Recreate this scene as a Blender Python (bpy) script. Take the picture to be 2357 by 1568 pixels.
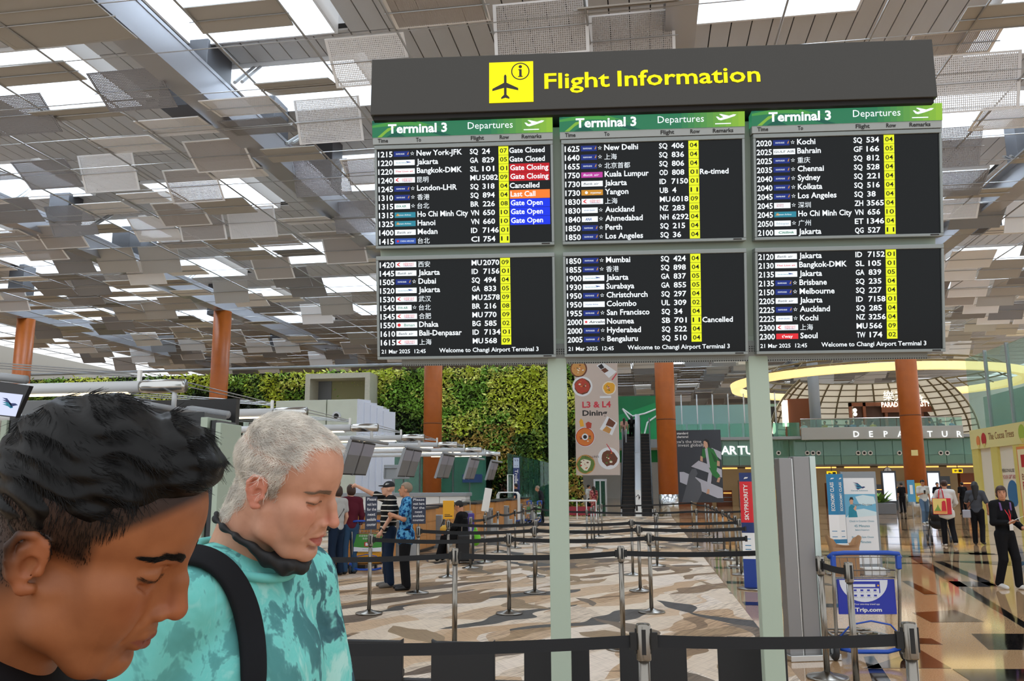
import bpy, bmesh, math, random
import numpy as np
from math import sin, cos, pi, radians, atan2, sqrt
from mathutils import Vector, Matrix
random.seed(7)
SC = bpy.context.scene
COL = SC.collection
for o in list(bpy.data.objects): bpy.data.objects.remove(o, do_unlink=True)

# ------------------------------------------------------------------ camera
IW, IH, FPX = 2357.0, 1568.0, 1939.0
PITCH, ROLL, YAW, EYE = radians(9.84), radians(-0.29), radians(8.96), 1.6
_fw = Vector((-sin(YAW)*cos(PITCH), cos(YAW)*cos(PITCH), sin(PITCH)))
_r = Vector((cos(YAW), sin(YAW), 0)); _u = _r.cross(_fw)
CR = _r*cos(ROLL) + _u*sin(ROLL); CU = -_r*sin(ROLL) + _u*cos(ROLL)
cam_d = bpy.data.cameras.new('camera'); cam = bpy.data.objects.new('camera', cam_d); COL.objects.link(cam)
cam_d.sensor_fit = 'HORIZONTAL'; cam_d.sensor_width = 36.0; cam_d.lens = FPX/IW*36.0
cam_d.clip_start = 0.05; cam_d.clip_end = 400
cam.matrix_world = Matrix(((CR.x, CU.x, -_fw.x, 0), (CR.y, CU.y, -_fw.y, 0), (CR.z, CU.z, -_fw.z, EYE), (0, 0, 0, 1)))
SC.camera = cam
CP = Vector((0, 0, EYE))

# ------------------------------------------------------------------ world and exposure
wd = bpy.data.worlds.new('hall_daylight'); SC.world = wd; wd.use_nodes = True
_bg = wd.node_tree.nodes['Background']; _bg.inputs[0].default_value = (0.93, 0.965, 1.0, 1); _bg.inputs[1].default_value = 0.95
SC.view_settings.view_transform = 'Standard'; SC.view_settings.look = 'None'
SC.view_settings.gamma = 1.0; SC.view_settings.use_curve_mapping = False
SC.view_settings.exposure = 0.42
SC.cycles.use_denoising = True
SC.cycles.max_bounces = 5; SC.cycles.use_adaptive_sampling = True; SC.cycles.adaptive_threshold = 0.04; SC.cycles.adaptive_min_samples = 16; SC.cycles.diffuse_bounces = 3; SC.cycles.glossy_bounces = 3
SC.cycles.transmission_bounces = 4; SC.cycles.transparent_max_bounces = 12
SC.cycles.caustics_reflective = False; SC.cycles.caustics_refractive = False
SC.cycles.sample_clamp_indirect = 6.0

# ------------------------------------------------------------------ measuring helpers (sight line of a photo point met with a real plane)
def sight(x, y): return _fw*FPX + CR*(x-IW/2) - CU*(y-IH/2)
def atz(x, y, z=0.0):
    d = sight(x, y); return CP + d*((z-EYE)/d.z)
def aty(x, y, Y):
    d = sight(x, y); return CP + d*(Y/d.y)
def atx(x, y, X):
    d = sight(x, y); return CP + d*(X/d.x)
def atd(x, y, D): return CP + sight(x, y)*(D/FPX)

# ------------------------------------------------------------------ materials
MATS = {}
def mat(name, col=(0.8, 0.8, 0.8), rough=0.5, metal=0.0, emit=None, es=0.0, spec=0.5, alpha=1.0, noise=0.0, nscale=8.0, bump=0.0, bscale=60.0):
    if name in MATS: return MATS[name]
    m = bpy.data.materials.new(name); m.use_nodes = True; nt = m.node_tree
    b = nt.nodes['Principled BSDF']
    b.inputs['Base Color'].default_value = (*col, 1); b.inputs['Roughness'].default_value = rough
    b.inputs['Metallic'].default_value = metal; b.inputs['Specular IOR Level'].default_value = spec
    b.inputs['Alpha'].default_value = alpha
    if emit is not None:
        b.inputs['Emission Color'].default_value = (*emit, 1); b.inputs['Emission Strength'].default_value = es
    if noise > 0 or bump > 0:
        tc = nt.nodes.new('ShaderNodeTexCoord')
    if noise > 0:
        n = nt.nodes.new('ShaderNodeTexNoise'); n.inputs['Scale'].default_value = nscale; n.inputs['Detail'].default_value = 4
        nt.links.new(tc.outputs['Object'], n.inputs['Vector'])
        r = nt.nodes.new('ShaderNodeValToRGB')
        r.color_ramp.elements[0].position = 0.3; r.color_ramp.elements[1].position = 0.7
        r.color_ramp.elements[0].color = (*[c*(1-noise) for c in col], 1); r.color_ramp.elements[1].color = (*[min(1, c*(1+noise)) for c in col], 1)
        nt.links.new(n.outputs['Fac'], r.inputs['Fac']); nt.links.new(r.outputs['Color'], b.inputs['Base Color'])
    if bump > 0:
        n2 = nt.nodes.new('ShaderNodeTexNoise'); n2.inputs['Scale'].default_value = bscale
        nt.links.new(tc.outputs['Object'], n2.inputs['Vector'])
        bp = nt.nodes.new('ShaderNodeBump'); bp.inputs['Strength'].default_value = bump
        nt.links.new(n2.outputs['Fac'], bp.inputs['Height']); nt.links.new(bp.outputs['Normal'], b.inputs['Normal'])
    MATS[name] = m
    return m
def srgb(h):
    h = h.lstrip('#'); c = [int(h[i:i+2], 16)/255 for i in (0, 2, 4)]
    return tuple(x/12.92 if x <= 0.04045 else ((x+0.055)/1.055)**2.4 for x in c)
def S(name, h, rough=0.5, **k): return mat(name, srgb(h), rough, **k)
def E_(name, h, s):
    m = mat(name, (0, 0, 0), 0.35, emit=srgb(h), es=s, spec=0.2); m.cycles.emission_sampling = 'NONE'; return m
def nodes_of(m): return m.node_tree, m.node_tree.nodes['Principled BSDF']
def glass(name, col, alpha, rough=0.03):
    """thin architectural glass: part clear, part tinted mirror"""
    if name in MATS: return MATS[name]
    m = bpy.data.materials.new(name); m.use_nodes = True; nt = m.node_tree
    for n in list(nt.nodes): nt.nodes.remove(n)
    out = nt.nodes.new('ShaderNodeOutputMaterial'); mx = nt.nodes.new('ShaderNodeMixShader')
    tr = nt.nodes.new('ShaderNodeBsdfTransparent'); pb = nt.nodes.new('ShaderNodeBsdfPrincipled')
    tr.inputs[0].default_value = (*[min(1, 0.55+0.45*c/max(col)) for c in col], 1)
    pb.inputs['Base Color'].default_value = (*col, 1); pb.inputs['Roughness'].default_value = rough; pb.inputs['Specular IOR Level'].default_value = 0.9
    mx.inputs[0].default_value = alpha
    nt.links.new(tr.outputs[0], mx.inputs[1]); nt.links.new(pb.outputs[0], mx.inputs[2]); nt.links.new(mx.outputs[0], out.inputs[0])
    MATS[name] = m
    return m

# ------------------------------------------------------------------ mesh building
class MB:
    def __init__(s): s.v = []; s.f = []; s.mi = []; s.mats = []
    def m(s, material):
        if material is None: return 0
        if material not in s.mats: s.mats.append(material)
        return s.mats.index(material)
    def add(s, vs, fs, material=None):
        o = len(s.v); k = s.m(material)
        s.v.extend([tuple(p) for p in vs]); s.f.extend([tuple(i+o for i in f) for f in fs]); s.mi.extend([k]*len(fs))
        return s
    def box(s, c, size, material=None, R=None):
        hx, hy, hz = [q/2 for q in size]
        P = [Vector((a*hx, b*hy, d*hz)) for a in (-1, 1) for b in (-1, 1) for d in (-1, 1)]
        if R is not None: P = [R @ p for p in P]
        c = Vector(c)
        return s.add([p+c for p in P], [(0, 1, 3, 2), (4, 6, 7, 5), (0, 4, 5, 1), (2, 3, 7, 6), (0, 2, 6, 4), (1, 5, 7, 3)], material)
    def bb(s, a, b, material=None):
        return s.box([(a[i]+b[i])/2 for i in range(3)], [abs(b[i]-a[i]) for i in range(3)], material)
    def tube(s, pts, r, n=8, material=None, closed=False, caps=True):
        pts = [Vector(p) for p in pts]; N = len(pts)
        rs = r if isinstance(r, (list, tuple)) else [r]*N
        vs = []; prev = None
        for i, p in enumerate(pts):
            if closed: t = (pts[(i+1) % N]-pts[i-1]).normalized()
            else: t = (pts[min(i+1, N-1)]-pts[max(i-1, 0)]).normalized()
            if prev is None:
                a = Vector((0, 0, 1)) if abs(t.z) < 0.9 else Vector((1, 0, 0)); e = t.cross(a).normalized()
            else: e = (prev - t*prev.dot(t)).normalized()
            prev = e; g = t.cross(e)
            for k in range(n):
                w = 2*pi*k/n; vs.append(p + (e*cos(w)+g*sin(w))*rs[i])
        fs = []
        for i in range(N if closed else N-1):
            j = (i+1) % N
            for k in range(n):
                l = (k+1) % n; fs.append((i*n+k, i*n+l, j*n+l, j*n+k))
        if caps and not closed:
            fs.append(tuple(range(n-1, -1, -1))); fs.append(tuple((N-1)*n+k for k in range(n)))
        return s.add(vs, fs, material)
    def lathe(s, prof, c=(0, 0, 0), n=20, material=None):
        vs = []; c = Vector(c)
        for (r, z) in prof:
            for k in range(n): vs.append(c+Vector((r*cos(2*pi*k/n), r*sin(2*pi*k/n), z)))
        fs = []
        for i in range(len(prof)-1):
            for k in range(n):
                l = (k+1) % n; fs.append((i*n+k, i*n+l, (i+1)*n+l, (i+1)*n+k))
        fs.append(tuple(range(n-1, -1, -1))); fs.append(tuple((len(prof)-1)*n+k for k in range(n)))
        return s.add(vs, fs, material)
    def prism(s, poly, ex, ey, o, d, material=None):
        """polygon in plane (ex, ey) at o, thickened along ex x ey by d (0 = flat face)"""
        ex, ey, o = Vector(ex), Vector(ey), Vector(o); nn = ex.cross(ey).normalized(); n = len(poly)
        a = [o+ex*p[0]+ey*p[1] for p in poly]
        if d == 0: return s.add(a, [tuple(range(n))], material)
        b = [p+nn*d for p in a]
        fs = [tuple(range(n-1, -1, -1)), tuple(range(n, 2*n))] + [(i, (i+1) % n, n+(i+1) % n, n+i) for i in range(n)]
        return s.add(a+b, fs, material)
    def sphere(s, c, r, material=None, n=12, m=8):
        r = r if isinstance(r, (list, tuple)) else (r, r, r); c = Vector(c); vs = []
        for i in range(m+1):
            t = pi*i/m
            for k in range(n):
                w = 2*pi*k/n; vs.append(c+Vector((r[0]*sin(t)*cos(w), r[1]*sin(t)*sin(w), r[2]*cos(t))))
        fs = [(i*n+k, (i+1)*n+k, (i+1)*n+(k+1) % n, i*n+(k+1) % n) for i in range(m) for k in range(n)]
        return s.add(vs, fs, material)
    def text(s, txt, o, ex, ey, h, material, align='l', width=None, bold=0.0, shear=0.0):
        V, F, x0, x1 = glyphs(txt, bold)
        k = h/0.70; kx = k
        if width is not None and x1 > x0: kx = width/(x1-x0)
        off = {'l': -x0, 'c': -(x0+x1)/2, 'r': -x1}[align]
        ex, ey, o = Vector(ex), Vector(ey), Vector(o)
        return s.add([o+ex*((p[0]+off)*kx+shear*p[1]*k)+ey*(p[1]*k) for p in V], F, material)
    def mesh(s, name, smooth=False):
        me = bpy.data.meshes.new(name); me.from_pydata([tuple(p) for p in s.v], [], s.f)
        for mm in s.mats: me.materials.append(mm)
        if len(s.mats) > 1: me.polygons.foreach_set('material_index', s.mi)
        if smooth: me.polygons.foreach_set('use_smooth', [True]*len(me.polygons))
        me.update(); return me
    def build(s, name, parent=None, smooth=False, bevel=0.0):
        o = bpy.data.objects.new(name, s.mesh(name, smooth)); COL.objects.link(o)
        if parent is not None: o.parent = parent
        if bevel > 0:
            b = o.modifiers.new('bevel', 'BEVEL'); b.width = bevel; b.segments = 2; b.limit_method = 'ANGLE'
        return o
_gl = {}
FONT = None
def glyphs(txt, bold=0.0):
    key = (txt, bold)
    if key in _gl: return _gl[key]
    cu = bpy.data.curves.new('t', 'FONT'); cu.body = txt; cu.size = 1.0; cu.offset = bold if ord(txt[0]) < 256 else 0.0; cu.resolution_u = 2
    if FONT is not None: cu.font = FONT
    ob = bpy.data.objects.new('t', cu); me = ob.to_mesh()
    V = [(v.co.x, v.co.y) for v in me.vertices]; F = [tuple(p.vertices) for p in me.polygons]
    ob.to_mesh_clear(); bpy.data.objects.remove(ob); bpy.data.curves.remove(cu)
    xs = [p[0] for p in V] or [0]
    _gl[key] = (V, F, min(xs), max(xs))
    return _gl[key]
def empty(name, loc=(0, 0, 0), rz=0.0):
    o = bpy.data.objects.new(name, None); COL.objects.link(o); o.location = loc; o.rotation_euler = (0, 0, rz); o.empty_display_size = 0.1
    return o
def tag(o, label, cat, group=None):
    o['label'] = label; o['category'] = cat
    if group: o['group'] = group
    return o
def thing(name, label, cat, loc=(0, 0, 0), rz=0.0, group=None): return tag(empty(name, loc, rz), label, cat, group)
def struct(o, kind='structure'): o['kind'] = kind; return o
def link_copy(src, parent=None, name=None):
    c = src.copy(); COL.objects.link(c); c.parent = parent; return c
def copy_tree(root):
    r = link_copy(root)
    for ch in list(root.children):
        c = link_copy(ch, r)
        for g in list(ch.children): link_copy(g, c)
    return r
def inst(name, mesh, parent=None, loc=(0, 0, 0), rot=(0, 0, 0), scale=(1, 1, 1)):
    o = bpy.data.objects.new(name, mesh); COL.objects.link(o); o.location = loc; o.rotation_euler = rot; o.scale = scale
    if parent is not None: o.parent = parent
    return o
X_, Y_, Z_ = Vector((1, 0, 0)), Vector((0, 1, 0)), Vector((0, 0, 1))
# ================================================================== THE SETTING
def R4(x0, y0, x1, y1, Y):
    """photo rectangle met with the plane at depth Y: (X0, Ztop, X1, Zbottom)"""
    xm, ym = (x0+x1)/2, (y0+y1)/2
    return aty(x0, ym, Y).x, aty(xm, y0, Y).z, aty(x1, ym, Y).x, aty(xm, y1, Y).z

# ---- polished granite floor
m_gran = mat('granite_floor', rough=0.06); nt, b = nodes_of(m_gran)
tc = nt.nodes.new('ShaderNodeTexCoord'); n1 = nt.nodes.new('ShaderNodeTexNoise'); n1.inputs['Scale'].default_value = 75; n1.inputs['Detail'].default_value = 6
nt.links.new(tc.outputs['Object'], n1.inputs['Vector'])
cr = nt.nodes.new('ShaderNodeValToRGB'); e = cr.color_ramp.elements
e[0].position = 0.30; e[0].color = (*srgb('#a07d58'), 1); e[1].position = 0.68; e[1].color = (*srgb('#c7a27a'), 1)
k = e.new(0.5); k.color = (*srgb('#bd9870'), 1)
nt.links.new(n1.outputs['Fac'], cr.inputs['Fac']); nt.links.new(cr.outputs['Color'], b.inputs['Base Color'])
b.inputs['Specular IOR Level'].default_value = 0.75
m_blackst = mat('black_granite', srgb('#1b1715'), 0.06, spec=0.7, noise=0.35, nscale=30)
m_brownst = mat('brown_granite', srgb('#4a3021'), 0.06, spec=0.7, noise=0.35, nscale=30)
floor = MB().bb((-60, -6, -0.3), (48, 117, 0), m_gran).build('floor'); struct(floor)
# inlaid stone pieces of the walkway: bands crossing the walkway slantwise
def inlay(poly, material):
    mb = MB(); pts = [Vector((p[0], p[1])) for p in poly]
    c = sum(pts, Vector((0, 0)))/len(pts)
    mb.prism([(p.x-c.x, p.y-c.y) for p in pts], X_, Y_, (0, 0, -0.008), 0.0105, material)
    o = mb.build('inlay_tile', floor); o.location = (c.x, c.y, 0); return o
Z4 = lambda x, y: (lambda q: (q.x, q.y))(atz(1760+x/3.027, 1050+y/3.027, 0))
for col, poly in [
    (m_brownst, [(1030, 1092), (1330, 1075), (1530, 1156), (1160, 1160)]),
    (m_blackst, [(1440, 1240), (1807, 1240), (1807, 1352), (1560, 1350)]),
    (m_brownst, [(690, 1480), (1085, 1352), (1300, 1480)]),
    (m_blackst, [(1310, 1486), (1830, 1486), (1830, 1600), (1480, 1600)]),
    (m_blackst, [(1262, 872), (1560, 880), (1640, 912), (1340, 912)]),
    (m_blackst, [(955, 872), (1010, 872), (1205, 966), (1110, 966)]),
    (m_blackst, [(1000, 700), (1080, 700), (1830, 1170), (1830, 1215)]),
    (m_blackst, [(1180, 735), (1240, 735), (1640, 905), (1560, 905)]),
    (m_brownst, [(1020, 640), (1150, 632), (1170, 645), (1060, 652)]),
    (m_blackst, [(1400, 668), (1550, 668), (1620, 688), (1440, 690)]),
    (m_blackst, [(820, 690), (1130, 690), (1190, 705), (860, 706)]),
    (m_blackst, [(690, 1400), (760, 1395), (900, 1600), (760, 1600)])]:
    inlay([Z4(*p) for p in poly], col)
for iy, Yq in enumerate([19.5, 22.2, 25.2, 28.8, 33, 38, 44, 51]):      # farther bands and wedges of the same paving
    for ix, Xq in enumerate([2.2, 4.6, 7.0, 9.4, 11.8]):
        s_ = 0.95 + 0.02*Yq
        inlay([(Xq-0.95, Yq), (Xq+0.35, Yq-0.55*s_), (Xq+1.15, Yq-0.5*s_), (Xq-0.1, Yq+0.12)] if (ix+iy) % 2 else [(Xq-0.9, Yq+0.1), (Xq+0.2, Yq-0.75*s_), (Xq+1.05, Yq+0.1)], m_blackst if (ix*2+iy) % 3 else m_brownst)
for k_ in range(5):   # narrow stripe across the carpet border
    inlay([(1.25, 7.0+k_*2.6), (2.9, 6.9+k_*2.6), (2.9, 7.25+k_*2.6), (1.25, 7.35+k_*2.6)], m_blackst)

# ---- check-in carpet: printed shards and brush strokes in cream, tan, brown and charcoal
m_carp = mat('check_in_carpet', rough=0.55, spec=0.25); nt, b = nodes_of(m_carp); L = nt.links.new
tc = nt.nodes.new('ShaderNodeTexCoord')
def shard_coords(angle, across, along, warp, wscale, seed):
    r_ = nt.nodes.new('ShaderNodeMapping'); r_.inputs['Rotation'].default_value = (0, 0, radians(angle)); r_.inputs['Location'].default_value = (seed, seed*.7, 0); L(tc.outputs['Object'], r_.inputs[0])
    w_ = nt.nodes.new('ShaderNodeTexNoise'); w_.inputs['Scale'].default_value = wscale; w_.inputs['Detail'].default_value = 1.0; L(r_.outputs[0], w_.inputs['Vector'])
    v_ = nt.nodes.new('ShaderNodeVectorMath'); v_.operation = 'MULTIPLY_ADD'; v_.inputs[1].default_value = (warp, warp, 0); L(w_.outputs['Color'], v_.inputs[0]); L(r_.outputs[0], v_.inputs[2])
    s_ = nt.nodes.new('ShaderNodeMapping'); s_.inputs['Scale'].default_value = (across, along, 1); L(v_.outputs[0], s_.inputs[0]); return s_.outputs[0]
def cells(vec):
    v_ = nt.nodes.new('ShaderNodeTexVoronoi'); v_.inputs['Scale'].default_value = 1.0; L(vec, v_.inputs['Vector']); c_ = nt.nodes.new('ShaderNodeSeparateColor'); L(v_.outputs['Color'], c_.inputs[0]); return c_
def ramp(sock, stops, const=True):
    r_ = nt.nodes.new('ShaderNodeValToRGB'); e_ = r_.color_ramp.elements; r_.color_ramp.interpolation = 'CONSTANT' if const else 'LINEAR'
    for i_, (p_, c_) in enumerate(stops):
        q_ = e_[i_] if i_ < 2 else e_.new(p_)
        q_.position = p_; q_.color = (*(srgb(c_) if isinstance(c_, str) else c_), 1)
    L(sock, r_.inputs['Fac']); return r_.outputs['Color']
def mixc(fac, A, B, blend='MIX'):
    m_ = nt.nodes.new('ShaderNodeMix'); m_.data_type = 'RGBA'; m_.blend_type = blend
    (L(fac, m_.inputs['Factor']) if not isinstance(fac, float) else setattr(m_.inputs['Factor'], 'default_value', fac)); L(A, m_.inputs['A']); L(B, m_.inputs['B']); return m_.outputs['Result']
cA = cells(shard_coords(22, 2.1, .62, .9, .8, 0.0)); cB = cells(shard_coords(31, 2.8, .55, 1.0, .9, 7.3)); cC = cells(shard_coords(-28, 2.6, .6, .9, .8, 3.1))
base_c = ramp(cA.outputs[0], [(0, '#e6d3bb'), (.22, '#d2b493'), (.38, '#ead9c6'), (.56, '#c4a27d'), (.68, '#decab2'), (.84, '#cdae8c')])
dark_c = ramp(cB.outputs[1], [(0, '#8d7152'), (.35, '#a88a66'), (.62, '#6d5c4b'), (.82, '#54504b')])
msk = ramp(cB.outputs[0], [(0, (0, 0, 0)), (.72, (1, 1, 1))]); msk2 = ramp(cC.outputs[0], [(0, (0, 0, 0)), (.86, (1, 1, 1))]); dark2 = ramp(cC.outputs[1], [(0, '#7a6a58'), (.4, '#9b8263'), (.75, '#4d4a47')])
c1 = mixc(msk, base_c, dark_c); c2 = mixc(msk2, c1, dark2)
def hatch(angle, fine, lo, hi):
    r_ = nt.nodes.new('ShaderNodeMapping'); r_.inputs['Rotation'].default_value = (0, 0, radians(angle)); L(tc.outputs['Object'], r_.inputs[0]); s_ = nt.nodes.new('ShaderNodeMapping'); s_.inputs['Scale'].default_value = (fine, 2.2, 1); L(r_.outputs[0], s_.inputs[0])
    n_ = nt.nodes.new('ShaderNodeTexNoise'); n_.inputs['Scale'].default_value = 1.0; n_.inputs['Detail'].default_value = 5; n_.inputs['Roughness'].default_value = .65; L(s_.outputs[0], n_.inputs['Vector']); return ramp(n_.outputs['Fac'], [(lo, (.42, .38, .35)), (hi, (1, 1, 1))], False)
hm = ramp(cA.outputs[2], [(0, (.25, .25, .25)), (.5, (.9, .9, .9))])
full = mixc(hm, c2, mixc(1.0, c2, hatch(25, 34, .36, .54), 'MULTIPLY')); full2 = mixc(.35, full, mixc(1.0, full, hatch(-30, 40, .34, .50), 'MULTIPLY'))
L(full2, b.inputs['Base Color'])
carpet = MB().bb((-34, 2.0, 0.0), (1.2, 46.2, 0.004), m_carp).build('floor'); struct(carpet)

# ---- ceiling of long boards with skylight wells
ZC = 15.0
m_board = mat('ceiling_board', srgb('#cac8c6'), 0.6, noise=0.05, nscale=0.7)
m_dark = S('shadow_gap', '#1a1817', 0.8)
m_well = S('skylight_white', '#f1f2f3', 0.6)
m_pane = mat('skylight_pane', (0.9, 0.93, 0.96), 0.3, emit=srgb('#dcebfb'), es=6.2); m_pane.cycles.emission_sampling = 'NONE'
SKY = []
for cx, ys in [(-42, [26, 34, 42, 50, 58]), (-34.8, [28, 36, 44, 52, 60]), (-27.0, [24, 31.5, 39, 46.6, 54.2, 62]), (-19.4, [16.6, 23.4, 34.6, 44.5, 52.2, 60]),
               (-11.0, [14.0, 20.4, 25.2, 33, 41, 48.4, 56, 64]), (-3.6, [31, 39, 47, 55, 63, 71, 79, 87, 95]), (4.0, [14.4, 21.2, 29.6, 37, 44.6, 52, 60, 68, 76, 84, 92]),
               (12.5, [24.6, 31.4, 39, 46.6, 54.2, 62, 70, 78, 86]), (20.4, [28, 36, 44, 52, 60, 68, 76]), (28, [33, 41, 49, 57])]:
    for cy in ys: SKY.append((cx-2.35, cx+2.35, cy-(1.75 if cy in (20.4, 25.2) else 2.1), cy+(1.6 if cy in (20.4, 25.2) else 2.1)))
seams = [6.9 + 7.65*i for i in range(15)]
def in_view(X, Y, Z, mar=60):
    d = Vector((X, Y, Z))-CP; z = d.dot(_fw)
    if z < 0.5: return False
    x = IW/2+FPX*d.dot(CR)/z; y = IH/2-FPX*d.dot(CU)/z
    return -mar < x < IW+mar and -mar < y < IH+mar
ceil_mb = MB(); rest = MB(); pieces = []
W_ = 0.59; x = -52.0
while x < 42:
    for s0, s1 in zip(seams[:-1], seams[1:]):
        iv = [(s0, s1)]
        for (a0, a1, c0, c1) in SKY:
            if a0 < x+W_ and a1 > x:
                nv = []
                for (p, q) in iv:
                    if c1 <= p or c0 >= q: nv.append((p, q))
                    else:
                        if c0 > p: nv.append((p, c0))
                        if c1 < q: nv.append((c1, q))
                iv = nv
        for (p, q) in iv:
            ceil_mb.bb((x, p, ZC+0.06), (x+W_, q, ZC+0.2), m_dark)
            if q-p > 0.15: pieces.append((x, p, q))
    x += W_
ceiling = ceil_mb.build('ceiling'); struct(ceiling)
pieces.sort(key=lambda t: (0 if (in_view(t[0], t[1], ZC) or in_view(t[0], t[2], ZC)) else 1, t[1]))
bm_unit = MB().bb((0, 0, 0), (1, 1, 1), m_board).mesh('ceiling_board')
for i, (x, p, q) in enumerate(pieces):
    if i < 290: inst('ceiling_board', bm_unit, ceiling, (x+0.018, p+0.03, ZC), (0, 0, 0), (W_-0.036, q-p-0.06, 0.06))
    else: rest.bb((x+0.018, p+0.03, ZC), (x+W_-0.018, q-0.03, ZC+0.06), m_board)
o = rest.build('ceiling_board_field', ceiling); o['kind'] = 'stuff'
for i, (a0, a1, c0, c1) in enumerate(SKY):
    h = 2.6; mb = MB(); t = 0.08
    mb.bb((a0, c0, ZC-0.12), (a0+t, c1, ZC+h), m_well).bb((a1-t, c0, ZC-0.12), (a1, c1, ZC+h), m_well)
    mb.bb((a0+t, c0, ZC-0.12), (a1-t, c0+t, ZC+h), m_well).bb((a0+t, c1-t, ZC-0.12), (a1-t, c1, ZC+h), m_well)
    o = mb.build('window_%d' % (i+1)); struct(o); o['label'] = 'skylight well in the boarded ceiling'
    for k in range(2):
        xa = a0+t+k*(a1-a0-2*t)/2
        MB().bb((xa+0.03, c0+t, ZC+h-0.05), (xa+(a1-a0-2*t)/2-0.03, c1-t, ZC+h), m_pane).build('pane', o)
# dark square shafts hanging from the ceiling
m_shaft = S('dark_shaft_metal', '#4b4b4e', 0.5)
for i, (px, py, w) in enumerate([(452, 190, 1.5), (610, 300, 1.2), (745, 380, 1.1), (150, 500, 1.0), (290, 570, 1.0), (330, 590, .9), (2265, 480, 1.0), (2357, 340, .9), (500, 690, .9), (50, 650, 1.0), (640, 780, 1.0)]):
    p = atz(px, py, 14.0); mb = MB()
    mb.bb((p.x-w/2, p.y-w/2, 12.9), (p.x+w/2, p.y+w/2, ZC), m_shaft)
    tag(mb.build('ceiling_shaft', bevel=0.02), 'dark grey square shaft hanging from the boarded ceiling', 'ceiling shaft', 'dark square shafts under the ceiling')

# ---- beams and terracotta columns
m_steel = mat('brushed_beam', srgb('#b4b6bc'), 0.34, metal=0.6)
m_col = mat('terracotta_column', srgb('#b5601f'), 0.42, noise=0.06, nscale=3)
m_inox = mat('stainless', srgb('#c9c9c6'), 0.22, metal=1.0)
COLX = [-38.2, -25.0, -11.9, 1.1, 13.6]
for i, cx in enumerate(COLX):
    mb = MB(); mb.bb((cx-0.10, 6, 12.2), (cx+0.34, 113, 12.95), m_steel).bb((cx-0.36, 6, 12.1), (cx+0.36, 113, 12.2), m_steel).bb((cx-0.36, 6, 12.95), (cx+0.36, 113, 13.05), m_steel)
    o = mb.build('trim_%d' % (i+1)); struct(o); o['label'] = 'long grey steel beam under the ceiling'
desc = {-38.2: 'terracotta column cut by the left picture edge', -25.0: 'terracotta column above the dark-haired man', -11.9: 'terracotta column in front of the living wall',
        1.1: 'terracotta column beside the escalators', 13.6: 'terracotta column in front of the glowing ring light'}
for cx in COLX:
    cy = 46.5; t = thing('column', desc[cx], 'column', (cx, cy, 0), group='terracotta columns')
    MB().lathe([(0.52, 1.15), (0.52, 12.1)], n=32, material=m_col).build('shaft', t, smooth=True)
    MB().lathe([(0.53, 0.0), (0.53, 1.15)], n=32, material=m_inox).build('base_sleeve', t, smooth=True)
    MB().lathe([(0.525, 5.1), (0.525, 5.16)], n=32, material=mat('column_joint', srgb('#6b3812'), 0.6)).build('joint_ring', t, smooth=True)

# ---- far end of the hall
m_pale = S('pale_hall_wall', '#c9c7bf', 0.7)
o = MB().bb((-60, 114.5, 0), (48, 115, 15), m_pale).build('wall_back'); struct(o)
o = MB().bb((-60.4, 2, 0), (-60, 114.5, 15), m_pale).build('wall_left'); struct(o)
# ================================================================== LOUVRE PANELS UNDER THE CEILING
def perf(name, h, open_=0.34, rough=0.5):
    m = mat(name, srgb(h), rough); nt, b = nodes_of(m)
    tc = nt.nodes.new('ShaderNodeTexCoord'); vo = nt.nodes.new('ShaderNodeTexVoronoi'); vo.inputs['Randomness'].default_value = 0.0
    mp = nt.nodes.new('ShaderNodeMapping'); mp.inputs['Scale'].default_value = (22, 13, 0)
    nt.links.new(tc.outputs['Object'], mp.inputs[0]); nt.links.new(mp.outputs[0], vo.inputs['Vector']); vo.inputs['Scale'].default_value = 1.0
    gt = nt.nodes.new('ShaderNodeMath'); gt.operation = 'GREATER_THAN'; gt.inputs[1].default_value = open_
    nt.links.new(vo.outputs['Distance'], gt.inputs[0]); nt.links.new(gt.outputs[0], b.inputs['Alpha'])
    return m
m_pw = perf('perforated_lit_sheet', '#f4f4f5'); m_pg = perf('perforated_shaded_sheet', '#9c9c9f'); m_pb = perf('perforated_warm_lit_sheet', '#bab4b0')  # one sheet in several tones: lit, shaded and warm light put into its colour
m_sw = S('plain_louvre_sheet', '#b3b0aa', 0.5); m_rim = S('louvre_rim', '#f4f4f4', 0.45)
m_cab = mat('steel_cable', srgb('#a9a9a8'), 0.35, metal=0.6)
ZL = 12.0; PX, PY = 2.18, 2.16
XS = [-11.92 + PX*k for k in range(-15, 16)]
def lou_meshes(pm, rim):
    sh = MB().bb((-0.93, -0.93, -0.01), (0.93, 0.93, 0.01), pm).mesh('sheet')
    r = MB(); r.bb((-1, -1, -0.015), (1, -0.93, 0.015), rim).bb((-1, 0.93, -0.015), (1, 1, 0.015), rim).bb((-1, -0.93, -0.015), (-0.93, 0.93, 0.015), rim).bb((0.93, -0.93, -0.015), (1, 0.93, 0.015), rim)
    r = r.mesh('rim')
    st = MB().tube([(-1.08, 0, -0.03), (1.08, 0, -0.03)], 0.018, 6, m_cab).mesh('tilt_rod')
    return sh, r, st
m_fw, m_fg, m_fb = S('far_lit_sheet', '#f0f0f0', 0.5), S('far_shaded_sheet', '#8a8a8c', 0.5), S('far_warm_lit_sheet', '#b3aeaa', 0.5)   # holes too fine to see from here on; same lit and shaded tones
LM = [lou_meshes(m_pw, m_rim), lou_meshes(m_pg, m_pg), lou_meshes(m_pb, m_rim), lou_meshes(m_sw, m_sw)]
LF = [lou_meshes(m_fw, m_rim), lou_meshes(m_fg, m_fg), lou_meshes(m_fb, m_rim), lou_meshes(m_sw, m_sw)]
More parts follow.
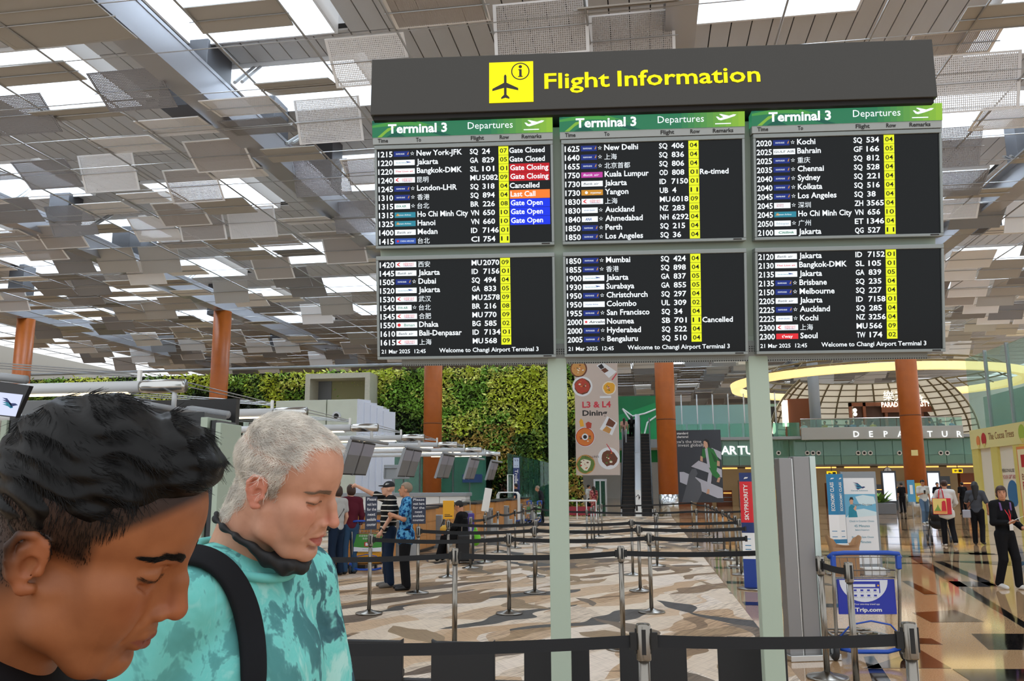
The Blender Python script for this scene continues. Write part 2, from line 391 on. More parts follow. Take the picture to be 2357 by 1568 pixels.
LWORD = [('perforated louvre panel coloured as brightly lit, with pale rim hung under the ceiling', 'perforated ceiling louvres coloured as brightly lit'), ('perforated louvre panel coloured as shaded, hung on cables under the ceiling', 'perforated ceiling louvres coloured as shaded'),
         ('perforated louvre panel coloured as warmly lit, with pale rim hung under the ceiling', 'perforated ceiling louvres coloured as warmly lit'), ('plain unperforated beige louvre sheet hung under the ceiling', 'plain ceiling louvres')]
def louvre(x, y, z, tilt, kind, wid=2.0, dep=2.0, label=None):
    t = thing('louvre_panel', LWORD[kind][0], 'louvre panel', (x, y, z), group=LWORD[kind][1])
    t.rotation_euler = (tilt, 0, 0); t.scale = (wid/2, dep/2, 1)
    for nm, me in zip(('sheet', 'rim', 'tilt_rod'), (LM if y < 33 else LF)[kind]): inst(nm, me, t)
    return t
rnd = random.Random(11)
# panels that can be matched one by one: photo centre, tilt of the sheet, kind
HAND = [((300, 333), 18, 0, 2.0, 2.0), ((408, 292), 18, 0, 2, 2.0), ((560, 245), 20, 0, 2, 2.0), ((305, 208), -28, 1, 2.0, 2.0), ((110, 402), -28, 1, 2, 2), ((250, 398), -62, 0, 2, 2), ((505, 358), -30, 2, 2, 2),
        ((535, 390), 10, 0, 2, 2), ((45, 265), -34, 1, 2, 2), ((550, 38), 8, 3, 2.2, 1.5), ((690, 200), 27, 3, 2, 2), ((75, 170), 14, 3, 2.4, 1.6), ((180, 262), 25, 3, 2.4, 1.6), ((105, 50), 16, 3, 3.2, 3.4),
        ((675, 355), 12, 3, 1.8, 1.6), ((850, 140), -42, 0, 2, 2.0), ((740, 410), -58, 1, 2, 2), ((1005, 18), -4, 2, 2.2, 2), ((1245, 65), -75, 2, 2.2, 2.0), ((1455, 90), -75, 2, 2, 2), ((1445, 10), 45, 3, 2.2, 2),
        ((2245, 190), -70, 0, 2.2, 2.4), ((2190, 100), 6, 2, 2, 1.4), ((2330, 35), 12, 3, 2.2, 1.6), ((2330, 270), 8, 0, 2, 2), ((2180, 340), -60, 1, 2, 2), ((2250, 445), 16, 3, 2, 1.6), ((2190, 470), -50, 0, 2, 2), ((345, 455), 18, 0, 2, 2),
        ((245, 480), 15, 0, 2, 2), ((418, 493), -28, 2, 2, 2), ((580, 512), -64, 0, 2, 2), ((165, 508), -55, 1, 2, 2), ((30, 485), -30, 1, 2, 2), ((140, 545), -35, 2, 2, 2)]
taken = set()
for (px, py), tl, kd, wd_, dp in HAND:
    p = atz(px, py, ZL); louvre(p.x, p.y, ZL, radians(tl if tl < 0 else tl-15), kd, wd_, dp*(.62 if kd != 3 else .6))
    taken.add((round((p.x+11.92)/PX-0.5), round(p.y/PY)))
n_l = 0; far_l = MB()
for iy in range(7, 52):
    for ix in range(-15, 18):
        x = -11.92+PX*(ix+0.5); y = PY*iy
        if (ix, iy) in taken or not in_view(x, y, ZL, 80): continue
        if y < 21.5: continue
        if y > 70 and x < -6: continue
        if y > 46 and rnd.random() < 0.25: continue
        if rnd.random() < (0.58 if y < 30 else 0.30): continue
        q = rnd.random()
        kd = 0 if q < 0.36 else 1 if q < 0.62 else 2 if q < 0.84 else 3
        tl = rnd.choice([0, 3, -4, -8, -26, -34, -48, -62, 2, -40]) + rnd.uniform(-4, 4)
        if min(abs(x-c) for c in COLX) < 1.7 and abs(y-46.5) < 1.7: continue
        if n_l < 255: louvre(x+rnd.uniform(-.1, .1), y+rnd.uniform(-.2, .2), ZL+rnd.uniform(-.05, .05), radians(tl), kd, 1.95, 1.25); n_l += 1
        else: far_l.box((x, y, ZL), (1.95, 1.25, 0.03), (m_fw, m_fg, m_fb, m_sw)[kd], Matrix.Rotation(radians(tl), 3, 'X'))
o = tag(far_l.build('distant_louvre_field'), 'mass of small louvre panels at the far end of the ceiling', 'louvre panels'); o['kind'] = 'stuff'
# cables, each its own run
cab1 = MB().tube([(0, 8, 0), (0, 112, 0)], 0.028, 5, m_cab).mesh('ceiling_cable')
cab2 = MB().tube([(-46, 0, 0), (36, 0, 0)], 0.014, 5, m_cab).mesh('ceiling_cable')
for x in XS:
    if min(abs(x-c) for c in COLX) < 0.6: continue
    tag(inst('ceiling_cable', cab1, None, (x, 0, ZL-0.03)), 'thin steel cable running the length of the hall', 'cable', 'lengthwise louvre cables')
for k in range(7, 50):
    tag(inst('ceiling_cable', cab2, None, (0, PY*k, ZL-0.05)), 'thin steel cable running across the hall', 'cable', 'crosswise louvre cables')
# slanting hanger rods in sets of four
for (px, py, px2, py2) in [(540, 190, 585, 155), (660, 330, 715, 295), (30, 460, 70, 430), (190, 530, 250, 495), (300, 600, 345, 575), (420, 650, 465, 612), (2310, 360, 2357, 380), (2210, 440, 2270, 480)]:
    a, c = atz(px, py, 12.9), atz(px2, py2, 14.9); mb = MB()
    for k in range(2): mb.tube([a+Vector((k*0.22, 0, 0)), c+Vector((k*0.22, 0, 0))], 0.05, 6, m_cab)
    tag(mb.build('hanger_rod'), 'pair of slanting steel hanger rods below the ceiling', 'hanger rod', 'slanting ceiling hangers')
# ================================================================== FLIGHT INFORMATION BOARD
BYAW, BT = 0.0942, 0.1686
BO = Vector((-1.599, 4.730, 3.679))
bex = Vector((cos(BYAW), sin(BYAW), 0)); bn = Vector((sin(BYAW), -cos(BYAW), 0))
bez = Z_*cos(BT) + bn*sin(BT); bnn = bex.cross(bez)*1.0       # screen normal (towards the viewer)
SWd, SHt, GAP, RG = 1.10, 0.6385, 0.0502, 0.0458
m_grn = S('sage_green_metal', '#a9b8a8', 0.45)
m_frm = S('grey_bezel', '#8f9695', 0.4, metal=0.3)
m_sign = S('charcoal_sign', '#3a3834', 0.55, bump=0.02, bscale=200)
m_yel = E_('sign_yellow_light', '#f7e600', 1.0)
m_blk = S('black_print', '#2b2724', 0.6)
m_scr = mat('screen_black', srgb('#0e1214'), 0.18, spec=0.22)
m_wh = E_('screen_white', '#e9f1f6', 0.95); m_tile = E_('screen_yellow_green', '#d8e020', 0.95); m_tk = E_('tile_ink', '#12160a', 0.4)
m_red = E_('screen_red', '#b3121f', 0.9); m_org = E_('screen_orange', '#f0752b', 0.95); m_blu = E_('screen_blue', '#1330d8', 0.95)
m_navy = E_('logo_navy', '#1c2f7d', 0.8); m_lw = E_('logo_white', '#e6eef2', 0.92); m_teal = E_('logo_teal', '#2f8296', 0.85); m_mag = E_('logo_magenta', '#b03a93', 0.9)
m_brn = E_('logo_gold', '#c0852c', 0.9); m_lr = E_('logo_red', '#d62a33', 0.9); m_lred = E_('logo_red_ink', '#b3202c', 0.8); m_lblue = E_('logo_blue_ink', '#27458f', 0.8); m_lgrn = E_('logo_green_ink', '#1d7a55', 0.8); m_lblk = E_('logo_dark_ink', '#3a2c34', 0.6); m_cblue = E_('logo_blue', '#3355a8', 0.85); m_lgrey = E_('logo_grey_ink', '#8fa3b3', 0.8)
m_hg = E_('header_green', '#2f7a56', 0.75); m_hl = E_('header_lime', '#7fae3f', 0.8); m_hl2 = E_('header_leaf', '#4d9a4a', 0.75); m_hd = E_('header_dark_leaf', '#1f5f4f', 0.7)
m_hstrip = S('header_grey_strip', '#a3a9a8', 0.45)
m_ink = S('caption_ink', '#252423', 0.6)
board = thing('flight_information_board', 'tall freestanding flight information board with charcoal header on sage green posts', 'board', (0, 0, 0))
# posts
for (cx, cy) in [(-0.530, 5.15), (0.682, 5.265)]:
    mb = MB(); R = Matrix.Rotation(BYAW, 3, 'Z')
    mb.box((cx, cy, 1.25), (0.118, 0.09, 2.5), m_grn, R); mb.build('post', board, bevel=0.006)
    mb = MB().box((cx, cy, 0.006), (0.30, 0.26, 0.012), m_frm, R); mb.build('foot_plate', board, bevel=0.002)
def bp(u, v, w=0.0): return BO + bex*u - bez*v + bnn*w         # point on the tilted display plane
Rb = Matrix((bex, bez, bnn)).transposed()
def bbx(mb, u0, u1, v0, v1, w0, w1, m): mb.box(bp((u0+u1)/2, (v0+v1)/2, (w0+w1)/2), (abs(u1-u0), abs(v1-v0), abs(w1-w0)), m, Rb)
mb = MB(); bbx(mb, 0.01, 3.39, -0.10, 1.315, -0.16, -0.075, m_grn); mb.build('backing_frame', board, bevel=0.004)
m_perf = mat('perforated_strip', srgb('#8b918f'), 0.45); nt, b = nodes_of(m_perf)
tc = nt.nodes.new('ShaderNodeTexCoord'); mp = nt.nodes.new('ShaderNodeMapping'); mp.inputs['Scale'].default_value = (72, 72, 72); mp.inputs['Rotation'].default_value = (0, 0, -BYAW)
vo = nt.nodes.new('ShaderNodeTexVoronoi'); vo.inputs['Randomness'].default_value = 0; vo.inputs['Scale'].default_value = 1
gt = nt.nodes.new('ShaderNodeMath'); gt.operation = 'LESS_THAN'; gt.inputs[1].default_value = 0.33
mx = nt.nodes.new('ShaderNodeMix'); mx.data_type = 'RGBA'; mx.inputs['A'].default_value = (*srgb('#8b918f'), 1); mx.inputs['B'].default_value = (0.01, 0.01, 0.01, 1)
nt.links.new(tc.outputs['Object'], mp.inputs[0]); nt.links.new(mp.outputs[0], vo.inputs['Vector']); nt.links.new(vo.outputs['Distance'], gt.inputs[0]); nt.links.new(gt.outputs[0], mx.inputs['Factor']); nt.links.new(mx.outputs['Result'], b.inputs['Base Color'])
mb = MB(); bbx(mb, 0.14, 3.32, 1.24, 1.365, -0.15, -0.05, m_perf); mb.build('perforated_strip', board)
# header sign box
R = Matrix.Rotation(BYAW, 3, 'Z'); SO = BO + bn*0.10
def spt(u, z, w=0.0): return Vector((SO.x, SO.y, 0)) + bex*u + Z_*z + bn*w
mb = MB(); mb.box(spt(1.673, 4.018, -0.14), (3.36, 0.28, 0.365), m_sign, R); hs = mb.build('header_sign', board, bevel=0.004)
mb = MB(); mb.box(spt(1.673, 3.824, -0.15), (3.33, 0.26, 0.03), m_dark, R); mb.build('header_base', board)
mb = MB(); mb.prism([(0, 0), (0.268, 0), (0.268, 0.262), (0, 0.262)], bex, Z_, spt(0.72, 3.886, 0.002), 0.003, m_yel)
# aircraft and i symbol on the yellow square
def plane_poly(s, cx, cy, pts=None):
    h = [(0, 1.0), (0.045, 0.97), (0.085, 0.88), (0.085, 0.42), (0.85, 0.02), (0.85, -0.14), (0.085, 0.06), (0.085, -0.42), (0.27, -0.60), (0.27, -0.72), (0.0, -0.63)]
    full = h + [(-x, y) for x, y in reversed(h[1:-1])]
    return [(cx+x*s, cy+y*s) for x, y in full]
o_ = spt(0.72, 3.886, 0.0065)
mb.prism(plane_poly(0.0925, 0.098, 0.088), bex, Z_, o_, 0.0, m_blk)
ring = [(0.190+0.056*cos(a), 0.198+0.056*sin(a)) for a in [2*pi*k/40 for k in range(40)]]
rin = [(0.190+0.049*cos(a), 0.198+0.049*sin(a)) for a in [2*pi*k/40 for k in range(40)]]
V = [o_+bex*p[0]+Z_*p[1] for p in ring+rin]; mb.add(V, [(k, (k+1) % 40, 40+(k+1) % 40, 40+k) for k in range(40)], m_blk)
mb.prism([(0.190+0.0105*cos(a), 0.228+0.0105*sin(a)) for a in [2*pi*k/16 for k in range(16)]], bex, Z_, o_, 0, m_blk)
mb.prism([(0.178, 0.212), (0.198, 0.212), (0.198, 0.168), (0.204, 0.168), (0.204, 0.161), (0.176, 0.161), (0.176, 0.168), (0.183, 0.168), (0.183, 0.205), (0.178, 0.205)], bex, Z_, o_, 0, m_blk)
mb.build('pictogram', hs)
mb = MB(); mb.text('Flight', spt(1.055, 3.968, 0.004), bex, Z_, 0.098, m_yel, width=0.392, bold=0.016); mb.build('header_word', hs)
mb = MB(); mb.text('Information', spt(1.495, 3.968, 0.004), bex, Z_, 0.098, m_yel, width=0.844, bold=0.016); mb.build('header_word', hs)

SQ, GA, SL, MU, BR, VN, ID, CI, OD, UB, NZ, NH, GF, ZH, ET, QG, BG, UL, SB, TW = 'SQ GA SL MU BR VN ID CI OD UB NZ NH GF ZH ET QG BG UL SB TW'.split()
LOGO = {SQ: (m_navy, 'SINGAPORE AIRLINES', m_lw, .55, True), GA: (m_lw, 'Garuda Indonesia', m_teal, .55, False), SL: (m_lw, 'Thai Lion air', m_lr, .88, False), MU: (m_lw, '中國東方航空', m_lr, .5, False),
        BR: (m_lw, 'EVA AIR', m_lgrn, .62, True), VN: (m_teal, 'Vietnam Airlines', m_lw, .68, False), ID: (m_lw, 'Batik air', m_lblk, .7, False), CI: (m_cblue, 'CHINA AIRLINES', m_lw, .66, False),
        OD: (m_mag, 'Batik air', m_lw, .72, False), UB: (m_brn, 'myanmar', m_lw, .5, False), NZ: (m_lw, 'AIR NEW ZEALAND', m_lblue, .7, True), NH: (m_lw, 'ANA', m_lblue, .4, True), GF: (m_lw, 'GULF AIR', m_lblk, .92, False),
        ZH: (m_lw, '深圳航空', m_lred, .45, True), ET: (m_lw, 'Ethiopian', m_lgrey, .75, True), QG: (m_lw, 'Citilink', m_lgrn, .72, False), BG: (m_lw, 'Biman', m_lgrn, .5, False), UL: (m_lw, 'SriLankan Airlines', m_lblue, .6, False),
        SB: (m_lw, 'Aircalin', m_lblk, .72, False), TW: (m_lr, "t'way", m_lw, .5, False)}
ROWS = {(0, 0): ["1215 New York-JFK|SQ|24|07|Gate Closed", "1220 Jakarta|GA|829|05|Gate Closed", "1220 Bangkok-DMK|SL|101|01|Gate Closing", "1240 昆明|MU|5082|09|Gate Closing", "1245 London-LHR|SQ|318|04|Cancelled", "1310 香港|SQ|894|04|Last Call", "1315 台北|BR|226|08|Gate Open", "1315 Ho Chi Minh City|VN|650|10|Gate Open", "1325 Hanoi|VN|660|10|Gate Open", "1400 Medan|ID|7146|01|", "1415 台北|CI|754|11|"],
 (1, 0): ["1625 New Delhi|SQ|406|04|", "1640 上海|SQ|836|04|", "1655 北京首都|SQ|806|04|", "1750 Kuala Lumpur|OD|808|01|Re-timed", "1730 Jakarta|ID|7150|01|", "1730 Yangon|UB|4|11|", "1830 上海|MU|6018|09|", "1830 Auckland|NZ|283|08|", "1840 Ahmedabad|NH|6292|04|", "1850 Perth|SQ|215|04|", "1850 Los Angeles|SQ|36|04|"],
 (2, 0): ["2020 Kochi|SQ|534|04|", "2025 Bahrain|GF|166|05|", "2025 重庆|SQ|812|04|", "2035 Chennai|SQ|528|04|", "2040 Sydney|SQ|221|04|", "2040 Kolkata|SQ|516|04|", "2045 Los Angeles|SQ|38|04|", "2045 深圳|ZH|3565|04|", "2045 Ho Chi Minh City|VN|656|10|", "2050 广州|ET|1346|04|", "2100 Jakarta|QG|527|11|"],
 (0, 1): ["1420 西安|MU|2070|09|", "1445 Jakarta|ID|7156|01|", "1505 Dubai|SQ|494|04|", "1520 Jakarta|GA|833|05|", "1530 武汉|MU|2578|09|", "1545 台北|BR|216|08|", "1545 合肥|MU|770|09|", "1550 Dhaka|BG|585|02|", "1610 Bali-Denpasar|ID|7134|01|", "1615 上海|MU|568|09|"],
 (1, 1): ["1850 Mumbai|SQ|424|04|", "1855 香港|SQ|898|04|", "1900 Jakarta|GA|837|05|", "1930 Surabaya|GA|855|05|", "1950 Christchurch|SQ|297|04|", "1950 Colombo|UL|309|02|", "1955 San Francisco|SQ|34|04|", "2000 Noumea|SB|701|11|Cancelled", "2000 Hyderabad|SQ|522|04|", "2005 Bengaluru|SQ|510|04|"],
 (2, 1): ["2120 Jakarta|ID|7152|01|", "2130 Bangkok-DMK|SL|105|01|", "2135 Jakarta|GA|839|05|", "2135 Brisbane|SQ|235|04|", "2150 Melbourne|SQ|227|04|", "2205 Jakarta|ID|7158|01|", "2225 Auckland|SQ|285|04|", "2225 Kochi|NZ|3256|04|", "2300 上海|MU|566|09|", "2300 Seoul|TW|174|02|"]}
PLACE = {(0, 0): 'upper left departures screen listing flights from 1215 to 1415', (1, 0): 'upper middle departures screen listing flights from 1625 to 1850', (2, 0): 'upper right departures screen listing flights from 2020 to 2100',
         (0, 1): 'lower left departures screen listing flights from 1420 to 1615', (1, 1): 'lower middle departures screen listing flights from 1850 to 2005', (2, 1): 'lower right departures screen listing flights from 2120 to 2300'}
def star(mb, o, r, m):
    for k in range(5):
        a = pi/2+2*pi*k/5
        P = [(r*cos(a), r*sin(a)), (r*.45*cos(a+.45), r*.45*sin(a+.45)), (r*.25*cos(a), r*.25*sin(a)), (r*.45*cos(a-.45), r*.45*sin(a-.45))]
        mb.prism(P, bex, bez, o, 0, m)
BOLD = 0.020
for (c, r), rows in ROWS.items():
    u0 = c*(SWd+GAP); v0 = r*(SHt+RG)
    d = thing('departures_screen', PLACE[(c, r)], 'screen', bp(u0+SWd/2, v0+SHt), group='departures screens on the information board')
    def P(u, v, w=0.0, u0=u0, v0=v0, d=d): return bp(u0+u*SWd, v0+v, w)-d.location
    def BX(mb, a, b_, v1, v2, w1, w2, m):
        mb.box(P((a+b_)/2, (v1+v2)/2, (w1+w2)/2), (abs(b_-a)*SWd, abs(v2-v1), abs(w2-w1)), m, Rb)
    fb = 0.014; mb = MB()
    BX(mb, 0, 1, 0, 0.026, -0.07, 0.012, m_frm); BX(mb, 0, 1, SHt-0.018, SHt, -0.07, 0.012, m_frm)
    BX(mb, 0, fb, 0.026, SHt-0.018, -0.07, 0.012, m_frm); BX(mb, 1-fb, 1, 0.026, SHt-0.018, -0.07, 0.012, m_frm)
    bz = mb.build('bezel', d, bevel=0.003)
    mb = MB(); BX(mb, 0.93, 0.975, SHt-0.014, SHt-0.006, 0.010, 0.0135, m_blk); mb.build('remote_sensor', bz)
    mb = MB(); BX(mb, fb, 1-fb, 0.026, SHt-0.018, -0.065, 0.0, m_scr); mb.build('display_panel', d)
    if r == 0:   # green header strip with captions
        mb = MB(); BX(mb, -0.008, 1.0, -0.148, -0.046, -0.06, 0.02, m_hg); hd = mb.build('header_strip', d)
        mb = MB(); W2 = 0.021
        def HP(poly, m, w, nm='leaf_print'): MB().prism([(p[0]*SWd, -p[1]) for p in poly], bex, bez, P(0, 0, w), 0, m).build(nm, hd)
        nseg = 10
        for q in range(nseg):   # lime end
            a0 = 0.66+0.34*q/nseg; a1 = 0.66+0.34*(q+1)/nseg; f = (q+1)/nseg
            mm = E_('header_mix_%d' % q, '#%02x%02x%02x' % tuple(int((1-f)*A+f*B) for A, B in zip((0x2f, 0x7a, 0x56), (0x8d, 0xbb, 0x3c))), 0.78)
            HP([(a0, -0.148), (a1, -0.148), (a1, -0.046), (a0, -0.046)], mm, W2, 'colour_band')
        HP([(-0.008, -0.148), (0.06, -0.148), (-0.008, -0.128)], m_hd, W2)
        arc = [(-0.008+0.014*k, -0.118-0.022*sin(pi*k/22)) for k in range(23)]
        HP(arc + [(x, y+0.013+0.012*sin(pi*i/22)) for i, (x, y) in reversed(list(enumerate(arc)))], m_hl2, W2+.0003)
        HP([(0.02, -0.046), (0.08, -0.10), (0.13, -0.112), (0.075, -0.075), (0.045, -0.046)], m_hl, W2+.0005)
        HP([(0.07, -0.046), (0.13, -0.08), (0.18, -0.046)], m_hd, W2+.0004); HP([(0.22, -0.148), (0.30, -0.12), (0.42, -0.085), (0.36, -0.10), (0.26, -0.125)], m_hl2, W2+.0005)
        HP([(0.25, -0.10), (0.36, -0.075), (0.44, -0.046), (0.38, -0.046), (0.30, -0.075)], m_hd, W2+.0004)
        mb = MB()
        mb.text('Terminal 3', P(0.082, -0.069, W2+.002), bex, bez, 0.054, m_wh, width=0.365, bold=0.03); mb.build('header_title', hd); mb = MB()
        mb.text('Departures', P(0.53, -0.080, W2+.002), bex, bez, 0.042, m_wh, width=0.275, bold=0.0); mb.build('header_subtitle', hd); mb = MB()
        ic = lambda q: [(x*SWd, y) for x, y in q]
        mb.prism(ic([(0.84, 0.062), (0.925, 0.062), (0.925, 0.068), (0.84, 0.068)]), bex, bez, P(0, 0, W2+.002), 0, m_wh)
        mb.prism(ic([(0.845, 0.108), (0.855, 0.108), (0.868, 0.098), (0.885, 0.103), (0.862, 0.122), (0.872, 0.123), (0.915, 0.111), (0.94, 0.119), (0.955, 0.117), (0.945, 0.108), (0.905, 0.094), (0.872, 0.085), (0.858, 0.089)]), bex, bez, P(0, 0, W2+.002), 0, m_wh)
        mb.build('departure_icon', hd)
        mb = MB(); BX(mb, -0.006, 1.0, -0.046, -0.003, -0.06, 0.016, m_hstrip); cs = mb.build('caption_strip', d)
        for tx, uu, ww in [('Time', 0.022, 0.058), ('To', 0.238, 0.028), ('Flight', 0.545, 0.074), ('Row', 0.706, 0.052), ('Remarks', 0.828, 0.11)]:
            mb = MB(); mb.text(tx, P(uu, -0.014, 0.018), bex, bez, 0.0235, m_ink, width=ww*SWd, bold=0.024); mb.build('caption', cs)
    v1, dv = (0.0535, 0.0538) if r == 0 else (0.0520, 0.0532)
    for i, row in enumerate(rows):
        tm = row[:4]; city, al, num, gate, rem = row[5:].split('|'); vc = v1+dv*i; W1 = 0.0012
        mb = MB(); base = vc+0.0150
        mb.text(tm, P(0.019, base+0.004, W1), bex, bez, 0.0335, m_wh, width=0.082*SWd, bold=BOLD); fr = mb.build('flight_row', d); mb = MB()
        cw = {'Ho Chi Minh City': 0.285}.get(city)
        mb.text(city, P(0.237, base+(0.0015 if ord(city[0]) > 256 else 0), W1), bex, bez, 0.033 if ord(city[0]) < 256 else 0.0275, m_wh, bold=BOLD if ord(city[0]) < 256 else 0.008, width=cw*SWd if cw else None); mb.build('destination', fr); mb = MB()
        mb.text(al, P(0.537, base, W1), bex, bez, 0.0315, m_wh, bold=BOLD, width=(0.058 if al == 'MU' else 0.036 if al == 'ID' else 0.046)*SWd); mb.build('airline_code', fr); mb = MB()
        mb.text(num, P(0.602 if len(num) == 4 else 0.605, base, W1), bex, bez, 0.0315, m_wh, bold=BOLD, width=len(num)*0.0225*SWd); mb.build('flight_number', fr); mb = MB()
        if rem in ('Gate Closed', 'Cancelled', 'Re-timed'): mb.text(rem, P(0.757, base, W1), bex, bez, 0.0315, m_wh, bold=BOLD, width={'Gate Closed': .197, 'Cancelled': .165, 'Re-timed': .155}[rem]*SWd); mb.build('remark', fr)
        lb, lt, li, lw_, sw = LOGO[al]; lend = 0.196 if sw else 0.226
        mb = MB(); mb.prism([(0, -0.0165), ((lend-0.108)*SWd, -0.0165), ((lend-0.108)*SWd, 0.0165), (0, 0.0165)], bex, bez, P(0.108, vc+0.002, 0.0003), 0.0009, lb)
        LWm = (lend-0.108)*SWd*lw_
        hh = 0.009 if len(lt) > 9 else 0.014 if len(lt) > 6 else 0.017
        off = {MU: .045, SL: 0.006, UB: .05, BG: .045, SB: .03, NH: .018, QG: .02, GF: .005, TW: .03, CI: .03}.get(al, .012)
        mb.text(lt, P(0.108+off, vc+0.002+hh*.5, 0.0016), bex, bez, hh, li, width=LWm, bold=0.02 if al in (NH, TW, BR, QG, SB, SL) else 0.004, shear=0.25 if al in (ID, OD, SB, QG, NH, SL) else 0)
        if al == MU: mb.prism([(0.008, 0), (0.022, 0.012), (0.034, 0.012), (0.018, 0.002), (0.034, -0.012), (0.02, -0.008)], bex, bez, P(0.108, vc+0.002, 0.0016), 0, m_lr); mb.text('CHINA EASTERN', P(0.153, vc+0.014, 0.0016), bex, bez, 0.006, m_lblue, width=0.055)
        if al == GA: mb.prism([(0.075, 0.008), (0.10, 0.004), (0.108, -0.001), (0.098, 0), (0.085, -0.002)], bex, bez, P(0.108, vc+0.002, 0.0016), 0, m_lblue)
        if al == UB: mb.prism([(0.03+0.009*cos(a), 0.009*sin(a)) for a in [2*pi*k/14 for k in range(14)]], bex, bez, P(0.108, vc+0.002, 0.0016), 0, m_lw)
        if al == SB: mb.prism([(0.016+0.010*cos(a)*(1 if k % 2 else .55), 0.010*sin(a)*(1 if k % 2 else .55)) for k, a in [(k, 2*pi*k/12) for k in range(12)]], bex, bez, P(0.108, vc+0.002, 0.0016), 0, m_lr)
        if al == BG: mb.prism([(0.018+0.010*cos(a), 0.010*sin(a)) for a in [2*pi*k/14 for k in range(14)]], bex, bez, P(0.108, vc+0.002, 0.0016), 0, m_lr)
        if al == SQ: mb.prism([(0.083, -0.006), (0.09, 0.010), (0.094, 0.010), (0.09, -0.006)], bex, bez, P(0.108, vc+0.002, 0.0016), 0, m_brn)
        if al == CI: mb.prism([(0.018+0.007*cos(a), 0.007*sin(a)) for a in [2*pi*k/14 for k in range(14)]], bex, bez, P(0.108, vc+0.002, 0.0016), 0, m_lr)
        if al == VN: mb.prism([(0.008, -0.006), (0.016, 0.008), (0.024, 0.008), (0.03, -0.006)], bex, bez, P(0.108, vc+0.002, 0.0016), 0, m_brn)
        if sw: star(mb, P(0.213, vc+0.001, 0.0016), 0.0135, m_lw)
        mb.build('airline_logo', fr)
        mb = MB(); mb.prism([(0, -dv/2+.001), (0.055*SWd, -dv/2+.001), (0.055*SWd, dv/2-.001), (0, dv/2-.001)], bex, bez, P(0.697, vc, 0.0003), 0.0009, m_tile)
        mb.text(gate, P(0.697+0.0275, vc+0.0125, 0.0018), bex, bez, 0.0265, m_tk, align='c', width=0.040*SWd, bold=0.012); mb.build('row_tile', fr)
        if rem and rem not in ('Gate Closed', 'Cancelled', 'Re-timed'):
            tm_ = {'Gate Closing': m_red, 'Last Call': m_org, 'Gate Open': m_blu}[rem]
            mb = MB(); mb.prism([(0, -dv/2+.001), (0.222*SWd, -dv/2+.001), (0.222*SWd, dv/2-.001), (0, dv/2-.001)], bex, bez, P(0.757, vc, 0.0003), 0.0009, tm_)
            mb.text(rem, P(0.761, vc+0.0135, 0.0018), bex, bez, 0.0315, m_wh, bold=BOLD, width={'Gate Closing': .212, 'Last Call': .138, 'Gate Open': .178}[rem]*SWd); mb.build('remark_tile', fr)
    if r == 1:
        mb = MB(); mb.text('21 Mar 2025  12:45', P(0.022, 0.600, 0.0012), bex, bez, 0.0235, m_wh, width=0.25*SWd, bold=0.012); mb.build('date_line', d); mb = MB()
        mb.text('Welcome to Changi Airport Terminal 3', P(0.348, 0.598, 0.0012), bex, bez, 0.026, m_wh, width=0.555*SWd, bold=0.014); mb.build('welcome_line', d)
# ================================================================== QUEUE BARRIERS
m_ss = mat('brushed_steel', srgb('#8f8a82'), 0.24, metal=1.0)
m_belt = S('black_belt', '#15171b', 0.7); m_slot = S('black_plastic', '#121212', 0.5)
me_base = MB().lathe([(0.172, 0.0), (0.172, 0.014), (0.165, 0.020), (0.06, 0.040), (0.034, 0.055)], n=28, material=m_ss).mesh('base', True)
me_pole = MB().lathe([(0.0255, 0.04), (0.0255, 0.86)], n=16, material=m_ss).mesh('pole', True)
me_head = MB().lathe([(0.0315, 0.845), (0.0325, 0.85), (0.0325, 0.990), (0.029, 0.998), (0.0, 1.0)], n=20, material=m_ss).mesh('head', True)
_mb = MB()
for a in range(4):
    R = Matrix.Rotation(a*pi/2+pi/4*0, 3, 'Z'); _mb.box(R @ Vector((0.0315, 0, 0.925)), (0.012, 0.018, 0.105), m_slot, R)
me_slot = _mb.mesh('belt_slot')
def stanchion(x, y, label, rz=0.0, h=1.0, group='steel queue stanchions'):
    t = thing('queue_stanchion', label, 'stanchion', (x, y, 0.004 if x < 1.2 else 0.0), rz, group)
    t.scale = (1, 1, h)
    for nm, me in (('base', me_base), ('pole', me_pole), ('head', me_head), ('belt_slot', me_slot)): inst(nm, me, t)
    return t
def belt(t, p, sag=0.03, z0=0.925, z1=None, hgt=0.052, r0=0.034, r1=0.034):
    """retractable belt from stanchion t to the point p (x, y)"""
    o = Vector((t.location.x, t.location.y, 0)); d = Vector((p[0], p[1], 0))-o; L = d.length; e = d/L; n = Vector((-e.y, e.x, 0))
    z1 = z0 if z1 is None else z1; N = 10; mb = MB(); vs = []
    Ri = Matrix.Rotation(-t.rotation_euler.z, 3, 'Z')
    for i in range(N+1):
        s = i/N; q = e*(r0+(L-r0-r1)*s); z = z0+(z1-z0)*s-sag*4*s*(1-s)
        for (dn, dz) in ((0.0012, -hgt/2), (0.0012, hgt/2), (-0.0012, hgt/2), (-0.0012, -hgt/2)): vs.append(Ri @ (q+n*dn+Z_*(z+dz)))
    fs = [(i*4+k, i*4+(k+1) % 4, (i+1)*4+(k+1) % 4, (i+1)*4+k) for i in range(N) for k in range(4)] + [(3, 2, 1, 0), (N*4, N*4+1, N*4+2, N*4+3)]
    mb.add(vs, fs, m_belt)
    for s in (r0+0.012, L-r1-0.012):
        q = e*s; z = z0 if s < L/2 else z1
        Rz = Matrix.Rotation(atan2(e.y, e.x)-t.rotation_euler.z, 3, 'Z')
        mb.box(Ri @ (q+Z_*z), (0.03, 0.022, hgt+0.02), m_slot, Rz)
    return mb.build('belt', t)
SP = {}
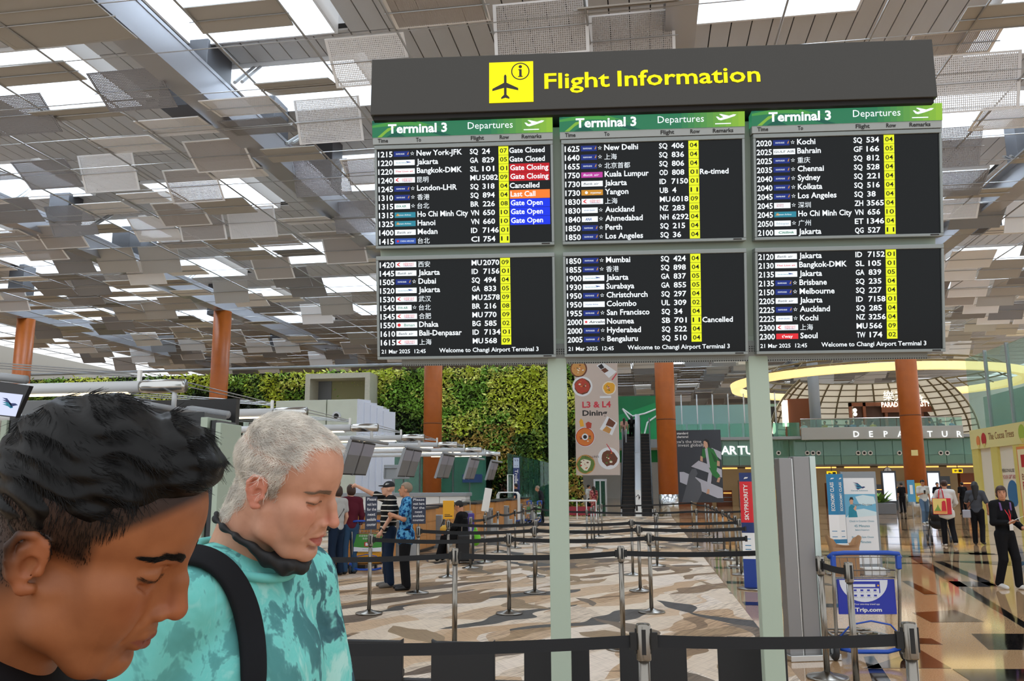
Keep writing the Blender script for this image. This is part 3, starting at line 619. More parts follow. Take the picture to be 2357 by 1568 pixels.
def st(key, px, py, label, top=False, rz=None):
    p = atz(px, py, 1.0 if top else 0.0)
    SP[key] = stanchion(p.x, p.y, label, rz=0.35 if rz is None else rz); return SP[key]
st('N1', 1480, 1437, 'nearest steel stanchion, in front of the gap between the board posts', True, 0.05)
st('N2', 2091, 1434, 'near steel stanchion at lower right in front of the luggage trolley', True, 0.05)
st('N0', 470, 1452, 'steel stanchion hidden behind the two men in front', True, 0.05)
st('R1', 1905, 1562, 'steel stanchion right against the tall steel pylon', False)
st('R2', 1952, 1294, 'steel stanchion in front of the blue luggage trolley', True)
Q = [('S1', 849, 1414, 'stanchion carrying the left dark wait-here sign'), ('S2', 961, 1367, 'stanchion carrying the dark wait-here sign beside the man in blue'), ('S3', 1172, 1414, 'stanchion just left of the left board post, second belt row'),
     ('S4', 1500, 1411, 'stanchion in the second belt row, between the board posts'), ('S5', 1474, 1362, 'stanchion in the third belt row, between the board posts'), ('S6', 1457, 1325, 'stanchion in the fourth belt row, between the board posts'),
     ('S7', 1435, 1496, 'stanchion behind the nearest one, in the first belt row'), ('S8', 1046, 1507, 'stanchion behind the black bench, right of the men'), ('S9', 1231, 1366, 'stanchion in the third belt row beside the left board post'),
     ('S10', 1234, 1329, 'stanchion in the fourth belt row beside the left board post'), ('S11', 1031, 1330, 'stanchion with the yellow notice, in front of the seated traveller'), ('S12', 1083, 1309, 'stanchion by the purple suitcase of the seated traveller'),
     ('S13', 1116, 1296, 'stanchion carrying the slanted white notice holder')]
for k_, x_, y_, l_ in Q: st(k_, x_, y_, l_)
for i, (x_, y_) in enumerate([(1146, 1273), (1186, 1263), (1206, 1254), (1230, 1242)]): st('A%d' % i, x_, y_, 'small far stanchion left of the left board post, number %s from the left' % ['one', 'two', 'three', 'four'][i])
for i, (x_, y_) in enumerate([(1352, 1263), (1362, 1252), (1368, 1243), (1378, 1236), (1386, 1229)]): st('B%d' % i, x_, y_, 'far stanchion below the dining banner, %s from the front' % ['first', 'second', 'third', 'fourth', 'fifth'][i])
for i, (x_, y_) in enumerate([(1513, 1304), (1515, 1288), (1510, 1261)]): st('C%d' % i, x_, y_, 'far stanchion in the file before the terracotta column, %s from the front' % ['first', 'second', 'third'][i])
for i, (x_, y_) in enumerate([(1594, 1214), (1606, 1261), (1626, 1228), (1633, 1235), (1643, 1243), (1652, 1250), (1667, 1268), (1682, 1288), (1697, 1304), (1707, 1324), (1714, 1261)]):
    st('D%d' % i, x_, y_, ['farthest stanchion on the polished floor', 'stanchion at the carpet edge below the invest poster', 'third farthest stanchion on the polished floor', 'fourth farthest stanchion on the polished floor', 'fifth stanchion of the file on the polished floor', 'sixth stanchion of the file on the polished floor', 'seventh stanchion of the file on the polished floor', 'third nearest stanchion of the file on the polished floor', 'second nearest stanchion of the file on the polished floor', 'nearest stanchion of the file on the polished floor, left of the red totem', 'lone stanchion behind the red totem'][i])
def loc(k): return (SP[k].location.x, SP[k].location.y)
def bl(a, b_, **kw): belt(SP[a], loc(b_) if isinstance(b_, str) else b_, **kw)
bl('N1', 'N2', sag=0.012); bl('N1', 'N0', sag=0.02); bl('R1', 'R2', sag=0.01)
p = atz(560, 1285, .925); bl('S8', (p.x, p.y)); bl('S8', 'S7'); p = atz(1815, 1271, .925); bl('S7', (p.x, p.y), sag=0.02)
bl('S1', 'S3'); bl('S3', 'S4'); p = atz(1726, 1241, .925); bl('S4', (p.x, p.y), sag=0.02)
bl('S2', 'S9'); bl('S9', 'S5'); p = atz(1722, 1218, .925); bl('S5', (p.x, p.y), sag=0.02)
bl('S11', 'S10'); bl('S10', 'S6'); bl('S6', 'D9', sag=0.02)
bl('S12', 'A0', sag=.05); bl('A0', 'A1', sag=.05); bl('A1', 'A2'); bl('A2', 'A3'); bl('A3', 'B0', sag=0.03); bl('B0', 'D1', sag=.04); bl('D1', 'D10', sag=.02)
for a, c in (('B4', 'D0'), ('D0', 'D2'), ('D2', 'D3'), ('D3', 'D4'), ('D4', 'D5'), ('D5', 'D6'), ('D6', 'D7'), ('D7', 'D8'), ('D8', 'D9')): bl(a, c, sag=.03)

# notices clipped to stanchion heads
m_nblue = S('notice_navy', '#2b3247', 0.5); m_ntxt = S('notice_white', '#e4e6ea', 0.6); m_nyel = S('notice_yellow', '#e8a81d', 0.5); m_wht = S('white_print', '#eeeeea', 0.5)
def notice(key, label, wdt, hgt, zc, rz, mcol, lines, lcol):
    x, y = loc(key); t = thing('queue_notice', label, 'notice', (x, y, 1.0), rz)
    MB().bb((-wdt/2, -0.008, zc-hgt/2), (wdt/2, 0.008, zc+hgt/2), mcol).build('panel', t, bevel=0.004)
    MB().tube([(0, 0, -0.02), (0, 0, zc-hgt/2)], 0.008, 8, m_ss).build('clip_stem', t)
    mb = MB(); n = len(lines)
    for i, s_ in enumerate(lines): mb.text(s_, (0, -0.0095, zc+hgt/2-hgt*(i+0.8)/(n+0.5)), X_, Z_, hgt*0.09, lcol, align='c', width=min(wdt*0.8, 0.028*len(s_)), bold=0.01)
    if lines: mb.build('lettering', t)
    return t
LN = ['Please', 'wait here', 'for the', 'next', 'available', 'counter']
notice('S1', 'dark wait-here notice by the green trolley', 0.17, 0.42, 0.27, 0.85, m_nblue, LN, m_ntxt)
notice('S2', 'dark wait-here notice beside the man in the blue shirt', 0.22, 0.40, 0.24, 0.35, m_nblue, LN, m_ntxt)
t = notice('S11', 'yellow printed notice above the seated traveller', 0.20, 0.33, 0.19, 0.25, m_nyel, [], m_slot)
mb = MB(); mb.bb((-0.07, -0.0095, 0.07), (0.07, -0.0085, 0.085), m_slot).bb((-0.07, -0.0095, 0.10), (0.03, -0.0085, 0.11), m_slot); mb.build('print', t)
x, y = loc('S13'); t = thing('notice_holder', 'slanted white notice holder on a curved steel arm', 'notice', (x, y, 0.98))
MB().tube([(0, 0, -0.05), (0, 0, 0.06), (0.03, 0, 0.10)], 0.018, 8, m_ss).build('arm', t, smooth=True)
MB().box((0.04, 0, 0.34), (0.17, 0.02, 0.50), m_wht, Matrix.Rotation(0.18, 3, 'Y') @ Matrix.Rotation(0.6, 3, 'Z')).build('panel', t, bevel=.005)

# ================================================================== BLACK BENCH BEHIND THE BOARD
m_leath = S('black_leatherette', '#17181b', 0.5)
p0, p1 = aty(785, 1470, 5.55), aty(1832, 1470, 5.62)
bench = thing('waiting_bench', 'row of black low-backed seats behind the board posts', 'bench', (p0.x, p0.y, 0))
d_ = Vector((p1.x-p0.x, p1.y-p0.y, 0)); Lb = d_.length; eb = d_/Lb; ang = atan2(eb.y, eb.x); bench.rotation_euler = (0, 0, ang)
zt = p0.z
for i in range(-2, 5):
    x0 = i*(219/1047)*Lb; x1 = x0+(150/1047)*Lb
    mb = MB(); R = Matrix.Rotation(-0.16, 3, 'X'); n = 6
    prof = [(0, 0.005), (0.028, -0.004), (0.075, -0.010), (0.94, -0.010), (0.972, -0.004), (1, 0.005)]
    poly = [(x0+(x1-x0)*q, zt+dz) for q, dz in prof] + [(x1, 0.36), (x0, 0.36)]
    mb.prism(poly, X_, Z_, (0, 0, 0), -0.045, m_leath); mb.build('backrest', bench, bevel=0.01)
    mb = MB(); mb.bb((x0+.14*(x1-x0), 0.04, 0.33), (x1-.14*(x1-x0), 0.30, 0.385), m_leath); mb.build('seat', bench, bevel=0.012)
MB().bb((-2*(219/1047)*Lb, 0.18, 0.26), (Lb, 0.26, 0.33), m_slot).build('beam', bench)
for q in (-0.25, 0.16, 0.57, 0.97):
    mb = MB(); mb.bb((q*Lb-0.02, 0.18, 0.03), (q*Lb+0.02, 0.26, 0.27), m_ss).bb((q*Lb-0.02, 0.0, 0.004), (q*Lb+0.02, 0.46, 0.03), m_ss); mb.build('leg', bench)

# ================================================================== STEEL PYLON, TOTEMS, POSTER STAND
m_stpan = mat('pylon_steel', srgb('#8d8b8a'), 0.38, metal=0.7); m_mint = S('mint_edge_panel', '#cfe0dc', 0.35)
p = atz(1868, 1515, 0); pyl = thing('steel_pylon', 'tall brushed steel information pylon seen from its back', 'pylon', (p.x, p.y, 0), 0.30)
ptop = aty(1838, 1054, p.y).z
MB().bb((-0.235, -0.055, 0.03), (-0.105, 0.055, ptop-0.005), m_stpan).build('back_panel', pyl, bevel=0.006)
MB().bb((-0.09, -0.06, 0.03), (0.075, 0.06, ptop+0.01), m_stpan).build('back_panel', pyl, bevel=0.006)
MB().bb((-0.105, -0.045, 0.03), (-0.09, 0.05, ptop-0.01), m_inox).build('joint_strip', pyl)
MB().bb((0.077, -0.065, 0.03), (0.135, 0.08, ptop+0.014), m_mint).build('edge_panel', pyl, bevel=0.004)
MB().bb((-0.28, -0.16, 0.0), (0.22, 0.24, 0.055), m_inox).build('base_plate', pyl, bevel=0.006)
m_tr, m_tn, m_tw, m_tb, m_tc = S('totem_red', '#d8232e', 0.4), S('totem_navy', '#20356f', 0.4), S('totem_white', '#eef0f2', 0.4), S('totem_blue', '#1c3f95', 0.4), S('totem_cyan_blue', '#1f7fb0', 0.4)
m_gold = S('totem_yellow_dot', '#e6c84a', 0.5)
def totem(label, px, py, H_, bands, txt, rz, txtz, txth):
    p = atz(px, py, 0); t = thing('triangular_totem', label, 'totem', (p.x, p.y, 0), rz); w = 0.165
    tri = [(-w, 0), (0, -0.06), (w, 0), (0, 0.15)]
    for (z0, z1, m) in bands: MB().prism(tri, X_, Y_, (0, 0, z0), z1-z0, m).build('band', t)
    for sgn in (-1, 1):
        ex = Vector((w, -0.06 if sgn < 0 else 0.06, 0)).normalized(); o = Vector((-w if sgn < 0 else 0, 0 if sgn < 0 else -0.06, 0)); nrm = ex.cross(Z_)
        c = o+ex*(w*0.53)+nrm*0.002
        mb = MB(); mb.text(txt, c+ex*0.032+Z_*txtz, Z_, -ex, 0.062, m_wht, width=txth, bold=0.02)
        mb.build('lettering', t)
        mb = MB(); mb.prism([(-0.02, 0), (0.04, 0.012), (0.05, 0.03), (0.0, 0.03)], ex, Z_, c+Z_*(H_-0.10), 0, m_wht)
        for dz in (0.60, 0.66, 0.76): mb.prism([(-0.045, 0), (0.045, 0), (0.045, 0.012), (-0.045, 0.012)], ex, Z_, c+Z_*dz, 0, m_tc)
        mb.prism([(0.022*cos(2*pi*k/12), 0.022*sin(2*pi*k/12)) for k in range(12)], ex, Z_, c+Z_*0.80-Z_*0.28, 0, m_gold); mb.build('emblem', t)
    MB().lathe([(0.27, 0), (0.27, 0.02), (0.2, 0.03)], n=28, material=m_ss).build('base', t, smooth=True)
    return t
totem('red, white and blue priority totem between board post and stanchions', 1738, 1356, 1.80, [(0.03, .46, m_tb), (.46, .86, m_tw), (.86, 1.02, m_tn), (1.02, 1.66, m_tr), (1.66, 1.80, m_tn)], 'SKYPRIORITY', 0.20, 1.06, 0.56)
totem('light blue economy class totem beside the poster stand', 1936, 1322, 1.80, [(0.03, .62, m_tc), (.62, 1.06, m_tw), (1.06, 1.80, m_tc)], 'ECONOMY CLASS', 0.30, 1.13, 0.52)
m_psky, m_pcloud, m_teald = S('poster_sky', '#6fb7d8', 0.5), S('poster_cloud', '#d6ecf2', 0.5), S('poster_teal', '#1d8ba4', 0.5); m_skin = S('poster_skin', '#d8a98a', 0.6); m_pgrey = S('poster_grey', '#6f7b82', 0.5); m_stand = S('stand_grey', '#8b9094', 0.4, metal=0.4)
p = atz(1990, 1316, 0); ps = thing('poster_stand', 'tall airline poster stand reading Depart On-time', 'poster stand', (p.x, p.y, 0), 0.22)
ph = aty(1965, 1086, p.y).z; pw = 0.345
MB().bb((-pw, -0.03, 0.05), (pw, 0.03, ph), m_stand).build('frame', ps, bevel=0.006)
mb = MB(); a, c = -pw+0.045, pw-0.045; zz = [0.14, ph-0.12]; Hp = zz[1]-zz[0]
mb.bb((a, -0.034, zz[0]), (c, -0.031, zz[1]), m_tw); pst = mb.build('poster', ps)
mb = MB(); fr_ = lambda u, v: (a+(c-a)*u, zz[1]-Hp*v)
def pp(poly, m, w): mb.prism([fr_(*q) for q in poly], X_, Z_, (0, -0.0345-w, 0), 0, m)
pp([(0, .19), (1, .19), (1, .43), (0, .46)], m_psky, 0); pp([(.35, .22), (.6, .20), (.95, .22), (1, .30), (.7, .33), (.45, .30)], m_pcloud, .0005); pp([(.2, .38), (.6, .36), (1, .40), (1, .44), (0, .47)], m_pcloud, .0006)
pp([(.08, .46), (.12, .34), (.2, .31), (.3, .33), (.36, .40), (.38, .46)], m_teald, .001); pp([(.17, .31), (.15, .27), (.2, .235), (.27, .26), (.26, .31)], m_skin, .0012); pp([(.14, .27), (.18, .225), (.26, .225), (.29, .26), (.2, .25)], m_blk, .0014); pp([(.26, .36), (.34, .32), (.37, .34), (.33, .39)], m_skin, .0014)
for k in range(5): pp([(.30+.02*k, .05+.017*k), (.46+.015*k, .06+.016*k), (.62, .115), (.58, .12), (.45, .075+.016*k)], m_teald if k % 2 else m_tn, .001+.0002*k)
pp([(.55, .105), (.66, .10), (.70, .11), (.60, .125)], m_tn, .002)
mb.build('poster_print', pst)
mb = MB()
for s_, v, h_, wd2, m in [('Garuda Indonesia', .155, .026, .55, m_teald), ('Depart On-time', .325, .045, .62, m_pgrey), ('Check in Counter Closes', .515, .036, .80, m_teald), ('45 Minutes', .575, .05, .5, m_teald), ('Before Departure', .615, .028, .45, m_teald), ('Boarding Gate Closes', .70, .036, .7, m_teald), ('10 Minutes', .76, .05, .5, m_teald)]:
    q = fr_(.56 if 'Depart On' in s_ else .5, v); mb.text(s_, (q[0], -0.0385, q[1]), X_, Z_, h_*0.9, m, align='c', width=(c-a)*wd2)
mb.build('poster_lettering', pst)
MB().bb((-pw-0.05, -0.2, 0), (pw+0.05, 0.2, 0.05), m_stand).build('base', ps, bevel=.006)
# ================================================================== LUGGAGE TROLLEYS, PAPER BAG, SUITCASE
m_tblue = S('trolley_blue', '#1f4fb4', 0.4); m_tad = S('trolley_ad_blue', '#2233a8', 0.4); m_adw = S('ad_pale', '#dfe3ee', 0.5); m_rub = S('rubber_dark', '#2c2e31', 0.6); m_adg = S('ad_green', '#3f8f3a', 0.5); m_ltgrey = S('hub_grey', '#9b9fa3', 0.5); m_qr = S('print_red', '#c0392b', 0.6)
def trolley(label, loc, rz, ad):
    t = thing('luggage_trolley', label, 'trolley', loc, rz); w = 0.30
    # local: handle side towards -Y
    MB().tube([(-w-0.03, -0.02, 0.93), (-w, -0.06, 0.965), (-w+0.1, -0.07, 0.975), (w-0.1, -0.07, 0.975), (w, -0.06, 0.965), (w+0.03, -0.02, 0.93)], 0.021, 10, m_tblue).build('handle_bar', t, smooth=True)
    for s in (-1, 1):
        MB().tube([(s*w, -0.06, 0.96), (s*w, -0.02, 0.60), (s*(w-0.01), 0.02, 0.26), (s*(w+0.02), 0.0, 0.13)], 0.017, 8, m_ss).build('upright', t, smooth=True)
        MB().box((s*(w), -0.05, 0.89), (0.045, 0.05, 0.13), m_tblue).build('handle_bracket', t, bevel=.01)
        MB().tube([(s*w, 0.0, 0.20), (s*w*0.75, 0.45, 0.17), (s*w*0.55, 0.78, 0.16)], 0.016, 8, m_ss).build('side_rail', t, smooth=True)
        mb = MB(); mb.lathe([(0.03, -0.02), (0.085, -0.02), (0.09, -0.012), (0.09, 0.012), (0.085, 0.02), (0.03, 0.02)], n=20, material=m_rub); wh = mb.build('wheel', t, smooth=True)
        wh.rotation_euler = (0, pi/2, 0); wh.location = (s*(w+0.02), 0.02, 0.09)
        MB().lathe([(0.032, -0.023), (0.032, 0.023)], n=14, material=m_ltgrey).build('hub', wh)
        MB().box((s*(w+0.02), 0.02, 0.17), (0.055, 0.09, 0.07), m_tblue).build('fork', t, bevel=.01)
    mb = MB(); mb.lathe([(0.02, -0.018), (0.06, -0.018), (0.06, 0.018), (0.02, 0.018)], n=18, material=m_rub); wh = mb.build('wheel', t, smooth=True); wh.rotation_euler = (0, pi/2, 0); wh.location = (0, 0.74, 0.06)
    # wire basket
    mb = MB(); zb, zt2 = 0.745, 0.93
    for z, f in ((zb, 0.92), (zb+0.065, 0.95), (zt2, 1.0)): mb.tube([(-w*f, 0.0, z), (w*f, 0.0, z), (w*f, 0.24*f, z), (-w*f, 0.24*f, z)], 0.005, 5, m_ss, closed=True)
    for k in range(9):
        x = -w+2*w*k/8; mb.tube([(x*.92, 0.22, zb), (x*.92, 0.0, zb), (x, 0.0, zt2)], 0.003, 4, m_ss); mb.tube([(x*.92, 0.22, zb), (x, 0.24, zt2)], 0.003, 4, m_ss)
    mb.build('wire_basket', t)
    # advert plate
    za, zc = 0.415, 0.73
    mb = MB(); mb.bb((-w+0.035, -0.012, za), (w-0.035, 0.004, zc), m_tad if ad == 'blue' else m_adg); pl = mb.build('advert_plate', t, bevel=.003)
    mb = MB(); fx = lambda u, v: ((-w+0.035)+(2*w-0.07)*u, za+(zc-za)*v); yy = -0.0135
    if ad == 'blue':
        arc = [(0.46+0.42*cos(a), 0.98+0.63*sin(a)) for a in [pi+pi*k/20 for k in range(21)]]
        mb.prism([fx(*q) for q in arc], X_, Z_, (0, yy, 0), 0, m_adw)
        mb.prism([fx(*q) for q in [(.22, .94), (.74, .94), (.74, .62), (.70, .55), (.22, .55)]], X_, Z_, (0, yy-.0004, 0), 0, m_tad)
        mb.prism([fx(*q) for q in [(.24, .74), (.72, .74), (.72, .50), (.68, .46), (.26, .46), (.24, .5)]], X_, Z_, (0, yy-.0008, 0), 0, m_adw)
        mb.prism([fx(*q) for q in [(.24, .86), (.66, .86), (.66, .78), (.24, .78)]], X_, Z_, (0, yy-.0008, 0), 0, m_adw)
        c_ = fx(.71, .82); mb.prism([(c_[0]+.009*cos(2*pi*k/12), c_[1]+.009*sin(2*pi*k/12)) for k in range(12)], X_, Z_, (0, yy-.0009, 0), 0, m_nyel)
        for r_ in range(2):
            for q_ in range(4):
                u, v = .28+.115*q_, .66-.15*r_; mb.prism([fx(u, v), fx(u+.05, v), fx(u+.05, v+.05), fx(u, v+.05)], X_, Z_, (0, yy-.0012, 0), 0, m_tad)
                q2 = fx(u+.025, v-.035); mb.text(['Hotels', 'Flights', 'Flight + Hotel', 'Trains', 'Attractions', 'Airport', 'Car Rentals', 'Tours'][r_*4+q_], (q2[0], yy-.0012, q2[1]), X_, Z_, .006, m_slot, align='c', width=.045)
        q2 = fx(.27, .27); mb.text('Your one-stop travel app', (q2[0], yy-.001, q2[1]), X_, Z_, .014, m_wht, width=.235, bold=.01)
        q2 = fx(.28, .08); mb.text('Trip.com', (q2[0], yy-.001, q2[1]), X_, Z_, .034, m_wht, width=.245, bold=.03)
    else:
        mb.prism([fx(*q) for q in [(0, 0), (1, 0), (1, .24), (.7, .20), (.3, .22), (0, .26)]], X_, Z_, (0, yy, 0), 0, m_adw)
        q2 = fx(.5, .86); mb.text('欢迎使用微信支付', (q2[0], yy-.001, q2[1]), X_, Z_, .026, m_wht, align='c', width=.34)
        q2 = fx(.5, .70); mb.text('享退税汇率', (q2[0], yy-.001, q2[1]), X_, Z_, .026, m_wht, align='c', width=.2)
        q2 = fx(.5, .08); mb.text('WeChat Pay', (q2[0], yy-.001, q2[1]), X_, Z_, .016, m_slot, align='c', width=.2)
        mb.prism([fx(*q) for q in [(.38, .28), (.60, .28), (.60, .54), (.38, .54)]], X_, Z_, (0, yy-.001, 0), 0, m_qr); mb.prism([fx(*q) for q in [(.42, .33), (.56, .33), (.56, .50), (.42, .50)]], X_, Z_, (0, yy-.0014, 0), 0, m_adw)
    mb.build('advert_print', pl)
    MB().tube([(-w+0.02, -0.04, 0.22), (-w*0.6, -0.06, 0.33), (0, -0.07, 0.365), (w*0.6, -0.06, 0.33), (w-0.02, -0.04, 0.22)], 0.008, 8, m_tblue).build('bumper_hoop', t, smooth=True)
    mb = MB()
    for y in (0.12, 0.3, 0.48, 0.66): mb.tube([(-w*0.85, y, 0.175), (w*0.85, y, 0.175)], 0.01, 6, m_ss)
    for x in (-0.09, 0.09): mb.tube([(x, 0.0, 0.24), (x, 0.3, 0.18), (x, 0.7, 0.16)], 0.01, 6, m_ss)
    mb.build('load_deck', t)
    MB().tube([(-w*0.9, 0.0, 0.11), (-w*0.5, -0.02, 0.085), (w*0.5, -0.02, 0.085), (w*0.9, 0.0, 0.11)], 0.02, 8, m_tblue).build('brake_bar', t, smooth=True)
    return t
p = atz(2005, 1522, 0); TR = Vector((p.x, p.y, 0)); TRZ = 0.12
trolley('blue-handled luggage trolley carrying a paper bag, blue Trip.com plate', TR, TRZ, 'blue')
# brown paper bag standing in the basket
m_kraft = mat('kraft_paper', srgb('#b98f68'), 0.75, noise=0.08, nscale=9); m_krin = S('kraft_inside', '#a87d57', 0.8)
Rz = Matrix.Rotation(TRZ, 3, 'Z'); bg = thing('paper_bag', 'open brown paper bag standing in the trolley basket', 'bag', TR + Rz @ Vector((-0.135, 0.12, 0.745)), TRZ-0.05)
mb = MB(); N = 36; ring = lambda w_, d_, k: (w_*max(-1, min(1, 1.25*cos(2*pi*k/N))), d_*max(-1, min(1, 1.4*sin(2*pi*k/N))))
vs = []
for (z, w_, d_) in ((0.0, .118, .075), (.10, .120, .077), (.20, .122, .078), (.27, .126, .082)): vs += [(*ring(w_, d_, k), z) for k in range(N)]
vs += [(ring(.15, .10, k)[0], ring(.15, .10, k)[1], .325+0.055*abs(cos(2*pi*k/N))**2 - 0.035*(abs(sin(2*pi*k/N)) > .8)) for k in range(N)]
fs = [(i*N+k, i*N+(k+1) % N, (i+1)*N+(k+1) % N, (i+1)*N+k) for i in range(4) for k in range(N)] + [tuple(range(N-1, -1, -1))]
mb.add(vs, fs, m_kraft); o = mb.build('bag_body', bg); so = o.modifiers.new('thick', 'SOLIDIFY'); so.thickness = 0.003
MB().bb((-0.05, 0.01, 0.02), (0.055, 0.05, 0.30), m_wht).build('white_carton', bg, bevel=.004)
fd = tag(MB().box(TR+Rz @ Vector((0.12, 0.12, 0.79)), (0.20, 0.15, 0.07), m_wht, Matrix.Rotation(TRZ, 3, 'Z')).build('food_tray', bevel=.012), 'white food carton lying in the trolley basket', 'carton')
p = atz(845, 1322, 0); TL = Vector((p.x, p.y, 0))
trolley('blue-handled luggage trolley with a green advert plate beside the striped man', TL, 0.10, 'green')
m_ycase = S('yellow_shell', '#dd9a13', 0.35)
Rz = Matrix.Rotation(0.10, 3, 'Z'); sc_ = thing('suitcase', 'yellow hard-shell suitcase lying on the green-plate trolley', 'suitcase', TL+Rz @ Vector((0, 0.30, 0.19)), 0.10)
MB().bb((-0.25, -0.27, 0.0), (0.25, 0.40, 0.22), m_ycase).build('shell', sc_, bevel=.05)
mb = MB()
for k in range(5): mb.bb((-0.2+0.1*k-0.012, -0.28, 0.03), (-0.2+0.1*k+0.012, -0.27, 0.19), m_ycase)
mb.build('shell_ribs', sc_, bevel=.004)
# ================================================================== CHECK-IN ISLAND ON THE LEFT
m_wood = mat('orange_wood', srgb('#c98a45'), 0.4, noise=0.1, nscale=3); m_top = S('black_counter_top', '#191a1c', 0.3); m_gm = S('grey_machine', '#9ea2a4', 0.45); m_lt = S('white_tube', '#d5d8da', 0.35); m_lamp = mat('arm_lamp', (1, 1, 1), 0.4, emit=srgb('#ffe9bd'), es=2.5); m_lamp.cycles.emission_sampling = 'NONE'
m_mon = S('monitor_film', '#6d6f72', 0.35); m_mon2 = S('monitor_film_pale', '#8f91a0', 0.35)
ARM_Y = [9.06 + 3.61*k for k in range(7)]
words = ['first', 'second', 'third', 'fourth', 'fifth', 'sixth', 'seventh', 'eighth', 'ninth', 'tenth']
for i in range(8):
    y0 = 12.9 + 3.61*i
    t = thing('check_in_desk', 'orange wood check-in desk, %s from the front of the row' % words[i], 'desk', (-5.55 if i else -6.75, y0, 0), group='check-in desks')
    MB().bb((-0.75, 0.1, 0.08), (-0.02, 2.05, 1.04), m_wood).build('body', t)
    for k in range(2):
        for j in range(3): MB().bb((-0.02, 0.12+0.97*k, 0.10+0.313*j), (0.0, 0.10+0.96*(k+1), 0.10+0.313*j+0.30), m_wood).build('front_panel', t, bevel=.004)
    for j in range(3): MB().bb((-0.73, 0.085, 0.10+0.313*j), (-0.04, 0.10, 0.10+0.313*j+0.30), m_wood).build('end_panel', t, bevel=.004)
    MB().bb((-0.8, 0.04, 1.04), (0.06, 2.11, 1.10), m_top).build('worktop', t, bevel=.006)
    MB().bb((-0.72, 0.12, 0.0), (-0.06, 2.03, 0.08), m_top).build('plinth', t)
    if i == 0: continue
    b_ = thing('baggage_scale', 'grey baggage scale beside the %s check-in desk' % words[i], 'scale', (-5.55, y0+2.15, 0), group='baggage scales')
    MB().bb((-0.7, 0.05, 0), (0.12, 1.3, 0.30), m_gm).build('conveyor', b_, bevel=.01)
    MB().bb((-0.12, 0.05, 0.30), (0.12, 0.45, 0.86), m_gm).build('terminal', b_, bevel=.015); MB().bb((0.12, 0.14, 0.60), (0.124, 0.36, 0.78), m_slot).build('reader', b_)
for i, y in enumerate(ARM_Y):
    t = thing('lighting_arm', 'white tubular lighting arm over check-in, %s from the front' % words[i], 'lighting arm', (-5.3, y, 0), group='lighting arms over the check-in desks')
    z = 2.78
    MB().tube([(-6.5, 0, z), (-0.55, 0, z)], 0.072, 14, m_lt).build('tube', t, smooth=True)
    MB().tube([(-0.55, 0, z), (-0.5, 0, z), (0, 0, z)], [0.072, 0.082, 0.082], 16, m_inox).build('end_cap', t, smooth=True)
    MB().bb((-2.6, -0.03, z-0.085), (-0.7, 0.03, z-0.06), m_lamp).build('lamp_strip', t)
    MB().tube([(-0.12, 0, z), (-0.12, 0, z-0.26)], 0.03, 8, m_lt).build('drop', t, smooth=True)
    MB().tube([(-0.12, -1.15, z-0.27), (-0.12, 1.05, z-0.27)], 0.035, 10, m_ltgrey).build('hanging_bar', t, smooth=True)
    MB().bb((-0.6, -0.02, z+0.05), (-0.56, 0.02, z+0.20), m_wht).build('wire_lug', t)
    MB().tube([(-6.4, 0, 0), (-6.4, 0, z+0.75)], 0.08, 12, m_grn).build('mast', t, smooth=True)
    mb = MB()
    for k in range(3): mb.tube([(-6.4, 0.03*k, z+0.7-0.05*k), (-0.58, 0.02*k, z+0.16-0.02*k)], 0.008, 4, m_cab)
    mb.build('stay_wires', t)
    for k, (ya, yb) in enumerate([(-1.1, -0.55), (-0.45, 0.10)] if i > 1 else []):
        s_ = thing('hanging_monitor', 'tilted hanging monitor on the %s lighting arm, %s of the pair' % (words[i], ['nearer', 'farther'][k]), 'monitor', (-5.42, y+(ya+yb)/2, z-0.30), group='monitors hung over the check-in desks')
        Rt = Matrix.Rotation(0.30, 3, 'Y'); hw = (yb-ya)/2+0.12
        mb = MB(); mb.box(Rt @ Vector((0, 0, -0.34)), (0.05, 2*hw, 0.66), m_slot, Rt); mb.build('housing', s_, bevel=.006)
        mb = MB(); mb.box(Rt @ Vector((0.0, -hw-0.003, -0.34)), (0.066, 0.012, 0.68), m_ltgrey, Rt); mb.build('edge_trim', s_)
        mb = MB(); mb.box(Rt @ Vector((0.028, 0, -0.34)), (0.006, 2*hw-0.05, 0.60), m_mon, Rt); mb.build('screen', s_)
        mb = MB(); mb.box(Rt @ Vector((0.032, 0, -0.16)), (0.004, 2*hw-0.05, 0.24), m_mon2, Rt); mb.build('screen_print', s_)
# wires from arm to arm
for i in range(len(ARM_Y)-1):
    mb = MB()
    for k in range(2): mb.tube([(-5.32, ARM_Y[i], 2.83-0.05*k), (-5.87, ARM_Y[i+1]-0.1, 2.93-0.03*k)], 0.007, 4, m_cab)
    tag(mb.build('stay_wire'), 'thin wires between the %s and the %s lighting arm' % (words[i], words[i+1]), 'wire', 'wires between lighting arms')
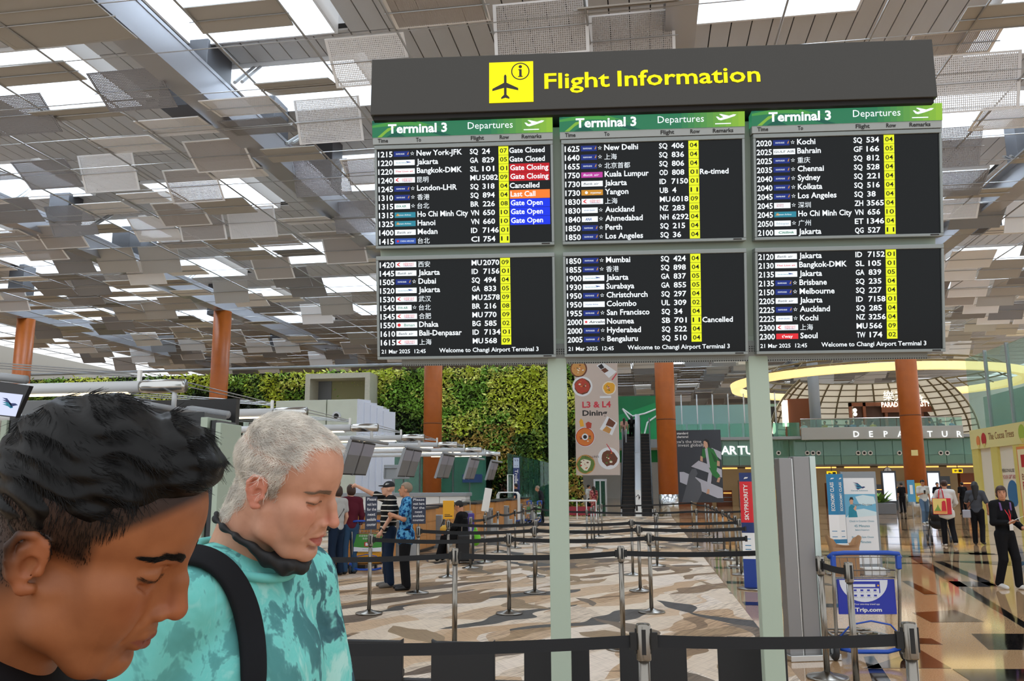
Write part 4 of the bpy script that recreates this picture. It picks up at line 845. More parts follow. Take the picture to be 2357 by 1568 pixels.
# airline monitor at the left picture edge
Y0 = 7.6; a = aty(-60, 915, Y0); t = thing('airline_monitor', 'slanted monitor showing a bird emblem at the left picture edge', 'monitor', (a.x, a.y, a.z))
m_bez = S('monitor_dark', '#2a2a2c', 0.4); m_lav = E_('monitor_pale_blue', '#cfd6f3', 0.85)
c0, c1, c2, c3 = [aty(*q, Y0)-a for q in ((-120, 862), (68, 888), (35, 962), (-150, 940))]
nrm = (c1-c0).cross(c3-c0).normalized()
mb = MB(); mb.add([c0, c1, c2, c3, c0-nrm*-0.06, c1-nrm*-0.06, c2-nrm*-0.06, c3-nrm*-0.06], [(0, 1, 2, 3), (7, 6, 5, 4), (0, 4, 5, 1), (1, 5, 6, 2), (2, 6, 7, 3), (3, 7, 4, 0)], m_bez); mb.build('housing', t)
q = [aty(*q_, Y0-0.004)-a for q_ in ((-120, 890), (53, 909), (36, 959), (-140, 940))]; mb = MB(); mb.add(q, [(0, 3, 2, 1)], m_lav); sc = mb.build('screen', t)
mb = MB(); bird = lambda pts: [aty(4+(px-20)/4.48*1.0, 850+py/4.48, Y0-0.007)-a for px, py in pts]
for k in range(4): P_ = bird([(25, 295+22*k), (75, 300+20*k), (110+6*k, 345+10*k), (125+4*k, 385+4*k), (110, 380+8*k), (85, 330+18*k), (55, 312+20*k)]); mb.add(P_, [tuple(range(7))], m_tn if k < 2 else m_teald)
P_ = bird([(110, 350), (160, 352), (188, 370), (150, 378), (125, 385)]); mb.add(P_, [tuple(range(5))], m_tn); mb.build('bird_emblem', sc)
MB().tube([aty(-80, 862, Y0)-a+Vector((0, .1, .02)), aty(44, 876, Y0)-a+Vector((0, .1, .02))], 0.045, 10, m_ltgrey).build('support_bar', t, smooth=True)
# dark self-service cabinets behind the dark-haired man
Yk = 8.4; m_dk = S('cabinet_black', '#131517', 0.15); m_dg = S('cabinet_grey', '#6e7072', 0.4)
k0, k1 = aty(22, 957, Yk), aty(470, 952, Yk)
cb = thing('self_service_cabinet', 'glossy black cabinet with sage edges behind the dark-haired man', 'cabinet', ((k0.x+k1.x)/2, Yk, 0)); hw = (k1.x-k0.x)/2; hz = k0.z
MB().bb((-hw, 0, 0.004), (hw, 0.5, hz), m_dk).build('body', cb, bevel=.01)
MB().bb((-hw-0.07, -0.03, 0.004), (-hw+0.0, 0.5, hz-0.05), m_grn).build('edge_post', cb, bevel=.006)
MB().bb((hw-0.02, -0.03, 0.004), (hw+0.06, 0.5, hz-0.06), m_grn).build('edge_post', cb, bevel=.006)
MB().bb((hw+0.07, 0.02, 0.004), (hw+0.14, 0.45, hz-0.09), m_dk).build('side_panel', cb)
MB().bb((hw+0.15, -0.02, 0.004), (hw+0.21, 0.45, hz-0.12), m_grn).build('edge_post', cb, bevel=.006)
q = aty(55, 1030, Yk); MB().bb((q.x-cb.location.x-0.08, -0.012, q.z-0.14), (q.x-cb.location.x+0.14, 0.0, q.z+0.14), m_ltgrey).build('card_reader', cb, bevel=.03)
MB().bb((q.x-cb.location.x-0.05, -0.018, q.z-0.12), (q.x-cb.location.x+0.14, -0.012, q.z+0.12), m_wht).build('card_reader_face', cb, bevel=.02)
MB().bb((-hw-0.1, 0.3, hz), (hw*0.2, 0.5, hz+0.2), m_dg).build('top_box', cb, bevel=.01)
a_, b2 = aty(310, 922, 10.6), aty(525, 955, 10.0); t = tag(MB().tube([a_, b2], 0.05, 10, m_ltgrey).build('ceiling_rail', smooth=True), 'dull steel rail above the black cabinet', 'rail')
mb = MB(); mb.bb((a_.x+.1, 10.2, a_.z-0.45), (b2.x, 10.3, a_.z-0.05), m_bez); tag(mb.build('hanging_display'), 'back of a dark display hanging under the dull rail', 'monitor')

# ---- pale block with porthole, slanted fins, long white counter
m_pb = mat('pale_green_panel', srgb('#cfd5c4'), 0.5, noise=0.05, nscale=1.2); m_fin = S('fin_white_blue', '#dfe5f2', 0.4)
X0, Zt, X1, Zb = R4(628, 921, 822, 1200, 34.0)
pb = thing('equipment_block', 'pale green panelled block with a round porthole', 'wall block', ((X0+X1)/2, 34.0, 0))
w = X1-X0
for k in range(2): MB().bb((-w/2+k*w*0.62+.02, 0, 0), (-w/2+(0.62 if k == 0 else 1.0)*w-.02, 4.0, Zt), m_pb).build('panel', pb, bevel=.02)
q = aty(775, 958, 34.0); ho = MB(); ho.tube([(q.x-pb.location.x, -0.06, q.z), (q.x-pb.location.x, 0.01, q.z)], 0.19, 24, m_lt); ho.build('porthole_ring', pb, smooth=False)
MB().tube([(q.x-pb.location.x, -0.068, q.z), (q.x-pb.location.x, -0.05, q.z)], 0.11, 24, m_dark).build('porthole', pb)
for k in range(5):
    xa = w/2+0.02+k*0.20; MB().box((xa+0.1, 0.3+k*0.25, (Zt-0.1*k)/2), (0.12, 0.7, Zt-0.12*k), m_fin, Matrix.Rotation(-0.5, 3, 'Z')).build('fin', pb, bevel=.01)
X0, Zt, X1, Zb = R4(775, 1138, 1072, 1180, 31.0)
wc = thing('service_counter', 'long white counter with a grey top in front of the glass pavilion', 'counter', ((X0+X1)/2, 31.0, 0)); w = (X1-X0)
for k in range(5): MB().bb((-w/2+k*w/5+.01, 0, 0.1), (-w/2+(k+1)*w/5-.01, 0.8, Zt-0.08), m_wht).build('front_panel', wc, bevel=.01)
MB().bb((-w/2-.05, -0.08, Zt-0.08), (w/2+.05, 0.9, Zt+0.05), m_ltgrey).build('counter_top', wc, bevel=.01)
MB().bb((-w/2, 0.1, 0), (w/2, 0.8, 0.1), m_top).build('plinth', wc)
q0 = aty(905, 1080, 33.0); bs = thing('sign_stand', 'back of a grey sign on a pole above the white counter', 'sign', (q0.x, 33.0, 0))
X0, Zt, X1, Zb = R4(883, 1070, 942, 1103, 33.0)
MB().bb((X0-q0.x, 0, Zb), (X1-q0.x, 0.1, Zt), m_gm).build('panel', bs, bevel=.02); MB().tube([(-0.0, 0.05, 0), (-0.0, 0.05, Zb)], 0.06, 10, m_ltgrey).build('pole', bs); MB().tube([(-.35, -.04, Zb+.06), (-.35, -.04, Zt-.12), (.35, -.04, Zt-.12), (.35, -.04, Zb+.06)], 0.04, 8, m_ltgrey).build('bracket', bs)

# ================================================================== LIVING WALL AND GLASS PAVILION
YW = 52.0
zt_ = 9.05
m_soil = S('planted_wall_backing', '#1d2410', 0.9)
wall_g = MB().bb((-43, YW, 0), (-3.9, YW+0.5, zt_), m_soil).build('wall_living'); struct(wall_g); wall_g['label'] = 'tall wall covered with green and yellow plants'
LEAF = [S('leaf_%d' % i, h, 0.5) for i, h in enumerate(['#d6e24a', '#a9c046', '#eef07a', '#7fa040', '#567a34', '#232f17', '#b98070', '#cfae5a', '#92c048'])]
rl = random.Random(5)
def vn(x, y, s):
    def h(i, j): return (sin(i*127.1+j*311.7+s*17.3)*43758.5453) % 1.0
    i, j = math.floor(x), math.floor(y); fx, fy = x-i, y-j; fx = fx*fx*(3-2*fx); fy = fy*fy*(3-2*fy)
    return (h(i, j)*(1-fx)+h(i+1, j)*fx)*(1-fy)+(h(i, j+1)*(1-fx)+h(i+1, j+1)*fx)*fy
fol = MB()
def scatter(x0, x1, z0, z1, n):
    for _ in range(n):
        x = rl.uniform(x0, x1); z = rl.uniform(z0, z1); up = (z-2)/7  # brighter leaves high, darker low: overhead light put into the leaf colours
        g = vn(x*0.55+40, z*0.55, 1)*0.75+vn(x*1.6, z*1.6, 2)*0.25+rl.uniform(-.07, .07)
        g2 = vn(x*0.45+11, z*0.45+5, 3)
        if g < 0.27: k = 6 if g2 > .45 else 5
        elif g < 0.36: k = 5
        elif g < 0.45: k = 4 if up < .55 else 3
        elif g < 0.53: k = (8 if up > .5 else 7) if g2 > .4 else 4
        elif g < 0.62: k = 8 if g2 > .5 else 1
        elif g < 0.76: k = (2 if g2 > .4 else 0) if up > .45 else (7 if g2 > .5 else 3)
        else: k = 0 if up > .4 else 4
        s = rl.uniform(0.09, 0.19); d = Vector((rl.uniform(-1, 1), -rl.uniform(.2, .9), rl.uniform(-1, .5))).normalized()
        e = d.cross(Vector((rl.uniform(-1, 1), rl.uniform(-1, 1), rl.uniform(-1, 1)))).normalized(); c = Vector((x, YW-rl.uniform(0.02, 0.38)*(0.5+g), z))
        fol.add([c, c+d*s+e*s*.38, c+d*s*2, c+d*s-e*s*.38], [(0, 1, 2, 3)], LEAF[k])
scatter(-20.4, -3.9, 3.4, zt_, 17000); scatter(-9.5, -3.9, 0.0, 3.4, 3600); scatter(-20, -9.5, 0, 3.4, 2500); scatter(-43, -20.4, 6.4, zt_, 9000)
o = fol.build('foliage', wall_g); o['kind'] = 'stuff'
t = tag(MB().tube([(-43, YW-0.7, zt_+0.25), (-3.5, YW-0.7, zt_+0.25)], 0.09, 8, m_ltgrey).build('wall_top_pipe', smooth=True), 'long grey pipe along the top of the living wall', 'pipe')
# square concrete portal set into the living wall
m_conc = mat('pale_concrete', srgb('#c4c1ae'), 0.7, noise=0.05); m_olive = S('portal_inner', '#8d8a63', 0.7)
X0, Zt, X1, Zb = R4(702, 859, 851, 935, 50.0); po = thing('concrete_portal', 'square pale concrete portal beside the living wall', 'portal', ((X0+X1)/2, 50.0, 0)); w = X1-X0
MB().bb((-w/2, 0, Zb-3), (-w/2+.32, 1.6, Zt), m_conc).build('jamb', po); MB().bb((w/2-.32, 0, Zb-3), (w/2, 1.6, Zt), m_conc).build('jamb', po); MB().bb((-w/2+.32, 0, Zt-.32), (w/2-.32, 1.6, Zt), m_conc).build('lintel', po)
MB().bb((-w/2+.32, 1.4, 0), (-w/2+1.2, 1.5, Zt-.32), m_dg).build('back_panel', po); MB().bb((-w/2+1.2, 1.45, 0), (w/2-1.2, 1.55, Zt-.32), m_olive).build('back_panel', po); MB().bb((w/2-1.2, 1.4, 0), (w/2-.32, 1.5, Zt-.32), m_olive).build('back_panel', po)
MB().bb((-w/2, 0.1, 0), (w/2, 1.3, Zb-3), m_conc).build('foot_wall', po)
# glass pavilion
g_t = glass('teal_glass', srgb('#5fa08c'), 0.45); g_d = glass('dark_teal_glass', srgb('#2f5f50'), 0.6)
X0, Zt, X1, Zb = R4(853, 1038, 1120, 1185, 48.0); gp = thing('glass_pavilion', 'green glass pavilion at the foot of the living wall', 'pavilion', (X0, 48.0, 0)); w = X1-X0
for k in range(7):
    MB().bb((k*w/7+.04, 0, 0.1), ((k+1)*w/7-.04, 0.03, Zt-.15), g_t).build('pane', gp)
    MB().bb((k*w/7-.03, -0.02, 0), (k*w/7+.03, 0.06, Zt-.15), m_dg).build('mullion', gp)
MB().bb((-.1, -0.1, Zt-.15), (w+.1, 3.0, Zt), m_lt).build('roof', gp)
MB().bb((0.2, 2.6, 0), (w-.2, 2.9, Zt-.15), m_dk).build('core', gp)
X0, Zt2, X1, Zb2 = R4(1065, 1092, 1110, 1111, 47.9)
MB().bb((X0-gp.location.x, -0.15, Zb2), (X1-gp.location.x, -0.05, Zt2), S('blue_screen', '#2b4b7e', .3)).build('blue_screen', gp)
# row of glass fence panes right of the trolley sign
for k in range(8):
    a = aty(1168+k*12, 1043+k*2.8, 44.0+k*.3); b_ = aty(1180+k*12-1, 1046+k*2.8, 44.3+k*.3)
    tag(MB().add([a, b_, (b_.x, b_.y, 0), (a.x, a.y, 0), a+Vector((0, .02, 0)), b_+Vector((0, .02, 0)), (b_.x, b_.y+.02, 0), (a.x, a.y+.02, 0)], [(0, 1, 2, 3), (7, 6, 5, 4), (0, 4, 5, 1), (1, 5, 6, 2), (2, 6, 7, 3), (3, 7, 4, 0)], g_d).build('glass_fence_pane'), 'tall green glass fence pane, %s from the left' % words[k], 'glass pane', 'glass fence panes')
# trolley sign
X0, Zt, X1, Zb = R4(1181, 1053, 1196, 1150, 42.0); ts = thing('trolley_sign', 'blue vertical sign reading Trolleys', 'sign', ((X0+X1)/2, 42.0, 0)); w = (X1-X0)/2
MB().bb((-w, 0, 0), (w, 0.12, Zt), m_tn).build('board', ts, bevel=.01); MB().bb((-w+.02, -0.01, Zt-.52), (w-.02, 0, Zt-.03), S('sign_pale_blue', '#c9d8ee', .5)).build('icon_plate', ts)
mb = MB()
for k in range(2): mb.text('↑', (-.06+.12*k, -0.014, Zt-.22), X_, Z_, .12, m_tn, align='c'); mb.lathe([(0.03, 0), (0.03, .02)], (-.06+.12*k, -0.014, Zt-.42), 8, m_tn)
mb.build('icon', ts); mb = MB(); mb.text('Trolleys', (-.07, -0.006, Zt-.6), -Z_, X_, .16, m_wht, width=.95, bold=.02); mb.build('lettering', ts)

# ================================================================== DINING BANNER
X0, Zt, X1, Zb = R4(1324, 834, 1424, 1094, 45.2); bw, bh = X1-X0, Zt-Zb
m_ban = S('banner_beige', '#cbb9ac', 0.7); bn_ = thing('dining_banner', 'tall beige banner reading L3 and L4 Dining with plates of food', 'banner', (X0, 45.2, Zb))
MB().bb((0, 0, 0), (bw, 0.05, bh), m_ban).build('sheet', bn_)
for u in (.15, .85): MB().tube([(bw*u, .02, bh), (bw*u, .02, 12.0-Zb)], .02, 5, m_cab).build('hanging_cable', bn_)
F = {k: S('food_'+k, h, .6) for k, h in dict(plate='#e6e6e6', red='#b5402a', brown='#6d3c25', orange='#d9772b', green='#5f7a35', cream='#eadfc8', dark='#2a2020', yellow='#e9a92c', crust='#c98f4a', pinkr='#d23b48').items()}
dfx = lambda u, v: (bw*u, bh*(1-v))
def disc(u, v, r, layers, nm='food_plate'):
    cx, cz = dfx(u, v); mb = MB()
    for i, (rr, m, n_, jit) in enumerate(layers):
        mb.prism([(cx+r*rr*cos(2*pi*k/n_)*(1+jit*(rl.random()-.5)), cz+r*rr*sin(2*pi*k/n_)*(1+jit*(rl.random()-.5))) for k in range(n_)], X_, Z_, (0, -0.004-0.003*i, 0), 0, F[m])
    for i in range(14):
        a, q = rl.uniform(0, 6.28), rl.uniform(0, .55)*r; s = r*rl.uniform(.06, .15); m = rl.choice(['green', 'cream', 'orange', 'brown', 'red'])
        mb.prism([(cx+q*cos(a)+s*cos(2*pi*k/6), cz+q*sin(a)+s*.7*sin(2*pi*k/6)) for k in range(6)], X_, Z_, (0, -0.004-0.003*(len(layers))-.0005*i, 0), 0, F[m])
    mb.build(nm, bn_)
R_ = bw
disc(.10, .055, .20*R_, [(1, 'brown', 24, 0), (.85, 'crust', 16, .1)]); disc(.18, .215, .235*R_, [(1, 'plate', 28, 0), (.80, 'brown', 20, .1), (.7, 'red', 14, .3)]); disc(.80, .235, .16*R_, [(1, 'cream', 24, 0), (.85, 'yellow', 14, .2)])
disc(.22, .665, .225*R_, [(1, 'plate', 28, 0), (.95, 'red', 24, 0), (.88, 'orange', 20, .05)]); disc(.22, .905, .22*R_, [(1, 'crust', 26, 0), (.88, 'green', 16, .2), (.6, 'cream', 10, .4)]); disc(.75, .855, .25*R_, [(1, 'plate', 28, 0), (.72, 'brown', 14, .3)])
mb = MB(); c_ = dfx(.22, .665); mb.prism([(c_[0]+.075*R_*cos(2*pi*k/18), c_[1]+.075*R_*sin(2*pi*k/18)) for k in range(18)], X_, Z_, (0, -.03, 0), 0, F['plate']); mb.prism([(c_[0]+.045*R_*cos(2*pi*k/18), c_[1]+.045*R_*sin(2*pi*k/18)) for k in range(18)], X_, Z_, (0, -.033, 0), 0, F['dark']); mb.build('hot_pot_funnel', bn_)
mb = MB()
for poly, m, w_ in [([(.52, .03), (.66, .0), (.98, .09), (.80, .145)], 'plate', .004), ([(.55, .035), (.64, .015), (.70, .05), (.62, .065)], 'dark', .008), ([(.62, .07), (.72, .052), (.80, .08), (.70, .1)], 'brown', .008), ([(.56, .60), (.74, .485), (.97, .545), (.84, .655)], 'plate', .004), ([(.70, .565), (.78, .50), (.93, .545), (.86, .585)], 'brown', .008), ([(.62, .61), (.72, .57), (.83, .60), (.78, .64)], 'crust', .008),
                   ([(.86, .16), (.98, .10), (.985, .112), (.88, .168)], 'pinkr', .008), ([(.70, .73), (.715, .728), (.84, .80), (.82, .805)], 'pinkr', .011), ([(.09, .53), (.13, .50), (.18, .52), (.2, .57), (.12, .575)], 'yellow', .008), ([(.24, .545), (.30, .53), (.38, .545), (.36, .59), (.26, .59)], 'red', .008), ([(.58, .305), (.84, .305), (.84, .325), (.58, .325)], 'plate', .02)]:
    mb.prism([dfx(*q) for q in poly], X_, Z_, (0, -w_, 0), 0, F[m])
mb.build('food_print', bn_)
mb = MB(); q = dfx(.17, .405); mb.text('L3 & L4', (q[0], -.006, q[1]), X_, Z_, bh*.052, F['pinkr'], width=bw*.66, bold=.03); q = dfx(.17, .477); mb.text('Dining', (q[0], -.006, q[1]), X_, Z_, bh*.047, m_blk, width=bw*.57, bold=.03)
q = dfx(.21, .848); mb.text("COLLIN'S", (q[0], -.04, q[1]), X_, Z_, bh*.017, m_blk, width=bw*.32); mb.build('lettering', bn_)

# ================================================================== ESCALATORS
m_step = S('escalator_step', '#26221f', 0.4); m_edge = S('step_edge', '#6e5b4c', 0.5); m_bal = mat('escalator_panel', srgb('#b9bcbf'), 0.25, metal=0.7); m_hand = S('handrail_black', '#161616', .4)
def escalator(px0, px1, label):
    a, b_ = aty(px0, 1190, 46.6), aty(px1, 1190, 46.6); w = b_.x-a.x; t = thing('escalator', label, 'escalator', (a.x, 46.6, 0)); n = 24; rise, run = 0.205, 0.36
    for k in range(n):
        mb = MB(); mb.bb((0.04, 0.3+run*k, max(0, rise*k-.2)), (w-.04, 0.3+run*(k+1), rise*(k+1)-.012), m_step).bb((0.04, 0.29+run*k, rise*(k+1)-.03), (w-.04, 0.33+run*k, rise*(k+1)), m_edge); mb.build('step', t)
    for x in (0, w):
        mb = MB(); mb.prism([(0, 0), (0, .75), (.5, .95), (.3+run*n, rise*n+.95), (.8+run*n, rise*n+.9), (.8+run*n, rise*n-.3), (.5, 0)], Y_, Z_, (x-.03, 0, 0), .06, m_bal); mb.build('balustrade', t)
        MB().tube([(x, -.05, .4), (x, -.08, .7), (x, .3, 1.0), (x, .3+run*n, rise*n+1.02), (x, .9+run*n, rise*n+1.0)], .05, 6, m_hand).build('handrail', t, smooth=True)
    return t
escalator(1431, 1463, 'left escalator, rising beside the dining banner'); escalator(1477, 1503, 'right escalator, rising beside the terracotta column')
X0, Zt, X1, Zb = R4(1463, 1128, 1476, 1190, 46.4); mb = MB(); es_ = thing('escalator_sign', 'white sign with an arrow between the two escalators', 'sign', ((X0+X1)/2, 46.3, 0)); w = (X1-X0)/2
MB().bb((-w, 0, 0), (w, .1, Zt), m_wht).build('panel', es_); mb = MB(); mb.text('↑', (0, -.006, Zt-.55), X_, Z_, .3, m_blk, align='c', bold=.03); mb.lathe([(.05, 0), (.05, .25)], (-.09, -.0, Zt-1.1), 8, m_blk); mb.build('symbols', es_)
MB().prism([(0, .4), (0, 1.4), (8.9, 6.2), (8.9, 5.0)], Y_, Z_, (-w, .2, 0), 2*w, m_bal).build('centre_divider', es_)
# green mural and landing behind the escalators
X0, Zt, X1, Zb = R4(1400, 912, 1512, 1015, 60.0); mu = thing('green_mural', 'green mural with white curves behind the escalators', 'mural', (X0, 60.0, Zb)); w, h = X1-X0, Zt-Zb
m_gm1, m_gm2, m_gm3 = S('mural_green', '#15904e', .5), S('mural_deep_green', '#0c7440', .5), S('mural_light_green', '#4fa860', .5)
MB().bb((0, 0, -1.5), (w, .1, h), m_gm1).build('sheet', mu); mb = MB(); mb.prism([(0, h*.5), (w, h*.85), (w, h), (0, h)], X_, Z_, (0, -.01, 0), 0, m_gm2); mb.prism([(w*.25, 0), (w*.5, h*.45), (w*.75, h*.1), (w*.6, 0)], X_, Z_, (0, -.012, 0), 0, m_gm3); mb.build('colour_fields', mu)
mb = MB(); mb.tube([(w*.3, -.03, h*.72), (w*.5, -.03, h*.55), (w*.75, -.03, h*.6), (w, -.03, h*.7)], .06, 5, m_wht); mb.build('white_curve', mu); mb = MB(); mb.tube([(w*.3, -.03, h*.72), (w*.55, -.03, h*.3), (w*.62, -.03, 0)], .06, 5, m_wht); mb.build('white_curve', mu); mb = MB(); mb.tube([(w, -.03, h*.55), (w*.8, -.03, h*.4), (w*.7, -.03, 0)], .06, 5, m_wht); mb.build('white_curve', mu)
lz = aty(1465, 1012, 57).z; o = MB().bb((-3.4, 56, lz-.6), (3.0, 60, lz-.05), m_gm).build('floor_landing'); struct(o)
# glazed door below the banner
X0, Zt, X1, Zb = R4(1367, 1103, 1397, 1180, 50.5); dr = MB(); dr.bb((X0, 50.5, 0), (X0+.1, 50.6, Zt), m_lt).bb((X1-.1, 50.5, 0), (X1, 50.6, Zt), m_lt).bb((X0+.1, 50.5, Zt-.12), (X1-.1, 50.6, Zt), m_lt).bb(((X0+X1)/2-.04, 50.5, 0), ((X0+X1)/2+.04, 50.6, Zt-.12), m_lt); o = dr.build('door_1'); struct(o); MB().bb((X0+.1, 50.53, 0), ((X0+X1)/2-.04, 50.56, Zt-.12), g_d).build('pane', o); MB().bb(((X0+X1)/2+.04, 50.53, 0), (X1-.1, 50.56, Zt-.12), g_d).build('pane', o)
mr = S('red_bench', '#9c2b38', .5); X0, Zt, X1, Zb = R4(1306, 1153, 1372, 1176, 42.0); t = thing('low_barrier', 'white railing with red panels in front of the glass door', 'railing', (X0, 42.0, 0)); w = X1-X0
MB().bb((0, 0, .2), (w, .05, .62), mr).build('red_panel', t); MB().tube([(0, 0, Zt), (w, 0, Zt)], .05, 6, m_wht).build('top_rail', t)
for k in range(4): MB().tube([(w*k/3, 0, 0), (w*k/3, 0, Zt)], .03, 6, m_wht).build('post', t)

# ================================================================== INVESTMENT POSTER
X0, Zt, X1, Zb = R4(1545, 990, 1662, 1157, 49.0); pw_, ph_ = X1-X0, Zt-Zb
m_pd, m_pm, m_pl, m_gc, m_gc2 = S('ad_charcoal', '#3b3f46', .5), S('ad_mid_grey', '#5d6066', .5), S('ad_pale_band', '#c4c4ce', .5), S('ad_green_coat', '#2f7f3c', .5), S('ad_green_shade', '#1d5a2b', .5)
ad = thing('wall_poster', 'dark poster of a striding figure in a green coat beside the column', 'poster', (X0, 49.0, Zb)); MB().bb((0, 0, 0), (pw_, .08, ph_), m_pd).build('sheet', ad)
zf = lambda x, y: (pw_*(x-1200)/(1695-1200), ph_*(1-(y-700)/(1380-700)))
def adp(polys, nm, w0):
    for i, (pts, m) in enumerate(polys): mb = MB(); mb.prism([zf(*q) for q in pts], X_, Z_, (0, -w0-.002*i, 0), 0, m); mb.build(nm, ad)
adp([([(1280, 1095), (1320, 1095), (1690, 1250), (1690, 1340), (1640, 1340), (1280, 1190)], m_pl), ([(1470, 990), (1690, 1075), (1690, 1150), (1395, 1045)], m_pl), ([(1600, 870), (1690, 910), (1690, 985), (1620, 930)], m_pl)], 'pale_band', .004)
adp([([(1290, 1380), (1350, 1200), (1370, 1120), (1400, 1070), (1440, 1065), (1455, 1110), (1430, 1150), (1480, 1200), (1490, 1290), (1440, 1380)], m_pm)], 'blurred_passer', .012)
adp([([(1570, 1070), (1600, 1060), (1585, 1180), (1565, 1270), (1540, 1260), (1545, 1180)], m_pl), ([(1530, 1300), (1545, 1255), (1565, 1260), (1560, 1300)], m_skin), ([(1510, 880), (1560, 865), (1620, 885), (1650, 950), (1672, 1000), (1650, 1030), (1640, 1090), (1672, 1130), (1650, 1165), (1600, 1130), (1560, 1040), (1555, 960), (1500, 960)], m_gc), ([(1590, 900), (1640, 960), (1655, 1010), (1620, 1000)], m_gc2), ([(1535, 880), (1560, 870), (1580, 1060), (1555, 1050)], m_pl), ([(1500, 960), (1515, 890), (1535, 900), (1530, 970)], m_gc), ([(1485, 990), (1490, 945), (1512, 955), (1510, 1000)], m_skin), ([(1645, 1040), (1650, 990), (1675, 1000), (1672, 1045)], m_skin), ([(1525, 850), (1525, 810), (1550, 795), (1570, 815), (1565, 865), (1545, 880)], m_skin), ([(1525, 805), (1545, 785), (1575, 800), (1585, 850), (1570, 860), (1562, 820), (1540, 805)], m_blk), ([(1635, 1190), (1650, 1150), (1675, 1150), (1660, 1195)], m_skin)], 'figure_print', .016)
mb = MB(); q = zf(1268, 760); mb.text('standard', (q[0], -.01, q[1]+.12), X_, Z_, .13, m_wht, width=.62, bold=.02); mb.text('chartered', (q[0], -.01, q[1]-.08), X_, Z_, .13, m_wht, width=.62, bold=.02)
q = zf(1218, 823); mb.text("Now's the time", (q[0], -.01, q[1]), X_, Z_, .17, m_wht, width=1.62); q = zf(1218, 856); mb.text('to invest globally.', (q[0], -.01, q[1]), X_, Z_, .17, m_wht, width=1.85); mb.build('lettering', ad)
# ================================================================== GLASS FRONT, BALCONY AND RESTAURANT ON THE RIGHT
YF = 66.0; zc_ = 3.0
m_band = S('balcony_band', '#a9aaa4', .5); m_gw = glass('green_facade_glass', srgb('#86b8a6'), 0.5); m_lowg = S('green_panel', '#6c9682', .3); m_ring = mat('ring_light_skin', srgb('#f2e6b8'), .6, emit=srgb('#ffdc88'), es=0.75); m_ring.cycles.emission_sampling = 'NONE'
m_wood2 = S('restaurant_wood', '#8a4a22', .5); m_lat = S('lattice_bronze', '#7a6a48', .5); m_shell = mat('lit_shell', srgb('#e9e2d2'), .7, emit=srgb('#f5e7cc'), es=0.25); m_shell.cycles.emission_sampling = 'NONE'
xa, xb = 2.0, 24.0
fac = thing('glass_facade', 'long green glass facade under the balcony', 'facade', (xa, YF, 0))
n = 18; w = (xb-xa)/n
for k in range(n):
    MB().bb((k*w+.02, 0, zc_+.75), ((k+1)*w-.02, .04, 4.95), m_gw).build('pane', fac); MB().bb((k*w+.02, .02, zc_), ((k+1)*w-.02, .06, zc_+.73), m_lowg).build('lower_panel', fac)
for k, px in enumerate([1792, 1858, 1871, 1884, 1975, 1989, 2003, 2070, 2165, 2180]):
    q = aty(px, 1043, YF); mb = MB(); mb.tube([(q.x-xa, -.06, q.z), (q.x-xa, .03, q.z)], .17, 16, m_wht); o = mb.build('round_vent', fac); MB().tube([(q.x-xa, -.075, q.z), (q.x-xa, -.05, q.z)], .09, 12, m_dark).build('vent_hole', o)
MB().bb((0, .9, zc_), (xb-xa, 1.1, 5.0), S('facade_back', '#8fb0a4', .6)).build('back_lining', fac)
mb = MB(); q = aty(1662, 1047, YF-.1)
for i, ch in enumerate('ARTURE'): q = aty(1670+i*18.5, 1046, YF-.1); mb.text(ch, (q.x-xa, -.12, q.z), X_, Z_, .62, E_('lit_letter', '#f4f6f4', .9), align='c', bold=.03)
mb.build('lettering', fac)
# balcony slab, band with letters
bal = thing('balcony', 'restaurant balcony with a grey band reading DEPARTURE', 'balcony', (xa, YF, 0))
x0 = aty(1843, 1000, YF-1.2).x; x1 = aty(2215, 1000, YF-1.2).x
MB().bb((x0-xa, -1.5, 4.85), (x1-xa, -1.2, 5.75), m_band).build('band', bal, bevel=.03)
MB().bb((0, -1.2, 4.95), (xb-xa, 14, 5.15), m_gm).build('slab', bal)
for i, ch in enumerate('DEPARTURE'):
    px = 1971+i*33.9; q = aty(px, 1006, YF-1.5); mb = MB(); mb.text(ch, (q.x-xa, -1.56, q.z), X_, Z_, .42, E_('lit_letter', '#f4f6f4', .9), align='c', bold=.02)
    if px < 2216: mb.build('letter', bal)
for k in range(10): MB().bb(((x0-xa)+k*(x1-x0)/10+.02, -1.42, 5.75), ((x0-xa)+(k+1)*(x1-x0)/10-.02, -1.40, 6.35), glass('rail_glass', srgb('#7f9f97'), .25)).build('rail_pane', bal)
MB().tube([(x0-xa, -1.41, 6.38), (x1-xa, -1.41, 6.38)], .035, 6, m_inox).build('handrail', bal)
for k in range(9): MB().bb((.1+k*(x0-xa)/9, -1.2, 5.15), ((k+1)*(x0-xa)/9-.05, -1.17, 6.15), g_t).build('rail_pane', bal)
